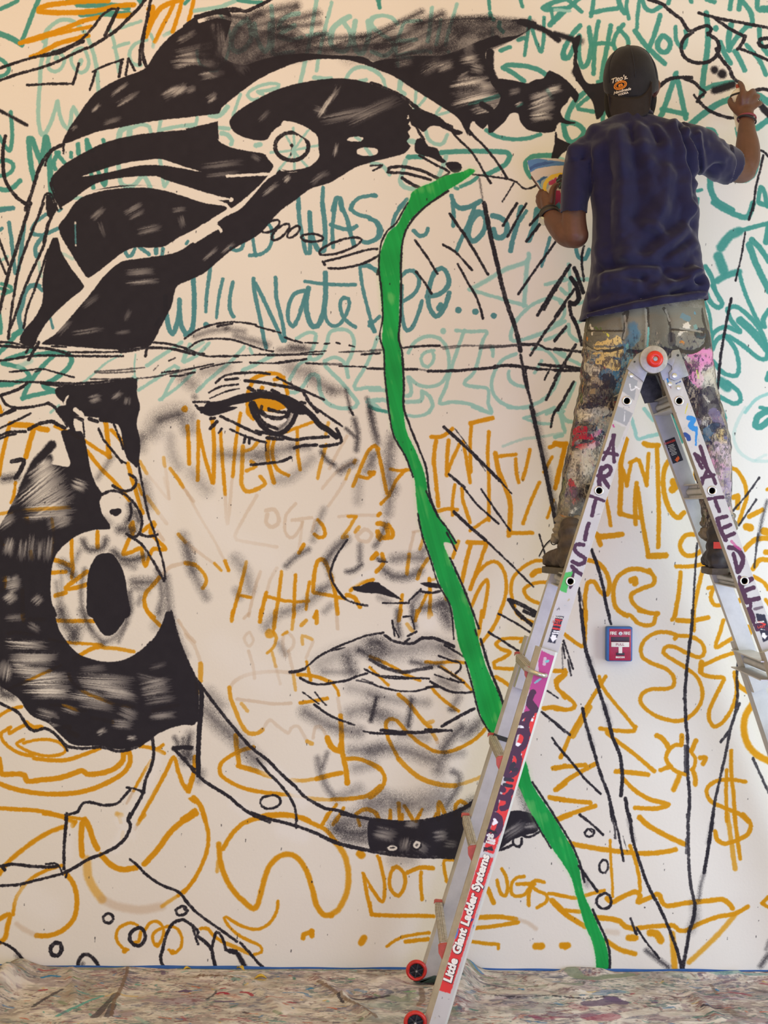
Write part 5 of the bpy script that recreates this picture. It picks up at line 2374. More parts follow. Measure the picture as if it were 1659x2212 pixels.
FOLDS = '''@1100,60,2.968
R26@.9 720,700 730,850 745,1000 735,1200 740,1420
R18@.9 700,680 715,760 740,900
V18@.8 780,700 800,850 820,1000 830,1200
R22@.8 840,700 880,850 930,1000 960,1150
V16@.8 640,800 650,1000 650,1250 660,1480
R14@.9 830,640 820,700 850,760
V10@.8 790,640 800,720
R12@.8 960,640 1000,700 1010,760
V8@.8 930,650 960,720
R12@.9 1060,610 1090,700 1110,820 1160,950
V9@.9 1100,620 1130,720 1170,850 1200,930
R9@1 1140,640 1180,750 1230,880
V8@.9 1170,680 1220,800 1250,930
R8@.8 1230,660 1260,780 1290,900
R14@.9 1010,900 1000,1100 950,1250
V20@1 880,1400 960,1330 1060,1270 1150,1200
R14@.9 930,1450 1020,1380 1120,1290 1190,1150
V14@.9 980,1470 1080,1400 1160,1330
R12@.9 1060,1460 1130,1420 1190,1360
R10@.8 880,1260 950,1290 1000,1330
R14@1 1130,1000 1160,1080 1180,1180
V12@.8 1190,1080 1200,1250
R16@.8 740,1470 800,1510 870,1500
V12@1.3 600,1540 740,1520 900,1510 1050,1510 1140,1520
R12@.9 640,1580 800,1550 950,1545
R10@.9 880,1480 1000,1490 1120,1510
V9@.9 1000,1560 1080,1600 1180,1580
R10@1 1050,1640 1130,1620 1200,1560
R12@1.2 1180,1560 1240,1580 1250,1640 1190,1650
V10@1.4 1215,1600 1230,1620
V10@.9 1060,1690 1150,1660 1230,1660
R10@.8 900,1620 940,1660
V8@.8 860,1600 930,1640
R10@.7 620,1640 700,1620 820,1640
V10@.6 560,1700 700,1690 850,1720
R8@.8 480,1850 700,1790 900,1750 1250,1690
V6@.9 500,1810 700,1770 950,1720 1250,1670
V12@.9 480,800 490,950 510,1100 520,1250
R12@.8 430,760 440,900 470,1050
V8@.7 540,1200 545,1400 530,1600
R14@.7 580,760 560,900 560,1100
V10@.9 1195,960 1215,1020
R8@.8 1250,960 1330,900 1400,880
V7@.8 1260,920 1340,850 1400,820
'''
TFOLDS = '''@1100,640,2.968
V5@1 735,130 750,200 735,270
R6@.8 720,150 735,220
V4@1 885,70 890,200 880,330
R4@.8 878,70 880,200 872,330
V4@.9 1000,70 1030,150 1040,280
V4@.9 480,290 560,330 640,345 720,320
V3@.9 1040,205 1250,210
V3@.9 500,200 740,215
V5@1 1060,320 1180,345 1260,290 1280,240
R6@.8 800,300 850,340
V5@1 770,345 840,350 960,330 1060,345
R10@.9 470,700 560,680 660,720
V10@.9 450,760 560,740 650,790
R10@.9 400,850 500,830 620,860
V9@.9 390,930 480,900 590,930
R9@.9 1210,760 1290,770 1350,800
V8@.9 1230,820 1320,830 1380,870
R10@.8 1330,900 1390,930 1410,1000
V8@.8 360,1180 450,1150
R8@.8 350,1280 420,1260 500,1290
V8@.8 330,1370 400,1350 470,1390
R8@.8 1330,1200 1400,1220
V7@.8 1340,1300 1420,1310
'''
SEAMS = '''@1100,640,2.968
N3 735,110 760,90 745,180 730,270
L2 742,120 752,190 737,265
N3 885,70 890,200 882,335
T2 893,200 886,330
L2 876,80 880,200 874,320
N3 995,70 1020,120 1030,200 1040,280
L2 1007,80 1030,150
N2 1035,205 1120,210 1250,208
L2 1100,200 1250,215
N2 500,200 620,215 740,218
N3 480,292 560,330 640,345 730,325
L2 500,310 600,345
N3 1250,60 1255,150 1270,260
N4 1060,320 1120,345 1190,345 1255,300 1280,250
K4@.8 770,345 840,352 960,330 1060,345
K8@.6 1040,250 1045,290
N2 500,110 490,200 480,290
'''
TROUSER = '''@1100,640,2.968
pg 485,110 1260,60 1270,240 1180,340 1000,340 880,345 760,335 620,345 480,290
L60/50@.35 650,250 800,150
L70/60@.35 1100,150 1180,280
N60/50@.4 560,140 700,110
N50/50@.35 950,150 960,280
N40/40@.4 500,240 600,270
b20@.5 800,200 820,250 780,300
B26/10@.7 790,190 800,240 770,300
B34/14@.8 740,330 720,400 690,480
b24@.8 770,360 760,420 740,460
B30@.8 620,500 700,470 690,560
B34@.7 700,540 690,620
T10@.7 760,310 770,350
T6@.7 880,230 885,320
b16@.6 1120,120 1150,130
T10@.5 1200,180 1220,250
qY 600,300 630,265 650,280 690,250 725,265 725,300 680,310 650,320
Y24 620,360 660,350 710,355
Y26 610,400 660,430 690,440
Y14 690,420 700,440
Y9@.9 600,330 650,340
qW 1120,165 1150,155 1170,175 1150,220 1110,225
W10@.9 1110,215 1090,240
qY 1065,325 1110,335 1130,350 1080,345
W8 540,170 560,200
W5 560,190 570,230
G6 590,190 600,215
y4 610,210 640,250
O8 495,250 510,260
O5 1100,285 1120,290
b4 1200,80 1205,100
K30@.9 640,520 660,560 620,600
K26@.9 560,650 620,680 660,640
K24@.9 520,700 600,720 660,700
K30@.8 1230,230 1270,230 1280,270
K24@.8 480,580 520,590
O10@.9 450,560 460,600
G16@.8 450,620 470,660
Y8@.8 455,520 470,560
W24@.7 500,440 560,470
W26@.6 480,770 560,740 620,730
W14@.9 470,760 540,765
W18@.7 440,740 480,730
L30@.6 580,790 640,830
K20@.9 500,830 550,840
K16@.9 430,960 470,970 500,930
qK 370,1060 400,1020 430,1000 400,1070
R16 410,860 460,850 500,845
R14 420,920 480,890 540,900
R12 470,960 530,950 560,930
R10 440,900 430,940
M14@.8 540,960 580,940
M12@.7 560,880 600,860
K26@.8 380,1100 400,1060
W50/20@.6 470,1080 500,1030 560,1000
W34/14@.7 480,1150 520,1100
W28/10@.6 430,1150 440,1220
R12@.9 420,1180 430,1240 435,1320
R9@.9 440,1270 450,1310
K30@.7 460,1260 480,1320 440,1400
V30@.6 420,1250 380,1290
G30@.5 340,1200 350,1300
N40@.6 330,1370 380,1400 430,1400
L40/20@.5 390,1330 440,1350
W10@.8 420,1380 450,1360
O8@.6 350,1410 400,1420
@1100,640,2.968
M34 1170,430 1190,480 1220,520
M40/6@.95 1190,400 1240,380 1290,370
M26 1230,440 1260,420 1300,400
M12 1200,540 1240,570
M10@.8 1180,380 1220,365
y8 1215,470 1225,510
K30@.85 1130,560 1180,600 1150,650
K24@.8 1240,600 1300,570
W40/16@.6 1260,520 1300,480 1310,560
W30/12@.6 1290,640 1310,700
K40@.8 1200,640 1240,700 1200,760
K30@.8 1300,600 1330,640
K30@.8 1290,730 1330,690 1350,720
V30@.7 1330,740 1370,790
B24@.6 1290,860 1330,830
B16@.7 1240,890 1290,910
K28@.7 1340,830 1390,850
Y18/6@.7 1370,860 1380,920
P18@.7 1350,940 1380,960
R20/8@.6 1290,980 1320,1000
O12/6@.6 1340,1000 1370,1000
P60/20@.8 1350,1080 1390,1050 1380,1000
M40/14@.6 1350,1150 1370,1110
P40/16@.7 1390,1140 1400,1200
K14/6@.5 1340,1080 1370,1090
M24/8@.6 1320,1080 1330,1060
P50/20@.8 1380,1260 1400,1320
V14/6@.6 1410,1100 1415,1200 1420,1300
K20/8@.5 1360,1180 1390,1190
M14/8@.6 1400,1380 1420,1350
G14@.8 1240,1430 1250,1400
K30@.8 1140,470 1130,420
W10@.7 1160,400 1140,380
V24@.6 1180,820 1220,800
'''
SHEET = '''@1120,320,5.294
qB 100,140 200,115 560,160 650,180 650,240 560,195 400,200 220,230 115,290
qb 110,230 180,185 300,150 430,160 300,190 200,215 120,260
qW 115,290 220,235 400,203 560,197 650,240 650,330 555,275 400,280 280,320 210,370 170,350 130,305
qN 205,375 290,320 340,320 270,430
qg 250,430 260,370 330,330 400,320 360,420 300,520
qT 215,370 240,420 270,480 250,400
qG 230,350 270,330 260,345
Y8 310,500 300,440 330,370 400,320 480,300 540,290
qM 345,420 350,380 400,355 435,325 440,350 430,400 370,420
qK 430,360 470,300 560,275 660,330 660,460 470,470 430,420
G1 435,380 480,350 550,325
G1 440,400 500,390 540,420
G1 460,460 490,400
w1 440,475 540,450
qM 390,480 480,475 490,520 640,500 640,640 490,700 480,640 410,660
qK 490,480 530,470 530,560 500,560
M2 480,560 515,590
qT 405,690 430,640 470,610 500,690
Y3 500,610 515,660
w1 490,600 500,690
qM 400,700 640,690 640,820 470,790
w1 400,695 450,780
qY 490,740 500,700 485,790
'''

# ------------------------------------------------------------ setting: painted wall, floor
WS = 1.3; MX0, MY0, MX1, MY1 = -70, -60, 1730, 2130
WK = CAM_D/FPX                                               # metres per photo pixel at the wall
def wall_tf(p):                                              # photo pixel -> wall metres -> canvas pixel
    q = PW(p, 0.0)
    return np.stack([(q[:, 0]-WX0)/WK*WS, (WZ1-q[:, 1])/WK*WS], 1)
WX0 = (MX0-CX)*WK; WX1 = (MX1-CX)*WK; WZ1 = CAM_H+(CY-MY0)*WK; WZ0 = CAM_H+(CY-MY1)*WK
cvw = Canvas(int((WX1-WX0)/WK*WS), int((WZ1-WZ0)/WK*WS), WS)
mural = paint(cvw, list(parse(MURAL)), wall_tf)
for sl_ in (np.s_[:3], np.s_[-3:], np.s_[:, :3], np.s_[:, -3:]): mural[sl_] = (.77, .745, .725)          # bare plaster carries on beyond the paint
wall_mat = mat('painted_plaster', rough=.62, bump=.30, bscale=95, img=pixels('mural_paint', mural), spec=.18)
bm = bmesh.new(); box(bm, (0, .075, 2.4), (9, .15, 5.2))
wall = bm_obj('wall_back', bm, wall_mat); tag(wall, 'white plaster wall covered in black teal and ochre spray paint sketches of a face', None, None, 'structure')
planar_uv(wall.data, lambda V: np.stack([(V[:, 0]-WX0)/(WX1-WX0), (V[:, 2]-WZ0)/(WZ1-WZ0)], 1))
bm = bmesh.new(); box(bm, (0, -4.4, -.05), (9, 9.1, .1))
tag(bm_obj('floor', bm, mat('concrete', (.42, .40, .38), .7, var=.15, vscale=4, bump=.2, bscale=60)), 'bare concrete floor under the drop cloth', None, None, 'structure')

# blue masking tape along the foot of the wall
tape_mat = mat('masking_tape', (.035, .13, .42), .55, bump=.15, bscale=160, var=.15, vscale=20)
bm = bmesh.new()
n = 160
for i in range(n):
    x0, x1 = -2.4+4.8*i/n, -2.4+4.8*(i+1)/n
    z = lambda x: .0175+.0016*math.sin(x*7.3)+.0012*math.sin(x*23+1)
    v = [bm.verts.new(c) for c in ((x0, -.0012, .0), (x1, -.0012, .0), (x1, -.0012, z(x1)), (x0, -.0012, z(x0)))]
    bm.faces.new(v)
bmesh.ops.remove_doubles(bm, verts=bm.verts, dist=1e-5)
r = bmesh.ops.extrude_face_region(bm, geom=bm.faces[:])
for v_ in [g for g in r['geom'] if isinstance(g, bmesh.types.BMVert)]: v_.co.y += .001
tag(bm_obj('masking_tape', bm, tape_mat), 'blue masking tape strip along the foot of the painted wall', 'tape')

# paint spattered canvas drop cloth: wrinkled sheet on the floor
CPX = 620.0; CX0, CX1, CY0, CY1 = -2.0, 2.2, -1.45, .0
cvc = Canvas(int((CX1-CX0)*CPX), int((CY1-CY0)*CPX), 1.0, 11)
base = np.array([.63, .585, .60], np.float32)
cimg = np.empty((cvc.h, cvc.w, 3), np.float32); cimg[:] = base
m1 = smooth_noise(cvc.h, cvc.w, 160, cvc.rng); m2 = smooth_noise(cvc.h, cvc.w, 60, cvc.rng); m3 = smooth_noise(cvc.h, cvc.w, 18, cvc.rng)
for f, c in ((np.clip((m1*m2-.28)*3, 0, .4), (.22, .24, .22)), (np.clip((m2*m3-.34)*4, 0, .6), (.24, .17, .16)), (np.clip((m1*(1-m2)-.38)*4, 0, .5), (.13, .12, .15)), (np.clip(((1-m1)*m3-.36)*4, 0, .5), (.62, .58, .55))):
    cimg += f[..., None]*(np.array(c, np.float32)-cimg)
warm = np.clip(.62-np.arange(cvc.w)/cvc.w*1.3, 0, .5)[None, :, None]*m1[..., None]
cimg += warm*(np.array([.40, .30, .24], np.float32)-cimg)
CP = [(.06, .05, .10), (.03, .03, .05), (.30, .04, .08), (.02, .16, .14), (.05, .18, .40), (.62, .58, .54), (.62, .58, .54), (.10, .32, .32), (.35, .10, .07), (.16, .08, .14), (.55, .38, .08), (.14, .20, .12), (.50, .12, .06), (.06, .05, .10)]
splat(cvc, cimg, 60, CP, 6, 40, 1.5, .9, .4)
flakes(cvc, cimg, [((.66, .64, .66), 40, .52, .55, 160), ((.26, .19, .28), 34, .60, .5, 140), ((.15, .15, .19), 30, .64, .55, 130), ((.24, .28, .25), 34, .60, .4, 140), ((.30, .20, .22), 24, .66, .5, 100), ((.62, .57, .54), 20, .58, .35, 120), ((.22, .18, .20), 26, .62, .45, 120), ((.10, .09, .11), 9, .76, .6, 60), ((.27, .23, .20), 30, .58, .4, 140), ((.16, .05, .07), 7, .75, .7, 50), ((.08, .16, .17), 7, .75, .7, 60), ((.09, .10, .18), 9, .73, .6, 70), ((.66, .62, .60), 7, .70, .5, 70)], None, 1.5, 1.)
splat(cvc, cimg, 900, CP, 2, 13, 1.4, 1, .75)
splat(cvc, cimg, 2200, CP, .8, 7, 1.3, 1, .85)
def cloth_tf(p):                                             # photo pixel on the floor plane -> canvas
    p = np.asarray(p, float); d = CAM_H*FPX/(p[:, 1]-CY)
    return np.stack([((p[:, 0]-CX)/FPX*d-CX0)*CPX, (d-CAM_D-CY0)*-CPX+cvc.h], 1)
CC = {'K': (.035, .03, .05), 'R': (.32, .03, .06), 'T': (.10, .33, .33), 'B': (.05, .20, .42), 'G': (.10, .30, .12), 'M': (.30, .05, .12), 'W': (.66, .62, .60), 'V': (.12, .08, .16), 'N': (.16, .10, .07), 'E': (.20, .25, .19), 'Y': (.60, .42, .06)}  # N strokes: crease shade put into the cloth colour, mostly along the ridges
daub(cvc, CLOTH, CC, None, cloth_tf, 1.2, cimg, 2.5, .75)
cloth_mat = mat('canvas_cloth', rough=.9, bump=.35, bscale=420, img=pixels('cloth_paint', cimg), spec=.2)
nx, ny = 300, 130
gx = np.linspace(CX0, CX1, nx); gy = np.linspace(CY0, CY1+.004, ny)
GX, GY = np.meshgrid(gx, gy)
Rr = np.random.default_rng(4)
H = .006+.010*smooth_noise(ny, nx, 22, Rr)+.006*smooth_noise(ny, nx, 8, Rr)+.003*smooth_noise(ny, nx, 3.5, Rr)
def ridge(a, b, hgt, wid):
    q = cloth_tf(np.array([a, b], float)); q = np.stack([q[:, 0]/CPX+CX0, (cvc.h-q[:, 1])/CPX+CY0], 1)
    d = q[1]-q[0]; L2 = d@d; t = np.clip(((GX-q[0, 0])*d[0]+(GY-q[0, 1])*d[1])/L2, 0, 1)
    dist = np.hypot(GX-q[0, 0]-t*d[0], GY-q[0, 1]-t*d[1])
    return hgt*np.exp(-(dist/wid)**2)
for a, b, hg, wd in (((1012, 2101), (1000, 2135), .045, .045), ((1000, 2135), (985, 2180), .03, .05), ((690, 2125), (745, 2165), .012, .018), ((745, 2165), (815, 2212), .016, .016),
                     ((60, 2098), (10, 2150), .03, .05), ((283, 2098), (275, 2130), .008, .016), ((275, 2130), (240, 2212), .010, .018), ((1235, 2106), (1300, 2108), .015, .03),
                     ((440, 2122), (560, 2138), .012, .012), ((800, 2150), (900, 2165), .014, .03), ((1050, 2163), (1400, 2165), .010, .012), ((1150, 2120), (1250, 2150), .012, .03),
                     ((1400, 2115), (1600, 2112), .015, .02), ((160, 2110), (170, 2180), .012, .014), ((20, 2130), (-20, 2200), .03, .04), ((560, 2150), (620, 2200), .01, .02), ((1500, 2150), (1560, 2212), .014, .02)):
    H += ridge(a, b, hg, wd)
for fx_, fy_ in ((.165, -.83), (.165, -.18), (1.64, -.83), (1.64, -.18)):
    H *= 1-.85*np.exp(-(((GX-fx_)/.10)**2+((GY-fy_)/.07)**2)**2)
edge = np.clip((CY1-GY)/.02, 0, 1); H = H*(.55+.45*edge)
H = np.where(GY > -.03, np.minimum(H, .006+.011*(np.sin(GX*5+1)*.5+.5)*(np.sin(GX*13)*.3+.7)+ridge((1012, 2101), (1000, 2135), .045, .045)+ridge((60, 2098), (10, 2150), .02, .05)+ridge((1240, 2106), (1300, 2108), .012, .04)), H)
bm = bmesh.new()
vs = [[bm.verts.new((GX[j, i], min(GY[j, i], -.004), H[j, i])) for i in range(nx)] for j in range(ny)]
for j in range(ny-1):
    for i in range(nx-1): bm.faces.new((vs[j][i], vs[j][i+1], vs[j+1][i+1], vs[j+1][i]))
cloth = bm_obj('drop_cloth', bm, cloth_mat, smooth=True); tag(cloth, 'wrinkled canvas drop cloth spattered with paint on the floor below the mural', 'drop cloth')
planar_uv(cloth.data, lambda V: np.stack([(V[:, 0]-CX0)/(CX1-CX0), (V[:, 1]-CY0)/(CY1-CY0)], 1))
so = cloth.modifiers.new('thickness', 'SOLIDIFY'); so.thickness = .002; so.offset = -1

# curled yellow leaves fallen on the cloth
leaf_mat = mat('dry_leaf', (.62, .42, .05), .6, var=.25, vscale=60)
def leaf(px, py, L, rz, label):
    d = CAM_H*FPX/(py-CY); x = (px-CX)/FPX*d; y = d-CAM_D
    i = int(round((x-CX0)/(CX1-CX0)*(nx-1))); j = int(round((y-CY0)/(CY1-CY0)*(ny-1))); j = min(max(j, 1), ny-2)
    z = H[j-1:j+2, i-1:i+2].max()+.001
    t = thing('fallen_leaf', label, 'leaf', (x, min(y, -.02), z), 'yellow leaves on the drop cloth')
    t.rotation_euler.z = rz
    bm = bmesh.new(); rows = []
    for k in range(9):
        u = k/8; wd = L*.30*math.sin(math.pi*min(u*.95+.03, 1))**.8; zc = .006*math.sin(u*3)*L/.02*.5
        rows.append([bm.verts.new((L*(u-.5), s_*wd, zc+abs(s_)*wd*.7)) for s_ in (-1, -.5, 0, .5, 1)])
    for a, b in zip(rows[:-1], rows[1:]):
        for k in range(4): bm.faces.new((a[k], a[k+1], b[k+1], b[k]))
    ex = bmesh.ops.extrude_face_region(bm, geom=bm.faces[:])
    for v_ in [g for g in ex['geom'] if isinstance(g, bmesh.types.BMVert)]: v_.co.z += .0006
    me_o = bm_obj('blade', bm, leaf_mat, smooth=True); me_o.parent = t
    bm = bmesh.new(); tube(bm, [(-L*.5, 0, .001), (-L*.75, .002, .004)], .0008, 6)
    st = bm_obj('stem', bm, leaf_mat); st.parent = t
leaf(413, 2099, .030, .5, 'small curled yellow leaf at the wall foot, left one of the three')
leaf(526, 2105, .036, 2.4, 'small curled yellow leaf near the tape, middle one of the three')
leaf(570, 2128, .044, .1, 'small flat yellow leaf farthest out on the cloth, right one of the three')

# fire alarm pull station
def fire_alarm():
    t = thing('fire_alarm', 'red fire alarm pull station edged in blue masking tape on the wall', 'fire alarm', P(1334, 1390, 0))
    c = P(1334, 1390, 0); k = (CAM_D-.04)/FPX
    red = mat('alarm_red', (.40, .015, .065), .35, var=.2, vscale=40); white = mat('alarm_white', (.80, .78, .76), .5); dark = mat('alarm_dark', (.03, .012, .03), .4); steel = mat('alarm_steel', (.5, .5, .48), .35, .8)
    def L(px, py, y): return Vector((c.x+(px-1334)*k, y, c.z-(py-1390)*k))
    def rbox(name, x0, y0, x1, y1, f, b, m, bev, lab=None, par=t):
        bm = bmesh.new(); a = L(x0, y0, 0); e = L(x1, y1, 0)
        box(bm, ((a.x+e.x)/2, (f+b)/2, (a.z+e.z)/2), (abs(e.x-a.x), abs(b-f), abs(a.z-e.z)))
        return bm_obj(name, bm, m, par, lab, 'auto', bev)
    rbox('tape_edging', 1306.5, 1352, 1363, 1427, -.0435, 0, tape_mat, .006, 'blue masking tape wrapped round the sides')
    rbox('housing', 1312, 1356, 1360.5, 1425.5, -.045, -.005, red, .004)
    rbox('recess', 1316, 1374, 1356, 1384.5, -.0455, -.04, dark, .0004, 'dark recess above the handle')
    h = rbox('pull_handle', 1316.8, 1385, 1355.5, 1395.5, -.050, -.044, white, .0012, 'white T shaped pull handle')
    rbox('handle_stem', 1332.5, 1395, 1340.5, 1409, -.049, -.044, white, .0008, par=h)
    rbox('handle_slot', 1328, 1408, 1345.5, 1413.5, -.0485, -.044, dark, .0006)
    bm = bmesh.new(); disc(bm, L(1336.5, 1366.5, -.046), .0075, .006); lk = bm_obj('key_lock', bm, steel, t, 'round steel key lock', 'auto', .001)
    bm = bmesh.new(); box(bm, L(1336.5, 1366.5, -.0495), (.0015, .001, .005)); bm_obj('key_slot', bm, dark, lk)
    up = (0, 0, 1); rt = (1, 0, 0)
    for px in (1321.2, 1350.5):
        text_mesh('lettering', 'FIRE', .0158, white, t, L(px, 1366.3, -.0455), rt, up, offset=.0004, space=.82, label='white word FIRE')
    text_mesh('lettering', 'PULL', .0125, mat('alarm_print', (.30, .02, .04), .5), h, L(1335.5, 1390.2, -.0505), rt, up, space=1.15)
    text_mesh('lettering', 'SIGCOM', .0085, white, t, L(1336.5, 1418, -.0455), rt, up, offset=.0005, label='white word SIGCOM')
fire_alarm()

# ------------------------------------------------------------ folding aluminium ladder
LP = 1.5; LX0, LX1, LZ0, LZ1 = .05, 1.75, -.05, 2.35; LPX = 667*LP
cvl = Canvas(int((LX1-LX0)*LPX), int((LZ1-LZ0)*LPX), LP, 8)
def ladder_tf(p):
    p = np.asarray(p, float); out = []
    for q in p:
        Y = -.692 if q[1] < 1404 else float(np.interp(q[1], [1404, 2240], [-.735, -.85]))
        v = P(q[0], q[1], Y); out.append(((v.x-LX0)*LPX, (LZ1-v.z)*LPX))
    return np.array(out)
LC = {'D': (.30, .315, .32), 'C': (.43, .43, .37), 'W': (.80, .80, .80), 'B': (.02, .22, .55), 'b': (.01, .05, .22), 'Y': (.55, .50, .05), 'M': (.42, .045, .20), 'A': (.55, .55, .58),
      'P': (.055, .012, .035), 'G': (.06, .42, .08), 'X': (.012, .012, .025), 'R': (.66, .030, .018), 'K': (.02, .015, .02), 'T': (.15, .50, .50)}
limg = np.empty((cvl.h, cvl.w, 3), np.float32); limg[:] = (.50, .49, .465)
limg *= (1+(smooth_noise(cvl.h, cvl.w, 30, cvl.rng)-.5)*.12)[..., None]
splat(cvl, limg, 260, [(.64, .63, .60)], 2, 14, .4, 1.6, .35)
splat(cvl, limg, 1500, [(.10, .09, .10), (.05, .04, .06), (.25, .12, .1), (.1, .3, .35), (.4, .3, .1)], .5, 2.4, 1, 1.3, .85)
daub(cvl, LADDER, LC, None, ladder_tf, .4, limg)
alu_paint = mat('painted_aluminium', rough=.42, metal=.25, img=pixels('ladder_paint', limg), bump=.05, bscale=300)
alu = mat('aluminium', (.50, .50, .50), .40, .45, var=.12, vscale=14, bump=.05, bscale=300)
alu_tan = mat('tan_aluminium', (.42, .385, .345), .5, .25, var=.2, vscale=12)  # darker tan tone for the left flanges of the near rails
steel = mat('zinc_steel', (.30, .31, .32), .42, .6, var=.2, vscale=30)
bright = mat('bright_steel', (.6, .6, .58), .28, .9)
redp = mat('red_plastic', (.50, .085, .060), .45, var=.25, vscale=25)
knobm = mat('red_knob', (.62, .022, .012), .28)
rubber = mat('black_rubber', (.02, .022, .022), .6, var=.3, vscale=30)
tread = mat('ribbed_tread', (.44, .42, .40), .55, .15, var=.45, vscale=90)
lad = thing('ladder', 'aluminium folding A frame ladder with handwritten letters and a red sticker under the man', 'ladder', P(930, 2240, -.53))
lad_uv = lambda V: np.stack([(V[:, 0]-LX0)/(LX1-LX0), (V[:, 2]-LZ0)/(LZ1-LZ0)], 1)

def rail(name, p0, p1, wl, wr, front, back, m, lab=None, ch=(.012, .008), paint_uv=False):
    """hollow looking box rail; wl/wr half widths, ch = chamfer of left and right flanges"""
    d = (p1-p0).normalized(); across = Vector((0, 1, 0)).cross(d).normalized()
    if across.x < 0: across = -across
    out = Vector((0, 1, 0))
    prof = [(-wl, back), (-wl, front+.016), (-wl+ch[0], front), (wr-ch[1], front), (wr, front+.010), (wr, back)]
    bm = bmesh.new(); extrude_profile(bm, prof, p0, p1, across, out)
    o = bm_obj(name, bm, m, lad, lab, 'auto', .0006)
    if paint_uv:
        me = o.data; me.materials.append(alu_tan); me.materials.append(mat('rail_edge', (.72, .72, .73), .4, .3))
        off = o.location.copy()
        lo = Vector((0, 0, 0))
        planar_uv(me, lad_uv)
        for p in me.polygons:
            n = p.normal
            if abs(n.y) < .93 and n.dot(across) < -.2: p.material_index = 1
            elif abs(n.y) < .93 and n.dot(across) > .2: p.material_index = 2
    return o
W = .0315
# near rails (front face towards the room), far rails towards the wall
nl0, nl1 = P(1381, 782, -.68), P(1150, 1517, -.68)
nr0, nr1 = P(1437, 782, -.68), P(1703, 1517, -.68)
rail('inner_rail', nl0, nl1, W, W, -.012, .012, alu_paint, 'near left rail with the painted word ARTIST', (.006, .002), True)
rail('inner_rail', nr0, nr1, W, W, -.012, .012, alu_paint, 'near right rail with painted purple letters', (.006, .002), True)
dY = Vector((0, .435, 0))
for a, b in ((nl0, nl1), (nr0, nr1)):
    rail('inner_rail', a+dY, b+dY, W, W, -.012, .012, alu, 'plain far rail', (.004, .004))
ol0, ol1 = P(1183, 1403, -.735), P(936, 2232, -.845)
orr0, orr1 = P(1667, 1403, -.735), P(1958, 2232, -.845)
rail('outer_rail', ol0, ol1, .038, .034, -.006, .032, alu_paint, 'near left outer rail with red sticker', (.017, .008), True)
rail('outer_rail', orr0, orr1, .036, .036, -.006, .032, alu_paint, None, (.01, .01), True)
def far(p, Y): return Vector((p.x, Y, p.z))
fl0, fl1, fr0, fr1 = far(ol0, -.215), far(ol1, -.175), far(orr0, -.215), far(orr1, -.175)
rail('outer_rail', fl0, fl1, .036, .036, -.02, .014, alu, 'plain far outer rail', (.01, .01))
rail('outer_rail', fr0, fr1, .036, .036, -.02, .014, alu, 'plain far outer rail', (.01, .01))
# dark band where the far outer rail starts
bm = bmesh.new(); c = fl0+(fl1-fl0)*.285
d = (fl1-fl0).normalized(); ac = Vector((0, 1, 0)).cross(d); extrude_profile(bm, [(-.0375, -.022), (.0375, -.022), (.0375, 0), (-.0375, 0)], c, c+d*.016, ac, Vector((0, 1, 0)))
bm_obj('rail_band', bm, rubber, lad, 'dark band round the far rail')
# rungs of the inner section: round core between two flat tread plates, bright ferrules where they pass the rail
for px, py in ((1354, 866), (1294, 1060), (1232, 1256), (1467, 866), (1538, 1060), (1608, 1255)):
    c = P(px, py, -.692); yl, yr = -.672, -.262
    bm = bmesh.new(); tube(bm, [(c.x, yl, c.z), (c.x, yr, c.z)], .0135, 20, up=(0, 0, 1))
    rg = bm_obj('rung', bm, alu, lad, None, 'auto')
    for s_, dz in ((1, .0235), (-1, -.0235)):
        bm = bmesh.new(); box(bm, (c.x, (yl+yr)/2, c.z+dz), (.046, yr-yl, .0035)); box(bm, (c.x, (yl+yr)/2, c.z+dz*.72), (.010, yr-yl, .012))
        bm_obj('tread_plate', bm, alu, rg)
    bm = bmesh.new(); torus(bm, (c.x, -.692, c.z), .0125, .0033, n=28, m=10); bm_obj('ferrule', bm, bright, lad, None, True)
    bm = bmesh.new(); disc(bm, (c.x, -.6915, c.z), .0112, .001); bm_obj('rung_hole', bm, rubber, lad)
c = P(1678, 1450, -.735)
bm = bmesh.new(); tube(bm, [(c.x, -.73, c.z), (c.x, -.22, c.z)], .016, 20, up=(0, 0, 1)); rg = bm_obj('rung', bm, alu, lad, None, 'auto')
for dz in (.030, -.030):
    bm = bmesh.new(); box(bm, (c.x-.015, -.475, c.z+dz), (.07, .51, .004)); bm_obj('tread_plate', bm, alu, rg)
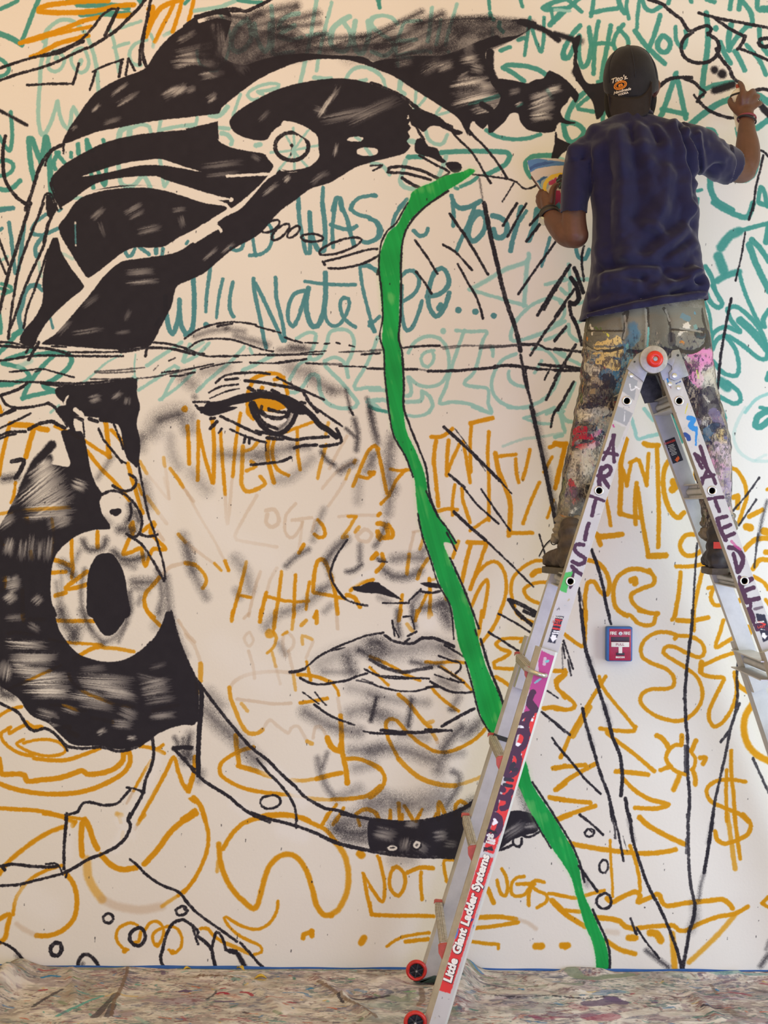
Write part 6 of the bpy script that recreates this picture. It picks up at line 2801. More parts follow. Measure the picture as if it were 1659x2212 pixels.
# ribbed treads of the flared outer section with red end caps (both halves)
def outer_tread(px, py, mirror=False):
    f = (py-1403)/(2232-1403); yn = -.735-.11*f+.03; yf = -.215+.04*f
    c = P(px, py, yn)
    if mirror:
        k = (c.z-orr1.z)/(orr0.z-orr1.z); c.x = orr1.x+(orr0.x-orr1.x)*k+.040
    sx = 1 if not mirror else -1
    bm = bmesh.new(); box(bm, (c.x, (yn+yf)/2, c.z), (.024, yf-yn, .026))
    for k in range(5): box(bm, (c.x-sx*.0125, (yn+yf)/2, c.z-.011+.0055*k), (.003, yf-yn-.03, .0025))
    for k in range(3): box(bm, (c.x-sx*.007+sx*.006*k, (yn+yf)/2, c.z+.0135), (.0025, yf-yn-.03, .003))
    rg = bm_obj('rung', bm, tread, lad, 'ribbed grey tread')
    for y, s_ in ((yn, 1), (yf, -1)):
        bm = bmesh.new()
        pr = [(-.020, .004), (-.012, .010), (.021, .014), (.024, -.004), (.016, -.036), (.008, -.056), (-.004, -.046), (-.019, -.018)]
        if s_ < 0: pr = [(-.017, .006), (-.016, .018), (-.010, .021), (.016, .019), (.018, .004), (.013, .004), (.012, .014), (-.012, .014)]
        a = Vector((c.x, y-.016*s_, c.z)); b = Vector((c.x, y+.006*s_, c.z))
        extrude_profile(bm, [(u*sx, v) for u, v in pr], a, b, Vector((1, 0, 0)), Vector((0, 0, 1)))
        bm_obj('rung_cap', bm, redp, rg, 'red plastic end cap', 'auto', .002)
for px, py in ((1146, 1447), (1085, 1640), (1024, 1833), (960, 2044)): outer_tread(px, py); 
for px, py in ((1085, 1640), (1024, 1833), (960, 2044)): outer_tread(px, py, True)
# spring lock handle through the top outer rung
q = [P(1136, 1444, -.73), P(1146, 1449, -.765), P(1160, 1455, -.785), P(1172, 1459, -.785), P(1178, 1459, -.770), P(1178, 1458, -.74)]
bm = bmesh.new(); pts = [Vector(v) for v in spline([tuple(v) for v in q], 5)]; capsule(bm, pts, [.0075]*len(pts), 14, up=(0, 0, 1)); bm_obj('lock_handle', bm, bright, lad, 'bent shiny lock handle', True)
# hinge: near and far
def hinge(Y, near):
    s_ = 1 if near else -1
    H0 = P(1411, 777, -.70)
    def q(px, py): v = P(px, py, -.70); return (v.x, v.z)
    def pl(name, pts, thick, y, m, lab=None, bev=.0012, par=lad):
        bm = bmesh.new(); plate(bm, [q(*p) for p in pts], thick, y); return bm_obj(name, bm, m, par, lab, 'auto', bev)
    y0 = Y
    hp = pl('hinge_plate', [(1354, 797), (1362, 782), (1377, 764), (1394, 756), (1412, 790), (1398, 806), (1390, 826), (1387, 822)], .012, y0, steel)
    pl('hinge_plate', [(1430, 790), (1440, 770), (1458, 778), (1464, 800), (1452, 812), (1432, 822), (1425, 800)], .012, y0, steel)
    pl('release_bracket', [(1449, 762), (1452, 757), (1466, 755), (1477, 782), (1487.5, 812), (1472, 817), (1457, 823), (1446, 818), (1444, 806), (1451, 798), (1450, 791), (1440, 784), (1441, 777), (1449, 772)], .010, y0-.008*s_, steel, 'bent grey release bracket')
    bm = bmesh.new(); c = (H0.x, y0-.006*s_, H0.z); disc(bm, c, .0450, .020, n=48)
    dk = bm_obj('hinge_disc', bm, mat('hinge_disc', (.40, .385, .36), .42, .4, var=.25, vscale=40), lad, 'round hinge disc', 'auto', .002)
    if near:
        bm = bmesh.new(); torus(bm, (H0.x+.002, y0-.026, H0.z), .0155, .0115, n=40, m=16, sq=1.1); bm_obj('hinge_knob', bm, knobm, lad, 'red round hinge knob', True)
        bm = bmesh.new(); disc(bm, (H0.x+.002, y0-.030, H0.z), .0075, .012, n=24); bm_obj('knob_bolt', bm, steel, lad, None, 'auto', .001)
        bm = bmesh.new(); disc(bm, (P(1463.5, 768, y0).x, y0-.0085, P(1463.5, 768, -.70).z), .004, .001, n=16); bm_obj('bracket_hole', bm, rubber, lad)
        for px, py, r in ((1363, 812, .0066), (1446, 830, .0070), (1465, 838, .0072), (1456, 812, .0080), (1400, 763, .004), (1415, 797, .0042), (1370, 782, .003)):
            v = P(px, py, -.70); bm = bmesh.new(); disc(bm, (v.x, y0-(.010 if py != 812 or px < 1400 else .011), v.z), r, .006, n=20); bm_obj('rivet', bm, bright if r > .005 else rubber, lad, None, 'auto', .0012)
hinge(-.700, True)
hinge(-.268, False)
# inner hinge cheek seen between the halves
bm = bmesh.new(); plate(bm, [(P(x, y, -.40).x, P(x, y, -.40).z) for x, y in ((1384, 822), (1400, 806), (1425, 806), (1438, 836), (1442, 862), (1402, 868))], .006, -.300)
bm_obj('hinge_cheek', bm, mat('dark_cheek', (.10, .10, .105), .35, .5, var=.4, vscale=60), lad, 'dark hinge cheek between the halves', False, .001)
# wheels and rubber feet on the left half
def wheel(c, lab):
    bm = bmesh.new(); torus(bm, c, .0303, .0068, n=44, m=14, sq=1.8); wh = bm_obj('wheel', bm, mat('red_tyre', (.50, .018, .016), .38, var=.25, vscale=60), lad, lab, True)
    bm = bmesh.new(); disc(bm, (c[0], c[1]-.002, c[2]), .0072, .022, n=24)
    for k in range(6):
        a = k*1.0472+.3; R = Matrix.Rotation(-a, 3, 'Y')
        box(bm, Vector(c)+Vector((math.cos(a)*.0155, -.006, math.sin(a)*.0155)), (.021, .008, .0045), R)
    torus(bm, (c[0], c[1]-.002, c[2]), .0238, .0026, n=36, m=8)
    disc(bm, (c[0], c[1]+.006, c[2]), .024, .004, n=32)  # black disc added to stand for the darkness seen between the spokes
    bm_obj('wheel_hub', bm, mat('hub_black', (.022, .022, .03), .35), wh, 'black spoked hub')
    bm = bmesh.new(); disc(bm, (c[0], c[1]-.0145, c[2]), .0035, .004, n=16); bm_obj('axle_bolt', bm, bright, wh, None, 'auto')
for (px, py, Y, base, fx) in ((899.5, 2096, -.20, fl1, -.175), (897, 2208, -.84, ol1, -.845)):
    c = P(px, py, Y); wheel(tuple(c), 'red wheel with black hub')
    bm = bmesh.new(); plate(bm, [(c.x-.008, c.z+.008), (c.x+.01, c.z+.012), (base.x+.01, base.z+.055), (base.x+.02, base.z+.025), (base.x-.02, base.z+.012), (c.x, c.z-.012)], .006, c.y+.016)
    bm_obj('wheel_bracket', bm, redp, lad, 'red wheel bracket', 'auto', .001)
for b, y in ((ol1, -.835), (fl1, -.178), (orr1, -.835), (fr1, -.178)):
    d = -1 if b.x < .9 else 1
    bm = bmesh.new(); plate(bm, [(b.x-.045, b.z-.002), (b.x-.052, .016), (b.x-.035, .0125), (b.x+.035, .0125), (b.x+.048, .022), (b.x+.042, b.z+.018), (b.x+.02, b.z+.02)], .05, y-.022)
    bm_obj('rubber_foot', bm, mat('foot_rubber', (.018, .045, .035), .6, var=.4, vscale=30), lad, 'dark rubber foot', 'auto', .004)
# printed words on the red sticker: run up the rail
d = (ol0-ol1).normalized(); side = Vector((0, 1, 0)).cross(d); side = side if side.x < 0 else -side
nrm = d.cross(side).normalized(); nrm = nrm if nrm.y < 0 else -nrm
def on_rail(px, py, k=.0012):
    t = (P(px, py, -.79).z-ol1.z)/(ol0.z-ol1.z); Y = (ol1+(ol0-ol1)*t).y
    return P(px, py, Y-.006)+nrm*k
white = mat('sticker_white', (.82, .81, .80), .5); blackp = mat('sticker_black', (.02, .015, .02), .5)
def run(word, px, py, size, off, sh, m=white, k=.0016, sp=1.0):
    return text_mesh('lettering', word, size, m, lad, on_rail(px, py, k), d, side, shear=sh, offset=off, extrude=.0003, space=sp)
# photo path of the words: centre line from (965,2128) up to (1051,1848)
def along(t): return 963+(1050-963)*t, 2132+(1847-2132)*t
for word, t0 in (('Little', .125), ('Giant', .345), ('Ladder', .585), ('Systems', .865)):
    x, y = along(t0)
    o = run(word, x, y, .0365, .0018, .10, k=.0020); o['label'] = 'white word %s' % word
    run(word, x+.8, y+.7, .0365, .0030, .10, blackp, .0012)
u2 = Vector((1, 0, .25)).normalized(); up2 = Vector((-.25, 0, 1))
text_mesh('lettering', 'ANSI', .0140, blackp, lad, on_rail(1054, 1834), u2*1, up2, offset=.0008, extrude=.0003)
text_mesh('lettering', 'OSHA', .0125, blackp, lad, on_rail(1062, 1796, .0018), Vector((1, 0, -.2)), Vector((.2, 0, 1)), offset=.0004, extrude=.0003)
text_mesh('lettering', '30', .0190, white, lad, on_rail(1060, 1806, .0022), Vector((1, 0, -.1)), Vector((.1, 0, 1)), offset=.0008, extrude=.0003)
text_mesh('lettering', 'DUTY\nRATED', .0098, white, lad, on_rail(1060, 1817, .0022), Vector((1, 0, -.2)), Vector((.2, 0, 1)), offset=.0006, extrude=.0003)
# black warning labels (far right rail, near rails)
def label_plate(pts, Y, lab):
    bm = bmesh.new(); plate(bm, [(P(x, y, Y).x, P(x, y, Y).z) for x, y in pts], .0006, Y)
    return bm_obj('warning_label', bm, mat('label_black', (.012, .012, .022), .45), lad, lab)
Yl = -.2585
lp = label_plate(((1436, 952), (1457, 944), (1476, 994), (1454, 1002)), Yl, 'black danger label with an orange arrow')
bm = bmesh.new(); plate(bm, [(P(x, y, Yl-.001).x, P(x, y, Yl-.001).z) for x, y in ((1460, 989), (1464, 987), (1463, 984), (1467, 987), (1468, 991), (1463, 998), (1457, 993), (1460, 992))], .0005, Yl-.001)
bm_obj('arrow', bm, mat('label_orange', (.75, .12, .02), .5), lp, 'orange arrow')
dd = (P(1454, 1002, Yl)-P(1436, 952, Yl)).normalized(); rr = Vector((0, 1, 0)).cross(dd); rr = rr if rr.x > 0 else -rr
c0 = P(1447, 955, Yl-.0012)
text_mesh('lettering', 'DANGER', .010, mat('label_red', (.6, .05, .03), .5), lp, c0, rr, -dd, offset=.0003, extrude=.0002)
bm = bmesh.new()
for k in range(8):
    cc = c0+dd*(.010+.005*k); wv = (.020, .024, .018, .022, .024, .016, .022, .019)[k]
    vs_ = [bm.verts.new(cc+rr*a+dd*b) for a, b in ((-wv/2, 0), (wv/2, 0), (wv/2, .0016), (-wv/2, .0016))]; bm.faces.new(vs_)
bm_obj('print_line', bm, white, lp)
for px, py, ang in ((1206, 1334, .30), (1641, 1344, -.34)):
    v = P(px, py, -.6945); text_mesh('lettering', 'DANGER', .0075, white, lad, v, Vector((math.cos(ang*.4), 0, -math.sin(ang*.4)*1)), (0, 0, 1), offset=.0002, extrude=.0002)
    v = P(px-3.5 if px < 1300 else px+3.5, py+10, -.6945); text_mesh('lettering', 'LAST', .011, mat('label_red2', (.62, .06, .04), .5), lad, v, Vector((math.cos(ang*.4), 0, -math.sin(ang*.4))), (0, 0, 1), offset=.0004, extrude=.0002)

# ------------------------------------------------------------ the painter on the ladder
man = thing('person', 'man seen from behind in black cap and navy T-shirt spraying the wall from the ladder', 'person', P(1395, 1240, -.44))
skin = mat('skin', (.112, .046, .030), .45, var=.14, vscale=26, bump=.12, bscale=260, spec=.4)
def C(px, py, Y, r): p = P(px, py, Y); return (p.x, p.y, p.z, r)
def limb(bm, pts, k=5, n=16, flat=None, up=(0, 1, 0)):
    s = spline(pts, k); capsule(bm, [q[:3] for q in s], [max(q[3], .002) for q in s], n, up, flat)
def loft(bm, rows, n=28, e=2.3):
    """rows: (px_left, px_right, py, Ycentre, half depth) -> closed superelliptic body"""
    s = spline(rows, 4); rings = []
    for a, b, py, Y, dy in s:
        c = P((a+b)/2, py, Y); rx = (b-a)/2/FPX*(Y+CAM_D); ring = []
        for k in range(n):
            t = k/n*6.2832; cs, sn = math.cos(t), math.sin(t)
            ring.append(bm.verts.new((c.x+rx*math.copysign(abs(cs)**(2/e), cs), c.y+dy*math.copysign(abs(sn)**(2/e), sn), c.z)))
        rings.append(ring)
    for r0, r1 in zip(rings[:-1], rings[1:]):
        for k in range(n): bm.faces.new((r0[k], r0[(k+1) % n], r1[(k+1) % n], r1[k]))
    bm.faces.new(rings[0]); bm.faces.new(rings[-1])

# --- one continuous body: torso, neck, head, arms with hands, legs
bm = bmesh.new()
loft(bm, [(1290, 1490, 292, -.43, .07), (1285, 1495, 340, -.43, .09), (1300, 1485, 420, -.43, .10), (1300, 1490, 520, -.43, .085), (1296, 1490, 600, -.43, .09), (1282, 1508, 690, -.43, .10), (1290, 1500, 740, -.43, .09)])
limb(bm, [C(1385, 300, -.43, .062), C(1372, 262, -.425, .060), C(1366, 225, -.42, .058)], 4)
limb(bm, [C(1290, 325, -.43, .045), C(1385, 295, -.43, .050), C(1490, 320, -.43, .045)], 4)
hc = P(1363, 178, -.405)                                     # skull
bmesh.ops.create_uvsphere(bm, u_segments=28, v_segments=20, radius=1, matrix=Matrix.Translation(hc) @ Matrix.Rotation(.08, 4, 'Y') @ Matrix.Diagonal((.0775, .096, .108, 1)))
bmesh.ops.create_uvsphere(bm, u_segments=20, v_segments=14, radius=1, matrix=Matrix.Translation(hc+Vector((.006, .045, -.062))) @ Matrix.Diagonal((.058, .055, .060, 1)))   # jaw
limb(bm, [(hc.x+.004, hc.y+.085, hc.z+.012, .008), (hc.x+.005, hc.y+.108, hc.z-.018, .014)], 3, 10)   # nose
for s_ in (-1, 1):
    limb(bm, [(hc.x+s_*.028, hc.y+.088, hc.z+.022, .009), (hc.x+s_*.045, hc.y+.080, hc.z+.018, .006)], 3, 10)   # brow
    limb(bm, [(hc.x-.012*s_, hc.y+.094, hc.z-.056, .007), (hc.x+.012*s_, hc.y+.094, hc.z-.056, .007)], 2, 8)   # lips
    e = hc+Vector((s_*.080+.004, .004, -.018))
    limb(bm, [(e.x, e.y, e.z+.028, .008), (e.x+s_*.006, e.y-.012, e.z+.012, .010), (e.x+s_*.004, e.y-.008, e.z-.012, .008), (e.x-s_*.004, e.y+.002, e.z-.028, .006)], 3, 10)
# right arm up to the spray can
limb(bm, [C(1480, 328, -.43, .045), C(1540, 344, -.345, .046), C(1592, 366, -.255, .046), C(1607, 366, -.235, .045)], 5)
limb(bm, [C(1600, 368, -.24, .040), C(1612, 350, -.235, .046), C(1615, 318, -.21, .043), C(1613, 285, -.185, .033), C(1613, 258, -.17, .0265), C(1611, 244, -.16, .027)], 5)
# right hand: palm, four fingers over the can, thumb on its left side
limb(bm, [C(1611, 250, -.165, .024), C(1609, 232, -.158, .029), C(1610, 214, -.150, .028)], 4, 16, (.55, 1.18))
for f in ([(1603, 222, -.166, .0125), (1604, 205, -.172, .0115), (1604, 190, -.158, .0105), (1600, 181, -.135, .0095), (1597.5, 179, -.118, .0085)],
          [(1613, 220, -.166, .0125), (1619, 204, -.170, .0115), (1626, 197, -.150, .0105), (1627, 198, -.125, .0095), (1622, 201, -.100, .0085)],
          [(1621, 224, -.160, .0115), (1630, 212, -.160, .0108), (1636.5, 208, -.140, .0100), (1636, 210, -.115, .0092), (1630, 213, -.090, .008)],
          [(1625, 234, -.152, .0105), (1635, 226, -.148, .0100), (1642, 223, -.128, .0092), (1641, 225, -.105, .0085), (1634, 228, -.085, .0075)],
          [(1600, 246, -.155, .0150), (1590, 238, -.150, .0135), (1580, 226, -.135, .0120), (1577, 219, -.118, .0105), (1579, 214, -.102, .0090)]):
    limb(bm, [C(*q) for q in f], 4, 10)
# left arm, forearm folded forward, hand holding the sketch sheet
limb(bm, [C(1278, 330, -.43, .050), C(1248, 400, -.448, .043), C(1240, 460, -.455, .0405), C(1242, 508, -.45, .045)], 5)
limb(bm, [C(1244, 508, -.45, .044), C(1226, 502, -.415, .050), C(1204, 484, -.355, .040), C(1190, 468, -.310, .030), C(1185, 456, -.285, .027)], 5)
limb(bm, [C(1185, 458, -.288, .025), C(1181, 442, -.268, .029), C(1177, 428, -.252, .026)], 4, 16, (1.1, .72))
for f in ([(1190, 446, -.285, .0150), (1192, 428, -.292, .0140), (1194, 412, -.292, .0125), (1199, 402, -.286, .0112), (1204, 400, -.280, .0098)],
          [(1172, 428, -.258, .0115), (1167, 417, -.238, .0108), (1178, 408, -.222, .0100), (1192, 404, -.212, .0088)],
          [(1169, 432, -.252, .0115), (1163, 424, -.228, .0108), (1174, 418, -.210, .0100), (1190, 416, -.202, .0088)],
          [(1168, 439, -.250, .0110), (1162, 434, -.224, .0102), (1172, 430, -.206, .0095), (1188, 428, -.198, .0085)],
          [(1170, 447, -.254, .0105), (1165, 444, -.230, .0095), (1174, 441, -.212, .0088), (1187, 440, -.206, .008)]):
    limb(bm, [C(*q) for q in f], 4, 10)
# legs (inside the trousers)
limb(bm, [C(1335, 720, -.43, .075), C(1305, 860, -.43, .062), C(1262, 990, -.44, .046), C(1234, 1120, -.45, .038), C(1226, 1200, -.46, .036)], 5)
limb(bm, [C(1462, 720, -.43, .075), C(1500, 860, -.43, .062), C(1536, 990, -.44, .046), C(1550, 1120, -.45, .038), C(1550, 1200, -.46, .036)], 5)
body = link('body', remesh(bm, .0042, 5), skin, man, 'dark brown skin of head, arms and hands', True)

# eyes and beard (facing the wall)
eye = mat('eye_white', (.7, .68, .64), .2)
for s_ in (-1, 1):
    bm = bmesh.new(); bmesh.ops.create_uvsphere(bm, u_segments=14, v_segments=10, radius=.0115, matrix=Matrix.Translation(hc+Vector((s_*.030+.002, .082, .004)))); bm_obj('eye', bm, eye, man, 'eye', True)
hair = mat('beard_hair', (.012, .010, .010), .8, bump=.8, bscale=500)
bm = bmesh.new()
limb(bm, [(hc.x+.0815, hc.y+.030, hc.z-.020, .009), (hc.x+.078, hc.y+.044, hc.z-.055, .016), (hc.x+.060, hc.y+.070, hc.z-.095, .022), (hc.x+.006, hc.y+.092, hc.z-.112, .024), (hc.x-.050, hc.y+.070, hc.z-.095, .022), (hc.x-.070, hc.y+.044, hc.z-.055, .016), (hc.x-.074, hc.y+.030, hc.z-.020, .009)], 5, 12)
link('beard', remesh(bm, .004, 2), hair, man, 'short black beard', True)

# --- navy T-shirt with painted fold heights turned into real folds
bm = bmesh.new()
loft(bm, [(1322, 1412, 254, -.432, .072), (1300, 1450, 263, -.435, .084), (1272, 1488, 279, -.435, .106), (1258, 1506, 310, -.435, .124), (1262, 1506, 350, -.435, .132), (1278, 1503, 400, -.435, .134), (1281, 1506, 460, -.435, .130), (1279, 1509, 530, -.435, .126), (1275, 1519, 585, -.435, .130), (1268, 1526, 625, -.435, .136), (1258, 1526, 665, -.435, .140), (1250, 1526, 705, -.435, .140)], 40, 2.5)
def sleeve(pts, fl):
    s = spline(pts, 6); tube(bm, [q[:3] for q in s], [q[3] for q in s], 24, True, (0, 1, 0), fl)
sleeve([C(1300, 318, -.435, .066), C(1260, 345, -.44, .058), C(1245, 400, -.448, .049), C(1241, 440, -.455, .0455), C(1240, 461, -.455, .0450)], (1.3, 1.0))
sleeve([C(1465, 312, -.435, .078), C(1518, 328, -.39, .072), C(1555, 348, -.305, .067), C(1578, 360, -.265, .065)], (1, 1))
sm = remesh(bm, .0055, 9)
bm = bmesh.new(); bm.from_mesh(sm)
a, b = P(1258, 686, -.55), P(1522, 642, -.55)
d_ = (b-a).normalized(); no = Vector((d_.z, .02, -d_.x))
bmesh.ops.bisect_plane(bm, geom=bm.verts[:]+bm.edges[:]+bm.faces[:], plane_co=P(1400, 664, -.55), plane_no=no, clear_outer=True)
bm.normal_update()
def opening(c, d, rad, lim=.55, back=.012):
    """remove the flat end of a sleeve or the neck so that the cloth is open there"""
    d = d.normalized()
    bmesh.ops.delete(bm, geom=[f for f in bm.faces if (f.calc_center_median()-c).length < rad and f.normal.dot(d) > lim and (f.calc_center_median()-c).dot(d) > -back], context='FACES')
opening(P(1240, 461, -.455), P(1240, 461, -.455)-P(1241, 440, -.455), .068, .55, .0045)
opening(P(1578, 360, -.265), P(1578, 360, -.265)-P(1555, 348, -.305), .085)
opening(P(1366, 256, -.432), P(1364, 240, -.43)-P(1366, 256, -.432), .075, .6, .010)
bm.normal_update(); bm.verts.ensure_lookup_table()
FX0, FY0, FPXS = 1190, 230, 2.0                              # fold height field, 2 px per photo pixel
cvf = Canvas(int(420*FPXS), int(500*FPXS), FPXS, 21)
fold = np.zeros((cvf.h, cvf.w), np.float32)
FK = (-.435-.12+CAM_D)/FPX
fo = P(FX0, FY0, -.555)
for st_, shp, c_, w_, so_, al_, Q in parse(FOLDS):
    r_ = cvf.stroke(catmull((Q-[FX0, FY0])*FPXS), w_*1.35, so_ or w_*2.2, 0, 0)
    if r_ is None: continue
    fold[r_[1]] += r_[0]*(al_ if al_ else 1)*(1 if c_ == 'R' else -1)
fold += (smooth_noise(cvf.h, cvf.w, 60, cvf.rng)-.5)*.9+(smooth_noise(cvf.h, cvf.w, 24, cvf.rng)-.5)*.25
for v in bm.verts:
    x = (v.co.x-fo.x)/FK*FPXS; y = (fo.z-v.co.z)/FK*FPXS
    xi, yi = int(x), int(y)
    if 1 <= xi < cvf.w-2 and 1 <= yi < cvf.h-2:
        fx, fy = x-xi, y-yi
        h = (fold[yi, xi]*(1-fx)+fold[yi, xi+1]*fx)*(1-fy)+(fold[yi+1, xi]*(1-fx)+fold[yi+1, xi+1]*fx)*fy
        k = max(0., min(1., (-v.normal.y+.35)/.9))
        if xi < 2*88 and yi > 2*110: k *= .2                    # the hanging left sleeve stays smooth
        v.co += v.normal*h*.024*k
me = bpy.data.meshes.new('t_shirt'); bm.to_mesh(me); bm.free()
shirt = link('t_shirt', me, mat('navy_cotton', (.0165, .0150, .050), .85, bump=.25, bscale=900, sheen=.25, var=.10, vscale=30, spec=.2), man, 'navy blue cotton T-shirt with folds across the back', True)
md = shirt.modifiers.new('thickness', 'SOLIDIFY'); md.thickness = .003; md.offset = 0
# hem and sleeve bands, neck rib
shirt_rib = mat('navy_rib', (.012, .011, .037), .85, sheen=.2, spec=.2)
def band(name, px, py, Y, r, nrm, wid, fl, th=.0022):
    bm = bmesh.new(); u, v, d = frame(nrm); c = P(px, py, Y); ring = []
    for k in range(40):
        t = k/40*6.2832; e = u*math.cos(t)*r*fl[0]+v*math.sin(t)*r*fl[1]
        ring.append([bm.verts.new(c+e*(1+q)+d*z) for q, z in ((0, -wid/2), (th/r, -wid/2), (th/r, wid/2), (0, wid/2))])
    for k in range(40):
        for j in range(4): bm.faces.new((ring[k][j], ring[k][(j+1) % 4], ring[(k+1) % 40][(j+1) % 4], ring[(k+1) % 40][j]))
    return bm_obj(name, bm, shirt_rib, shirt, None, True)
band('neck_rib', 1366, 257, -.432, .0690, P(1362, 240, -.425)-P(1366, 262, -.43), .014, (1.02, 1.02))

# --- paint spattered trousers
bm = bmesh.new()
loft(bm, [(1272, 1518, 640, -.435, .112), (1266, 1524, 680, -.435, .122), (1262, 1533, 712, -.435, .132), (1258, 1537, 745, -.435, .134), (1255, 1540, 772, -.432, .122), (1262, 1535, 792, -.43, .10)], 36, 2.4)
loft(bm, [(1264, 1385, 730, -.435, .125), (1258, 1392, 768, -.435, .122), (1251, 1384, 825, -.43, .105), (1243, 1358, 880, -.43, .098), (1233, 1328, 935, -.435, .090), (1221, 1308, 1000, -.44, .082), (1211, 1290, 1060, -.445, .076), (1204, 1272, 1105, -.45, .070), (1203, 1262, 1140, -.455, .064), (1204, 1260, 1152, -.455, .06)], 26, 2.2)
loft(bm, [(1412, 1534, 730, -.435, .125), (1402, 1539, 768, -.435, .122), (1424, 1546, 825, -.43, .105), (1446, 1560, 880, -.43, .098), (1472, 1574, 935, -.435, .090), (1496, 1579, 1000, -.44, .082), (1508, 1580, 1060, -.445, .076), (1516, 1583, 1105, -.45, .070), (1520, 1586, 1140, -.455, .064), (1522, 1586, 1152, -.455, .06)], 26, 2.2)
tm = remesh(bm, .0062, 5)
TX0, TY0, TS = 1170, 610, 2.6
TK = (-.56+CAM_D)/FPX; to = P(TX0, TY0, -.56)
cvt = Canvas(int(460*TS), int(580*TS), TS, 31)
timg = np.empty((cvt.h, cvt.w, 3), np.float32); timg[:] = (.17, .155, .125)
yy = np.linspace(0, 1, cvt.h)[:, None]
TP = [(.42, .34, .24), (.50, .45, .38), (.03, .025, .05), (.02, .02, .03), (.06, .04, .06), (.10, .10, .10), (.30, .03, .05), (.12, .10, .22), (.05, .13, .22), (.32, .22, .12), (.52, .48, .44), (.17, .15, .13), (.34, .29, .23), (.03, .025, .05)]
timg += ((smooth_noise(cvt.h, cvt.w, 26*TS, cvt.rng)-.5)*.12+(smooth_noise(cvt.h, cvt.w, 2*TS, cvt.rng)-.5)*.05)[..., None]
leg0 = int(150*TS)
TL = [(TP[i], c_, t_, a_, r_) for i, c_, t_, a_, r_ in ((5, 16, .52, .7, 60), (9, 12, .60, .6, 50), (4, 12, .58, .8, 50), (12, 9, .60, .55, 40), (3, 9, .60, .9, 40), (11, 10, .60, .7, 40), (2, 8, .60, .85, 40), (0, 7, .66, .6, 36), (6, 7, .74, .8, 40), (8, 8, .68, .8, 40), (7, 8, .68, .7, 40), (12, 5, .66, .6, 26), (13, 5, .64, .85, 22), (10, 3, .71, .7, 20))]
flakes(cvt, timg, TL, (0, leg0-int(70*TS), cvt.w, cvt.h), .75, 1.5, 60)
splat(cvt, timg, 500, TP, .8, 5, .7, 1.4, .8, (0, leg0, cvt.w, cvt.h))
splat(cvt, timg, 260, TP, .6, 4, 1, 1, .7, (0, 0, cvt.w, leg0))
trouser_tf = lambda p: (np.asarray(p, float)-[TX0, TY0])*TS
TC = {'Y': (.62, .46, .20), 'B': (.05, .15, .27), 'b': (.11, .25, .34), 'K': (.025, .02, .035), 'R': (.40, .02, .05), 'M': (.60, .22, .42), 'W': (.62, .58, .52), 'G': (.10, .15, .05), 'O': (.50, .20, .04), 'P': (.55, .42, .50), 'V': (.16, .13, .24), 'N': (.060, .053, .045), 'T': (.16, .40, .40), 'g': (.17, .165, .14), 'y': (.55, .55, .10), 'L': (.27, .26, .23)}
daub(cvt, TROUSER, TC, None, trouser_tf, 1.2, timg, 3., .85)
flakes(cvt, timg, [((.03, .025, .05), 5, .66, .8, 30), ((.40, .34, .27), 4, .73, .6, 30), ((.26, .21, .17), 4, .70, .5, 26), ((.10, .10, .10), 3, .67, .7, 26)], (0, leg0-int(70*TS), cvt.w, cvt.h), .75, 1.5, 60)
daub(cvt, SEAMS, TC, None, trouser_tf, .5, timg, 1.2, 2.2)
bm = bmesh.new(); bm.from_mesh(tm)
g = bm.verts[:]+bm.edges[:]+bm.faces[:]; bmesh.ops.bisect_plane(bm, geom=g, plane_co=P(1400, 648, -.43), plane_no=(0, 0, 1), clear_outer=True)
bm.normal_update()
cvq = smooth_noise(580, 460, 34, cvt.rng)*.6+smooth_noise(580, 460, 13, cvt.rng)*.4-.5
hq = np.zeros((580, 460), np.float32); ch = Canvas(460, 580, 1.0, 3)
for st_, shp, c_, w_, so_, al_, Q in parse(TFOLDS):
    r_ = ch.stroke(catmull(Q-[TX0, TY0]), w_, so_ or w_*1.1, 0, 0)
    if r_ is not None: hq[r_[1]] += r_[0]*(al_ if al_ else 1)*(1 if c_ == 'R' else -1)
for v in bm.verts:
    x = int((v.co.x-to.x)/TK); y = int((to.z-v.co.z)/TK)
    if 0 <= x < 460 and 0 <= y < 580:
        amp = .006 if y < 150 else .016
        k = max(0., min(1., (-v.normal.y+.5)/.9))
        v.co += v.normal*(cvq[y, x]*amp+hq[y, x]*.006*k)
me = bpy.data.meshes.new('trousers'); bm.to_mesh(me); bm.free()
trous = link('trousers', me, mat('painted_denim', rough=.82, bump=.35, bscale=500, img=pixels('trouser_paint', timg), ext='MIRROR', imgbump=.35, spec=.25), man, 'grey work trousers caked with dried paint', True)
nv = np.empty(len(me.vertices)*3); me.vertices.foreach_get('normal', nv); nv = nv.reshape(-1, 3)[:, 0]; nv = np.sign(nv)*np.clip((np.abs(nv)-.55)/.4, 0, 1)
planar_uv(me, lambda V: np.stack([(V[:, 0]+nv*(V[:, 1]+.49)-to.x)/TK/460, 1-(to.z-V[:, 2])/TK/580], 1))      # unrolls round the sides of the legs
md = trous.modifiers.new('thickness', 'SOLIDIFY'); md.thickness = .002; md.offset = -1
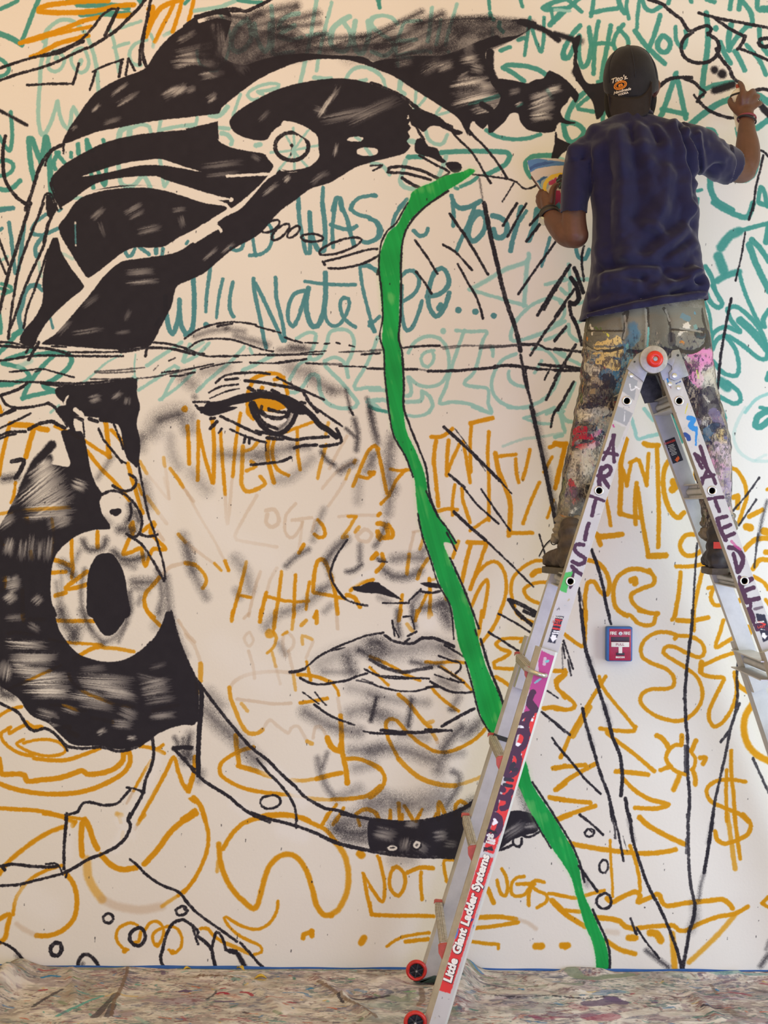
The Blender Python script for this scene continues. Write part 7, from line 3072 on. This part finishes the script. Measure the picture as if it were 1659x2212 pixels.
# bunched cuffs
cuffm = mat('cuff_cloth', (.20, .17, .135), .88, bump=.4, bscale=420, var=.35, vscale=26, spec=.2)
def cuff(cx, rows, Y):
    bm = bmesh.new()
    for (x, y, R, r_, tilt) in rows:
        torus(bm, P(x, y, Y), R, r_, (tilt, .15, 1), 30, 10, 1.0)
    me = remesh(bm, .0045, 3)
    o = link('cuff', me, cuffm, man, 'bunched up trouser cuff', True)
    for v in me.vertices: v.co += v.normal*.004*(math.sin(v.co.x*210+v.co.z*330)*.6+math.sin(v.co.y*170+v.co.x*90))
cuff(0, [(1234, 1126, .042, .013, .10), (1233, 1138, .042, .014, -.12), (1231, 1150, .041, .015, .18), (1228, 1160, .043, .015, -.1), (1226, 1168, .040, .013, .3)], -.475)
cuff(0, [(1552, 1120, .042, .013, -.10), (1553, 1133, .046, .015, .12), (1551, 1146, .048, .015, -.18), (1549, 1158, .044, .014, .1)], -.455)

# --- boots
boot_mat = mat('worn_leather', (.070, .050, .042), .6, bump=.5, bscale=90, var=.45, vscale=18, spec=.35)
boot_dark = mat('dark_boot', (.028, .024, .030), .6, bump=.4, bscale=90, var=.4, vscale=18)
sole_mat = mat('boot_sole', (.085, .072, .062), .7, var=.3, vscale=40)
def boot(cx, ybase, Y, yaw, m, lab):
    o = P(cx, ybase, Y); R = Matrix.Rotation(yaw, 3, 'Z')
    def W_(x, y, z): return o+R @ Vector((x, y, z))
    bm = bmesh.new()
    rows = [(-.048, .034, .030, .055), (-.02, .040, .040, .062), (.03, .043, .038, .060), (.08, .045, .036, .048), (.13, .049, .031, .040), (.175, .046, .026, .034), (.205, .034, .018, .026)]
    rings = []
    for y, hw, hh, zc in [tuple(r) for r in spline(rows, 4)]:
        rings.append([bm.verts.new(W_(hw*math.cos(t)*abs(math.cos(t))**-.15 if abs(math.cos(t)) > .01 else 0, y, .018+hh+hh*math.sin(t))) for t in [k/24*6.2832 for k in range(24)]])
    for r0, r1 in zip(rings[:-1], rings[1:]):
        for k in range(24): bm.faces.new((r0[k], r0[(k+1) % 24], r1[(k+1) % 24], r1[k]))
    bm.faces.new(rings[0]); bm.faces.new(rings[-1])
    s = spline([(0, -.008, .05, .044), (0, -.012, .09, .043), (0, -.012, .13, .041), (0, -.008, .150, .040)], 4)
    capsule(bm, [W_(*q[:3]) for q in s], [q[3] for q in s], 22)
    # creases
    me = remesh(bm, .005, 4)
    bo = link('boot', me, m, man, lab, True)
    for v in me.vertices:
        q = R.transposed() @ (v.co-o)
        v.co += v.normal*(.0030*math.sin(q.z*150+q.y*60)+.0015*math.sin(q.y*210+q.x*120))*(1 if q.z > .03 else .3)
    bm = bmesh.new()
    out = [(-.048, .026), (-.038, .034), (0, .040), (.06, .042), (.12, .049), (.17, .047), (.20, .035), (.212, .012)]
    pts = [(x_, y) for y, x_ in out]+[(-x_, y) for y, x_ in out[::-1]]
    f = bm.faces.new([bm.verts.new(W_(x_, y, 0)) for x_, y in pts]); ex = bmesh.ops.extrude_face_region(bm, geom=[f])
    for v in [g_ for g_ in ex['geom'] if isinstance(g_, bmesh.types.BMVert)]: v.co.z += .022
    bm_obj('boot_sole', bm, sole_mat, bo, 'boot sole', 'auto', .003)
    return bo
bl = boot(1231, 1241, -.52, .20, boot_mat, 'worn brown work boot with a loose lace')
br_ = boot(1553, 1241, -.52, -.10, boot_dark, 'dark grey work boot')
bm = bmesh.new(); q = spline([tuple(P(1199, 1162, -.47)), tuple(P(1188, 1167, -.47)), tuple(P(1176, 1180, -.475)), tuple(P(1165, 1201, -.48))], 6)
tube(bm, q, .0021, 8); torus(bm, P(1196, 1171, -.475), .009, .0019, (.3, 1, .2), 20, 8); bm_obj('boot_lace', bm, mat('lace', (.02, .018, .018), .8), bl, 'loose black lace', True)
bm = bmesh.new(); box(bm, P(1551, 1178, -.575), (.03, .004, .022)); bm_obj('heel_tab', bm, mat('red_tab', (.5, .03, .02), .6), br_, 'small red tab')

# --- cap worn back to front: six panel crown, button, brim over the neck, embroidery
capm = mat('black_cap', (.017, .0155, .020), .85, bump=.3, bscale=700, sheen=.15, var=.2, vscale=20, spec=.25)
brimm = mat('black_brim', (.0215, .0175, .020), .8, bump=.25, bscale=600, var=.15, vscale=25, spec=.25)
cc = P(1362, 173, -.405); RT = Matrix.Rotation(-.10, 4, 'Y')
AXc, AYc, AZc = .0895, .106, .111
def crown_r(ph): return math.sin(ph)**.9 if ph < 1.5708 else 1-.16*(ph-1.5708)**2
bm = bmesh.new(); rows = []
nseg = 72
for j in range(19):
    ring = []
    for k in range(nseg):
        t = k/nseg*6.2832
        ph = (j/18)**.9*(1.86-.48*math.sin(t))+.012
        seam = 1-.014*math.exp(-((((t/6.2832*6) % 1)-.5)/.06)**2)*math.sin(min(ph, 1.57))
        r_ = crown_r(ph)*seam*(1+.008*math.sin(5*t+ph*6)+.007*math.sin(3*t-ph*9)+.004*math.sin(9*t+ph*14))
        ring.append(bm.verts.new(cc+(RT @ Vector((AXc*r_*math.cos(t), AYc*r_*math.sin(t), AZc*math.cos(ph))))))
    rows.append(ring)
for r0, r1 in zip(rows[:-1], rows[1:]):
    for k in range(nseg): bm.faces.new((r0[k], r0[(k+1) % nseg], r1[(k+1) % nseg], r1[k]))
bm.faces.new(rows[0])
capo = bm_obj('cap', bm, capm, man, 'black baseball cap worn back to front', True)
def surf(px, py, off=.0035):
    """front surface of the crown under a photo point"""
    best = -.50
    for k in range(90):
        y = -.53+.0012*k
        v = RT.inverted() @ (P(px, py, y)-cc)
        ph = math.acos(max(-1, min(1, v.z/AZc))); r_ = max(crown_r(ph), .05)
        if (v.x/(AXc*r_))**2+(v.y/(AYc*r_))**2 <= 1: best = y; break
        best = y
    return P(px, py, min(best, -.43)-off)
md = capo.modifiers.new('thickness', 'SOLIDIFY'); md.thickness = .003; md.offset = 1
bm = bmesh.new(); bt = cc+RT @ Vector((0, -.012, .112)); bmesh.ops.create_uvsphere(bm, u_segments=16, v_segments=10, radius=1, matrix=Matrix.Translation(bt) @ RT @ Matrix.Diagonal((.0085, .0085, .0055, 1))); bm_obj('cap_button', bm, mat('cap_button', (.05, .028, .028), .8), capo, 'brown cap button', True)
# seams as raised stitching
for k in range(6):
    t = (k+.5)/6*6.2832; pts = []
    for j in range(13):
        ph = .1+j/12*1.6; r_ = crown_r(ph)
        pts.append(cc+RT @ Vector(((AXc+.0028)*r_*math.cos(t), (AYc+.0028)*r_*math.sin(t), (AZc+.0028)*math.cos(ph))))
    bm = bmesh.new(); tube(bm, pts, .0017, 8); bm_obj('seam', bm, capm, capo, None, True)
# brim: curved plate hanging over the nape, outline measured on the photograph
BR = [(1313, 198), (1314, 215), (1316, 235), (1320, 250), (1325, 259), (1333, 263), (1345, 261.5), (1360, 258.5), (1375, 255.5), (1390, 251.5), (1399, 247), (1404, 240), (1407, 225), (1409, 205), (1410, 180)]
def brim_top(x): return 204+(x-1313)*-.02+9*math.sin((x-1313)/97*math.pi)-(max(0, x-1380)/30)**2*26
bm = bmesh.new(); rows = []
for i in range(25):
    x0 = 1312.5+97*i/24
    bot = np.interp(x0, [1312, 1316, 1320, 1326, 1333, 1345, 1360, 1375, 1390, 1399, 1404, 1410], [205, 236, 250, 259.5, 263, 261.5, 258.5, 255.5, 251.5, 247, 238, 200])
    top = min(brim_top(x0), bot-2); col_ = []
    u = (x0-1361)/48.5
    for j in range(9):
        f = j/8; y = top+(bot-top)*f
        Y = surf(min(max(x0, 1318), 1404), top, .0045).y-.016*f
        col_.append(bm.verts.new(P(x0, y, Y)))
    rows.append(col_)
for a, b in zip(rows[:-1], rows[1:]):
    for j in range(8): bm.faces.new((a[j], a[j+1], b[j+1], b[j]))
brim = bm_obj('brim', bm, brimm, capo, 'faded black brim over the nape', True)
md = brim.modifiers.new('thickness', 'SOLIDIFY'); md.thickness = .004; md.offset = 1
# front band seam above the brim
pts = []
for i in range(25):
    x0 = 1312.5+97*i/24; u = (x0-1361)/48.5
    pts.append(surf(min(max(x0, 1316), 1406), brim_top(x0)-1.5, .004))
bm = bmesh.new(); tube(bm, pts, .0022, 8); bm_obj('band_seam', bm, capm, capo, None, True)
thread = mat('cream_thread', (.66, .60, .54), .7); orange = mat('orange_thread', (.68, .22, .02), .7)
rt = Vector((1, -.10, .10)).normalized(); upv = Vector((-.10, -.18, 1)).normalized()
def wrap(me, lift):
    """lay stitched work onto the crown"""
    for v in me.vertices:
        for k in range(120):
            y = -.53+.001*k; u_ = RT.inverted() @ (Vector((v.co.x, y, v.co.z))-cc)
            r_ = max(crown_r(math.acos(max(-1, min(1, u_.z/AZc)))), .05)
            if (u_.x/(AXc*r_))**2+(u_.y/(AYc*r_))**2 <= 1: break
        v.co.y = y-lift
for word, px, py, sz, sh, off in (("Tito's.", 1338, 170, .0205, .28, .0006), ('Handmade', 1344.5, 195.5, .0122, .3, .0004), ('VODKA', 1346.5, 202, .0090, .0, .0004)):
    o_ = text_mesh('embroidery', word, sz, thread, capo, P(px, py, -.5), (1, 0, .13), (-.13, 0, 1), shear=sh, offset=off, extrude=.0, label='cream stitched word', space=1.0)
    wrap(o_.data, .0072)
oc = P(1340.5, 183.5, -.5); rt = Vector((1, 0, .13)).normalized(); upv = Vector((-.13, 0, 1)).normalized(); nn = Vector((0, -1, 0))
bm = bmesh.new()
def oval(a, b, w_, z=0):
    rr_ = [[bm.verts.new(oc+(rt*math.cos(t)*(a+s_*w_)+upv*math.sin(t)*(b+s_*w_))) for s_ in (-1, 1)] for t in [k/32*6.2832 for k in range(32)]]
    for k in range(32): bm.faces.new((rr_[k][0], rr_[k][1], rr_[(k+1) % 32][1], rr_[(k+1) % 32][0]))
oval(.0185, .0128, .0016); oval(.0140, .0088, .0013)
for x_, y_, a, b in ((-.0035, -.001, .003, .005), (.002, .002, .0035, .0025), (.0045, -.002, .0028, .0035), (-.001, -.004, .006, .0015)):
    bm.faces.new([bm.verts.new(oc+rt*(x_+a*math.cos(t))+upv*(y_+b*math.sin(t))) for t in [k/14*6.2832 for k in range(14)]])
em = bm_obj('emblem', bm, orange, capo, 'orange oval emblem'); wrap(em.data, .0072)

# --- wrist wear
def ring_band(name, c, nrm, R, r_, m, lab, fl=1.0):
    bm = bmesh.new(); torus(bm, c, R, r_, nrm, 36, 10, fl); return bm_obj(name, bm, m, man, lab, True)
blk = mat('black_cord', (.014, .012, .016), .6); redc = mat('red_cord', (.20, .03, .05), .6)
ax = P(1611, 244, -.16)-P(1613, 275, -.182)
ring_band('bracelet', P(1613, 256, -.168), ax, .0315, .0034, redc, 'dark red cord bracelet', 1.3)
ring_band('bracelet', P(1613, 260, -.171), (ax.normalized()+Vector((.25, -.05, .1))), .0325, .0032, blk, 'black cord bracelet')
ax = P(1181, 442, -.268)-P(1190, 468, -.310)
ring_band('bracelet', P(1186.5, 460, -.293), ax, .0325, .0034, blk, 'black cord bracelet', 1.6)
wc = P(1188, 466, -.305); ws = ring_band('watch', wc, ax, .0335, .0042, mat('watch_strap', (.03, .022, .02), .5), 'wrist watch with a steel case and dark strap', 2.2)
dirw = (P(1166, 482, -.325)-wc).normalized()
bm = bmesh.new(); disc(bm, wc+dirw*.036, .0165, .009, dirw, 28); bm_obj('watch_case', bm, bright, ws, 'steel watch case', 'auto', .001)
bm = bmesh.new(); disc(bm, wc+dirw*.0408, .0135, .001, dirw, 28); bm_obj('watch_dial', bm, mat('watch_dial', (.6, .58, .52), .3), ws, 'pale dial')

# ------------------------------------------------------------ spray can in the right hand
can_o = P(1611, 282, -.105)
can = thing('spray_can', 'white spray paint can held up in the right hand against the wall', 'spray can', can_o)
top = P(1595, 190, -.105); dv = (top-can_o); Lc = dv.length; dv.normalize()
cw = mat('can_white', (.72, .69, .64), .3, var=.06, vscale=60); cb = mat('can_black', (.02, .02, .024), .4)
bm = bmesh.new()
prof = [(0, .029), (.004, .0325), (Lc-.035, .0325), (Lc-.022, .031), (Lc-.012, .025), (Lc-.006, .016), (Lc-.002, .012)]
tube(bm, [can_o+dv*z for z, _ in prof], [r for _, r in prof], 32); bm_obj('can_body', bm, cw, can, 'white can body', 'auto')
bm = bmesh.new(); torus(bm, can_o+dv*(Lc-.024), .0312, .0026, dv, 36, 8, 1.5); bm_obj('can_ring', bm, cb, can, 'black shoulder ring', True)
bm = bmesh.new(); torus(bm, can_o+dv*(Lc-.008), .0185, .0016, dv, 30, 8); bm_obj('valve_cup', bm, bright, can, 'steel valve cup', True)
bm = bmesh.new(); tube(bm, [can_o+dv*(Lc-.004), can_o+dv*(Lc+.006), can_o+dv*(Lc+.013)], [.0085, .0085, .0070], 18); n_ = bm_obj('spray_nozzle', bm, mat('nozzle_red', (.35, .05, .03), .4), can, 'small red nozzle', 'auto')
bm = bmesh.new(); box(bm, can_o+dv*.010+Vector((.032, -.004, 0)), (.004, .02, .012)); bm_obj('can_label', bm, mat('label_green', (.08, .35, .06), .5), can, 'green label edge')

# ------------------------------------------------------------ printed sketch sheet in the left hand
AX, AY, AS = 1130, 330, 5.0
cva = Canvas(int(150*AS), int(160*AS), AS, 17)
aimg = daub(cva, SHEET, {'B': (.075, .21, .46), 'b': (.03, .10, .30), 'W': (.66, .58, .50), 'Y': (.78, .52, .03), 'M': (.42, .03, .11), 'K': (.035, .02, .03), 'G': (.10, .34, .26), 'g': (.32, .40, .36), 'T': (.08, .32, .42), 'S': (.22, .10, .06), 'w': (.75, .72, .70), 'N': (.02, .09, .22)}, (.60, .55, .50), lambda p: (p-[AX, AY])*AS, .4)
sy = -.238
so_ = P(AX, AY, sy); SK = (sy+CAM_D)/FPX
sh = thing('sketch_booklet', 'colourful printed design booklet with blue top edge held in the left hand', 'booklet', P(1175, 420, sy))
sh_mat = mat('printed_sheet', rough=.45, img=pixels('sheet_print', aimg))
def sheet(pts, y, th, m, name, lab=None, tilt=.0):
    bm = bmesh.new(); plate(bm, [(P(x, y_, sy).x, P(x, y_, sy).z) for x, y_ in pts], th, y)
    o = bm_obj(name, bm, m, sh, lab)
    planar_uv(o.data, lambda V: np.stack([(V[:, 0]-so_.x)/SK/150, 1-(so_.z-V[:, 2])/SK/160], 1)); return o
sheet([(1138.5, 347), (1160, 342.5), (1200, 342), (1250, 350), (1262, 470), (1205, 470), (1176, 419), (1147, 377)], sy, .002, sh_mat, 'front_page', 'front page with the coloured design')
sheet([(1147, 382), (1176, 421), (1206, 470), (1262, 470), (1255, 352), (1160, 350)], sy+.0021, .008, mat('page_edges', (.62, .56, .50), .7), 'page_block', 'block of pages behind')
bm = bmesh.new(); tube(bm, [P(1147.5, 381, sy+.004), P(1176, 420.5, sy+.004)], .0042, 8); bm_obj('spine', bm, mat('spine', (.10, .06, .05), .6), sh, 'dark spine')
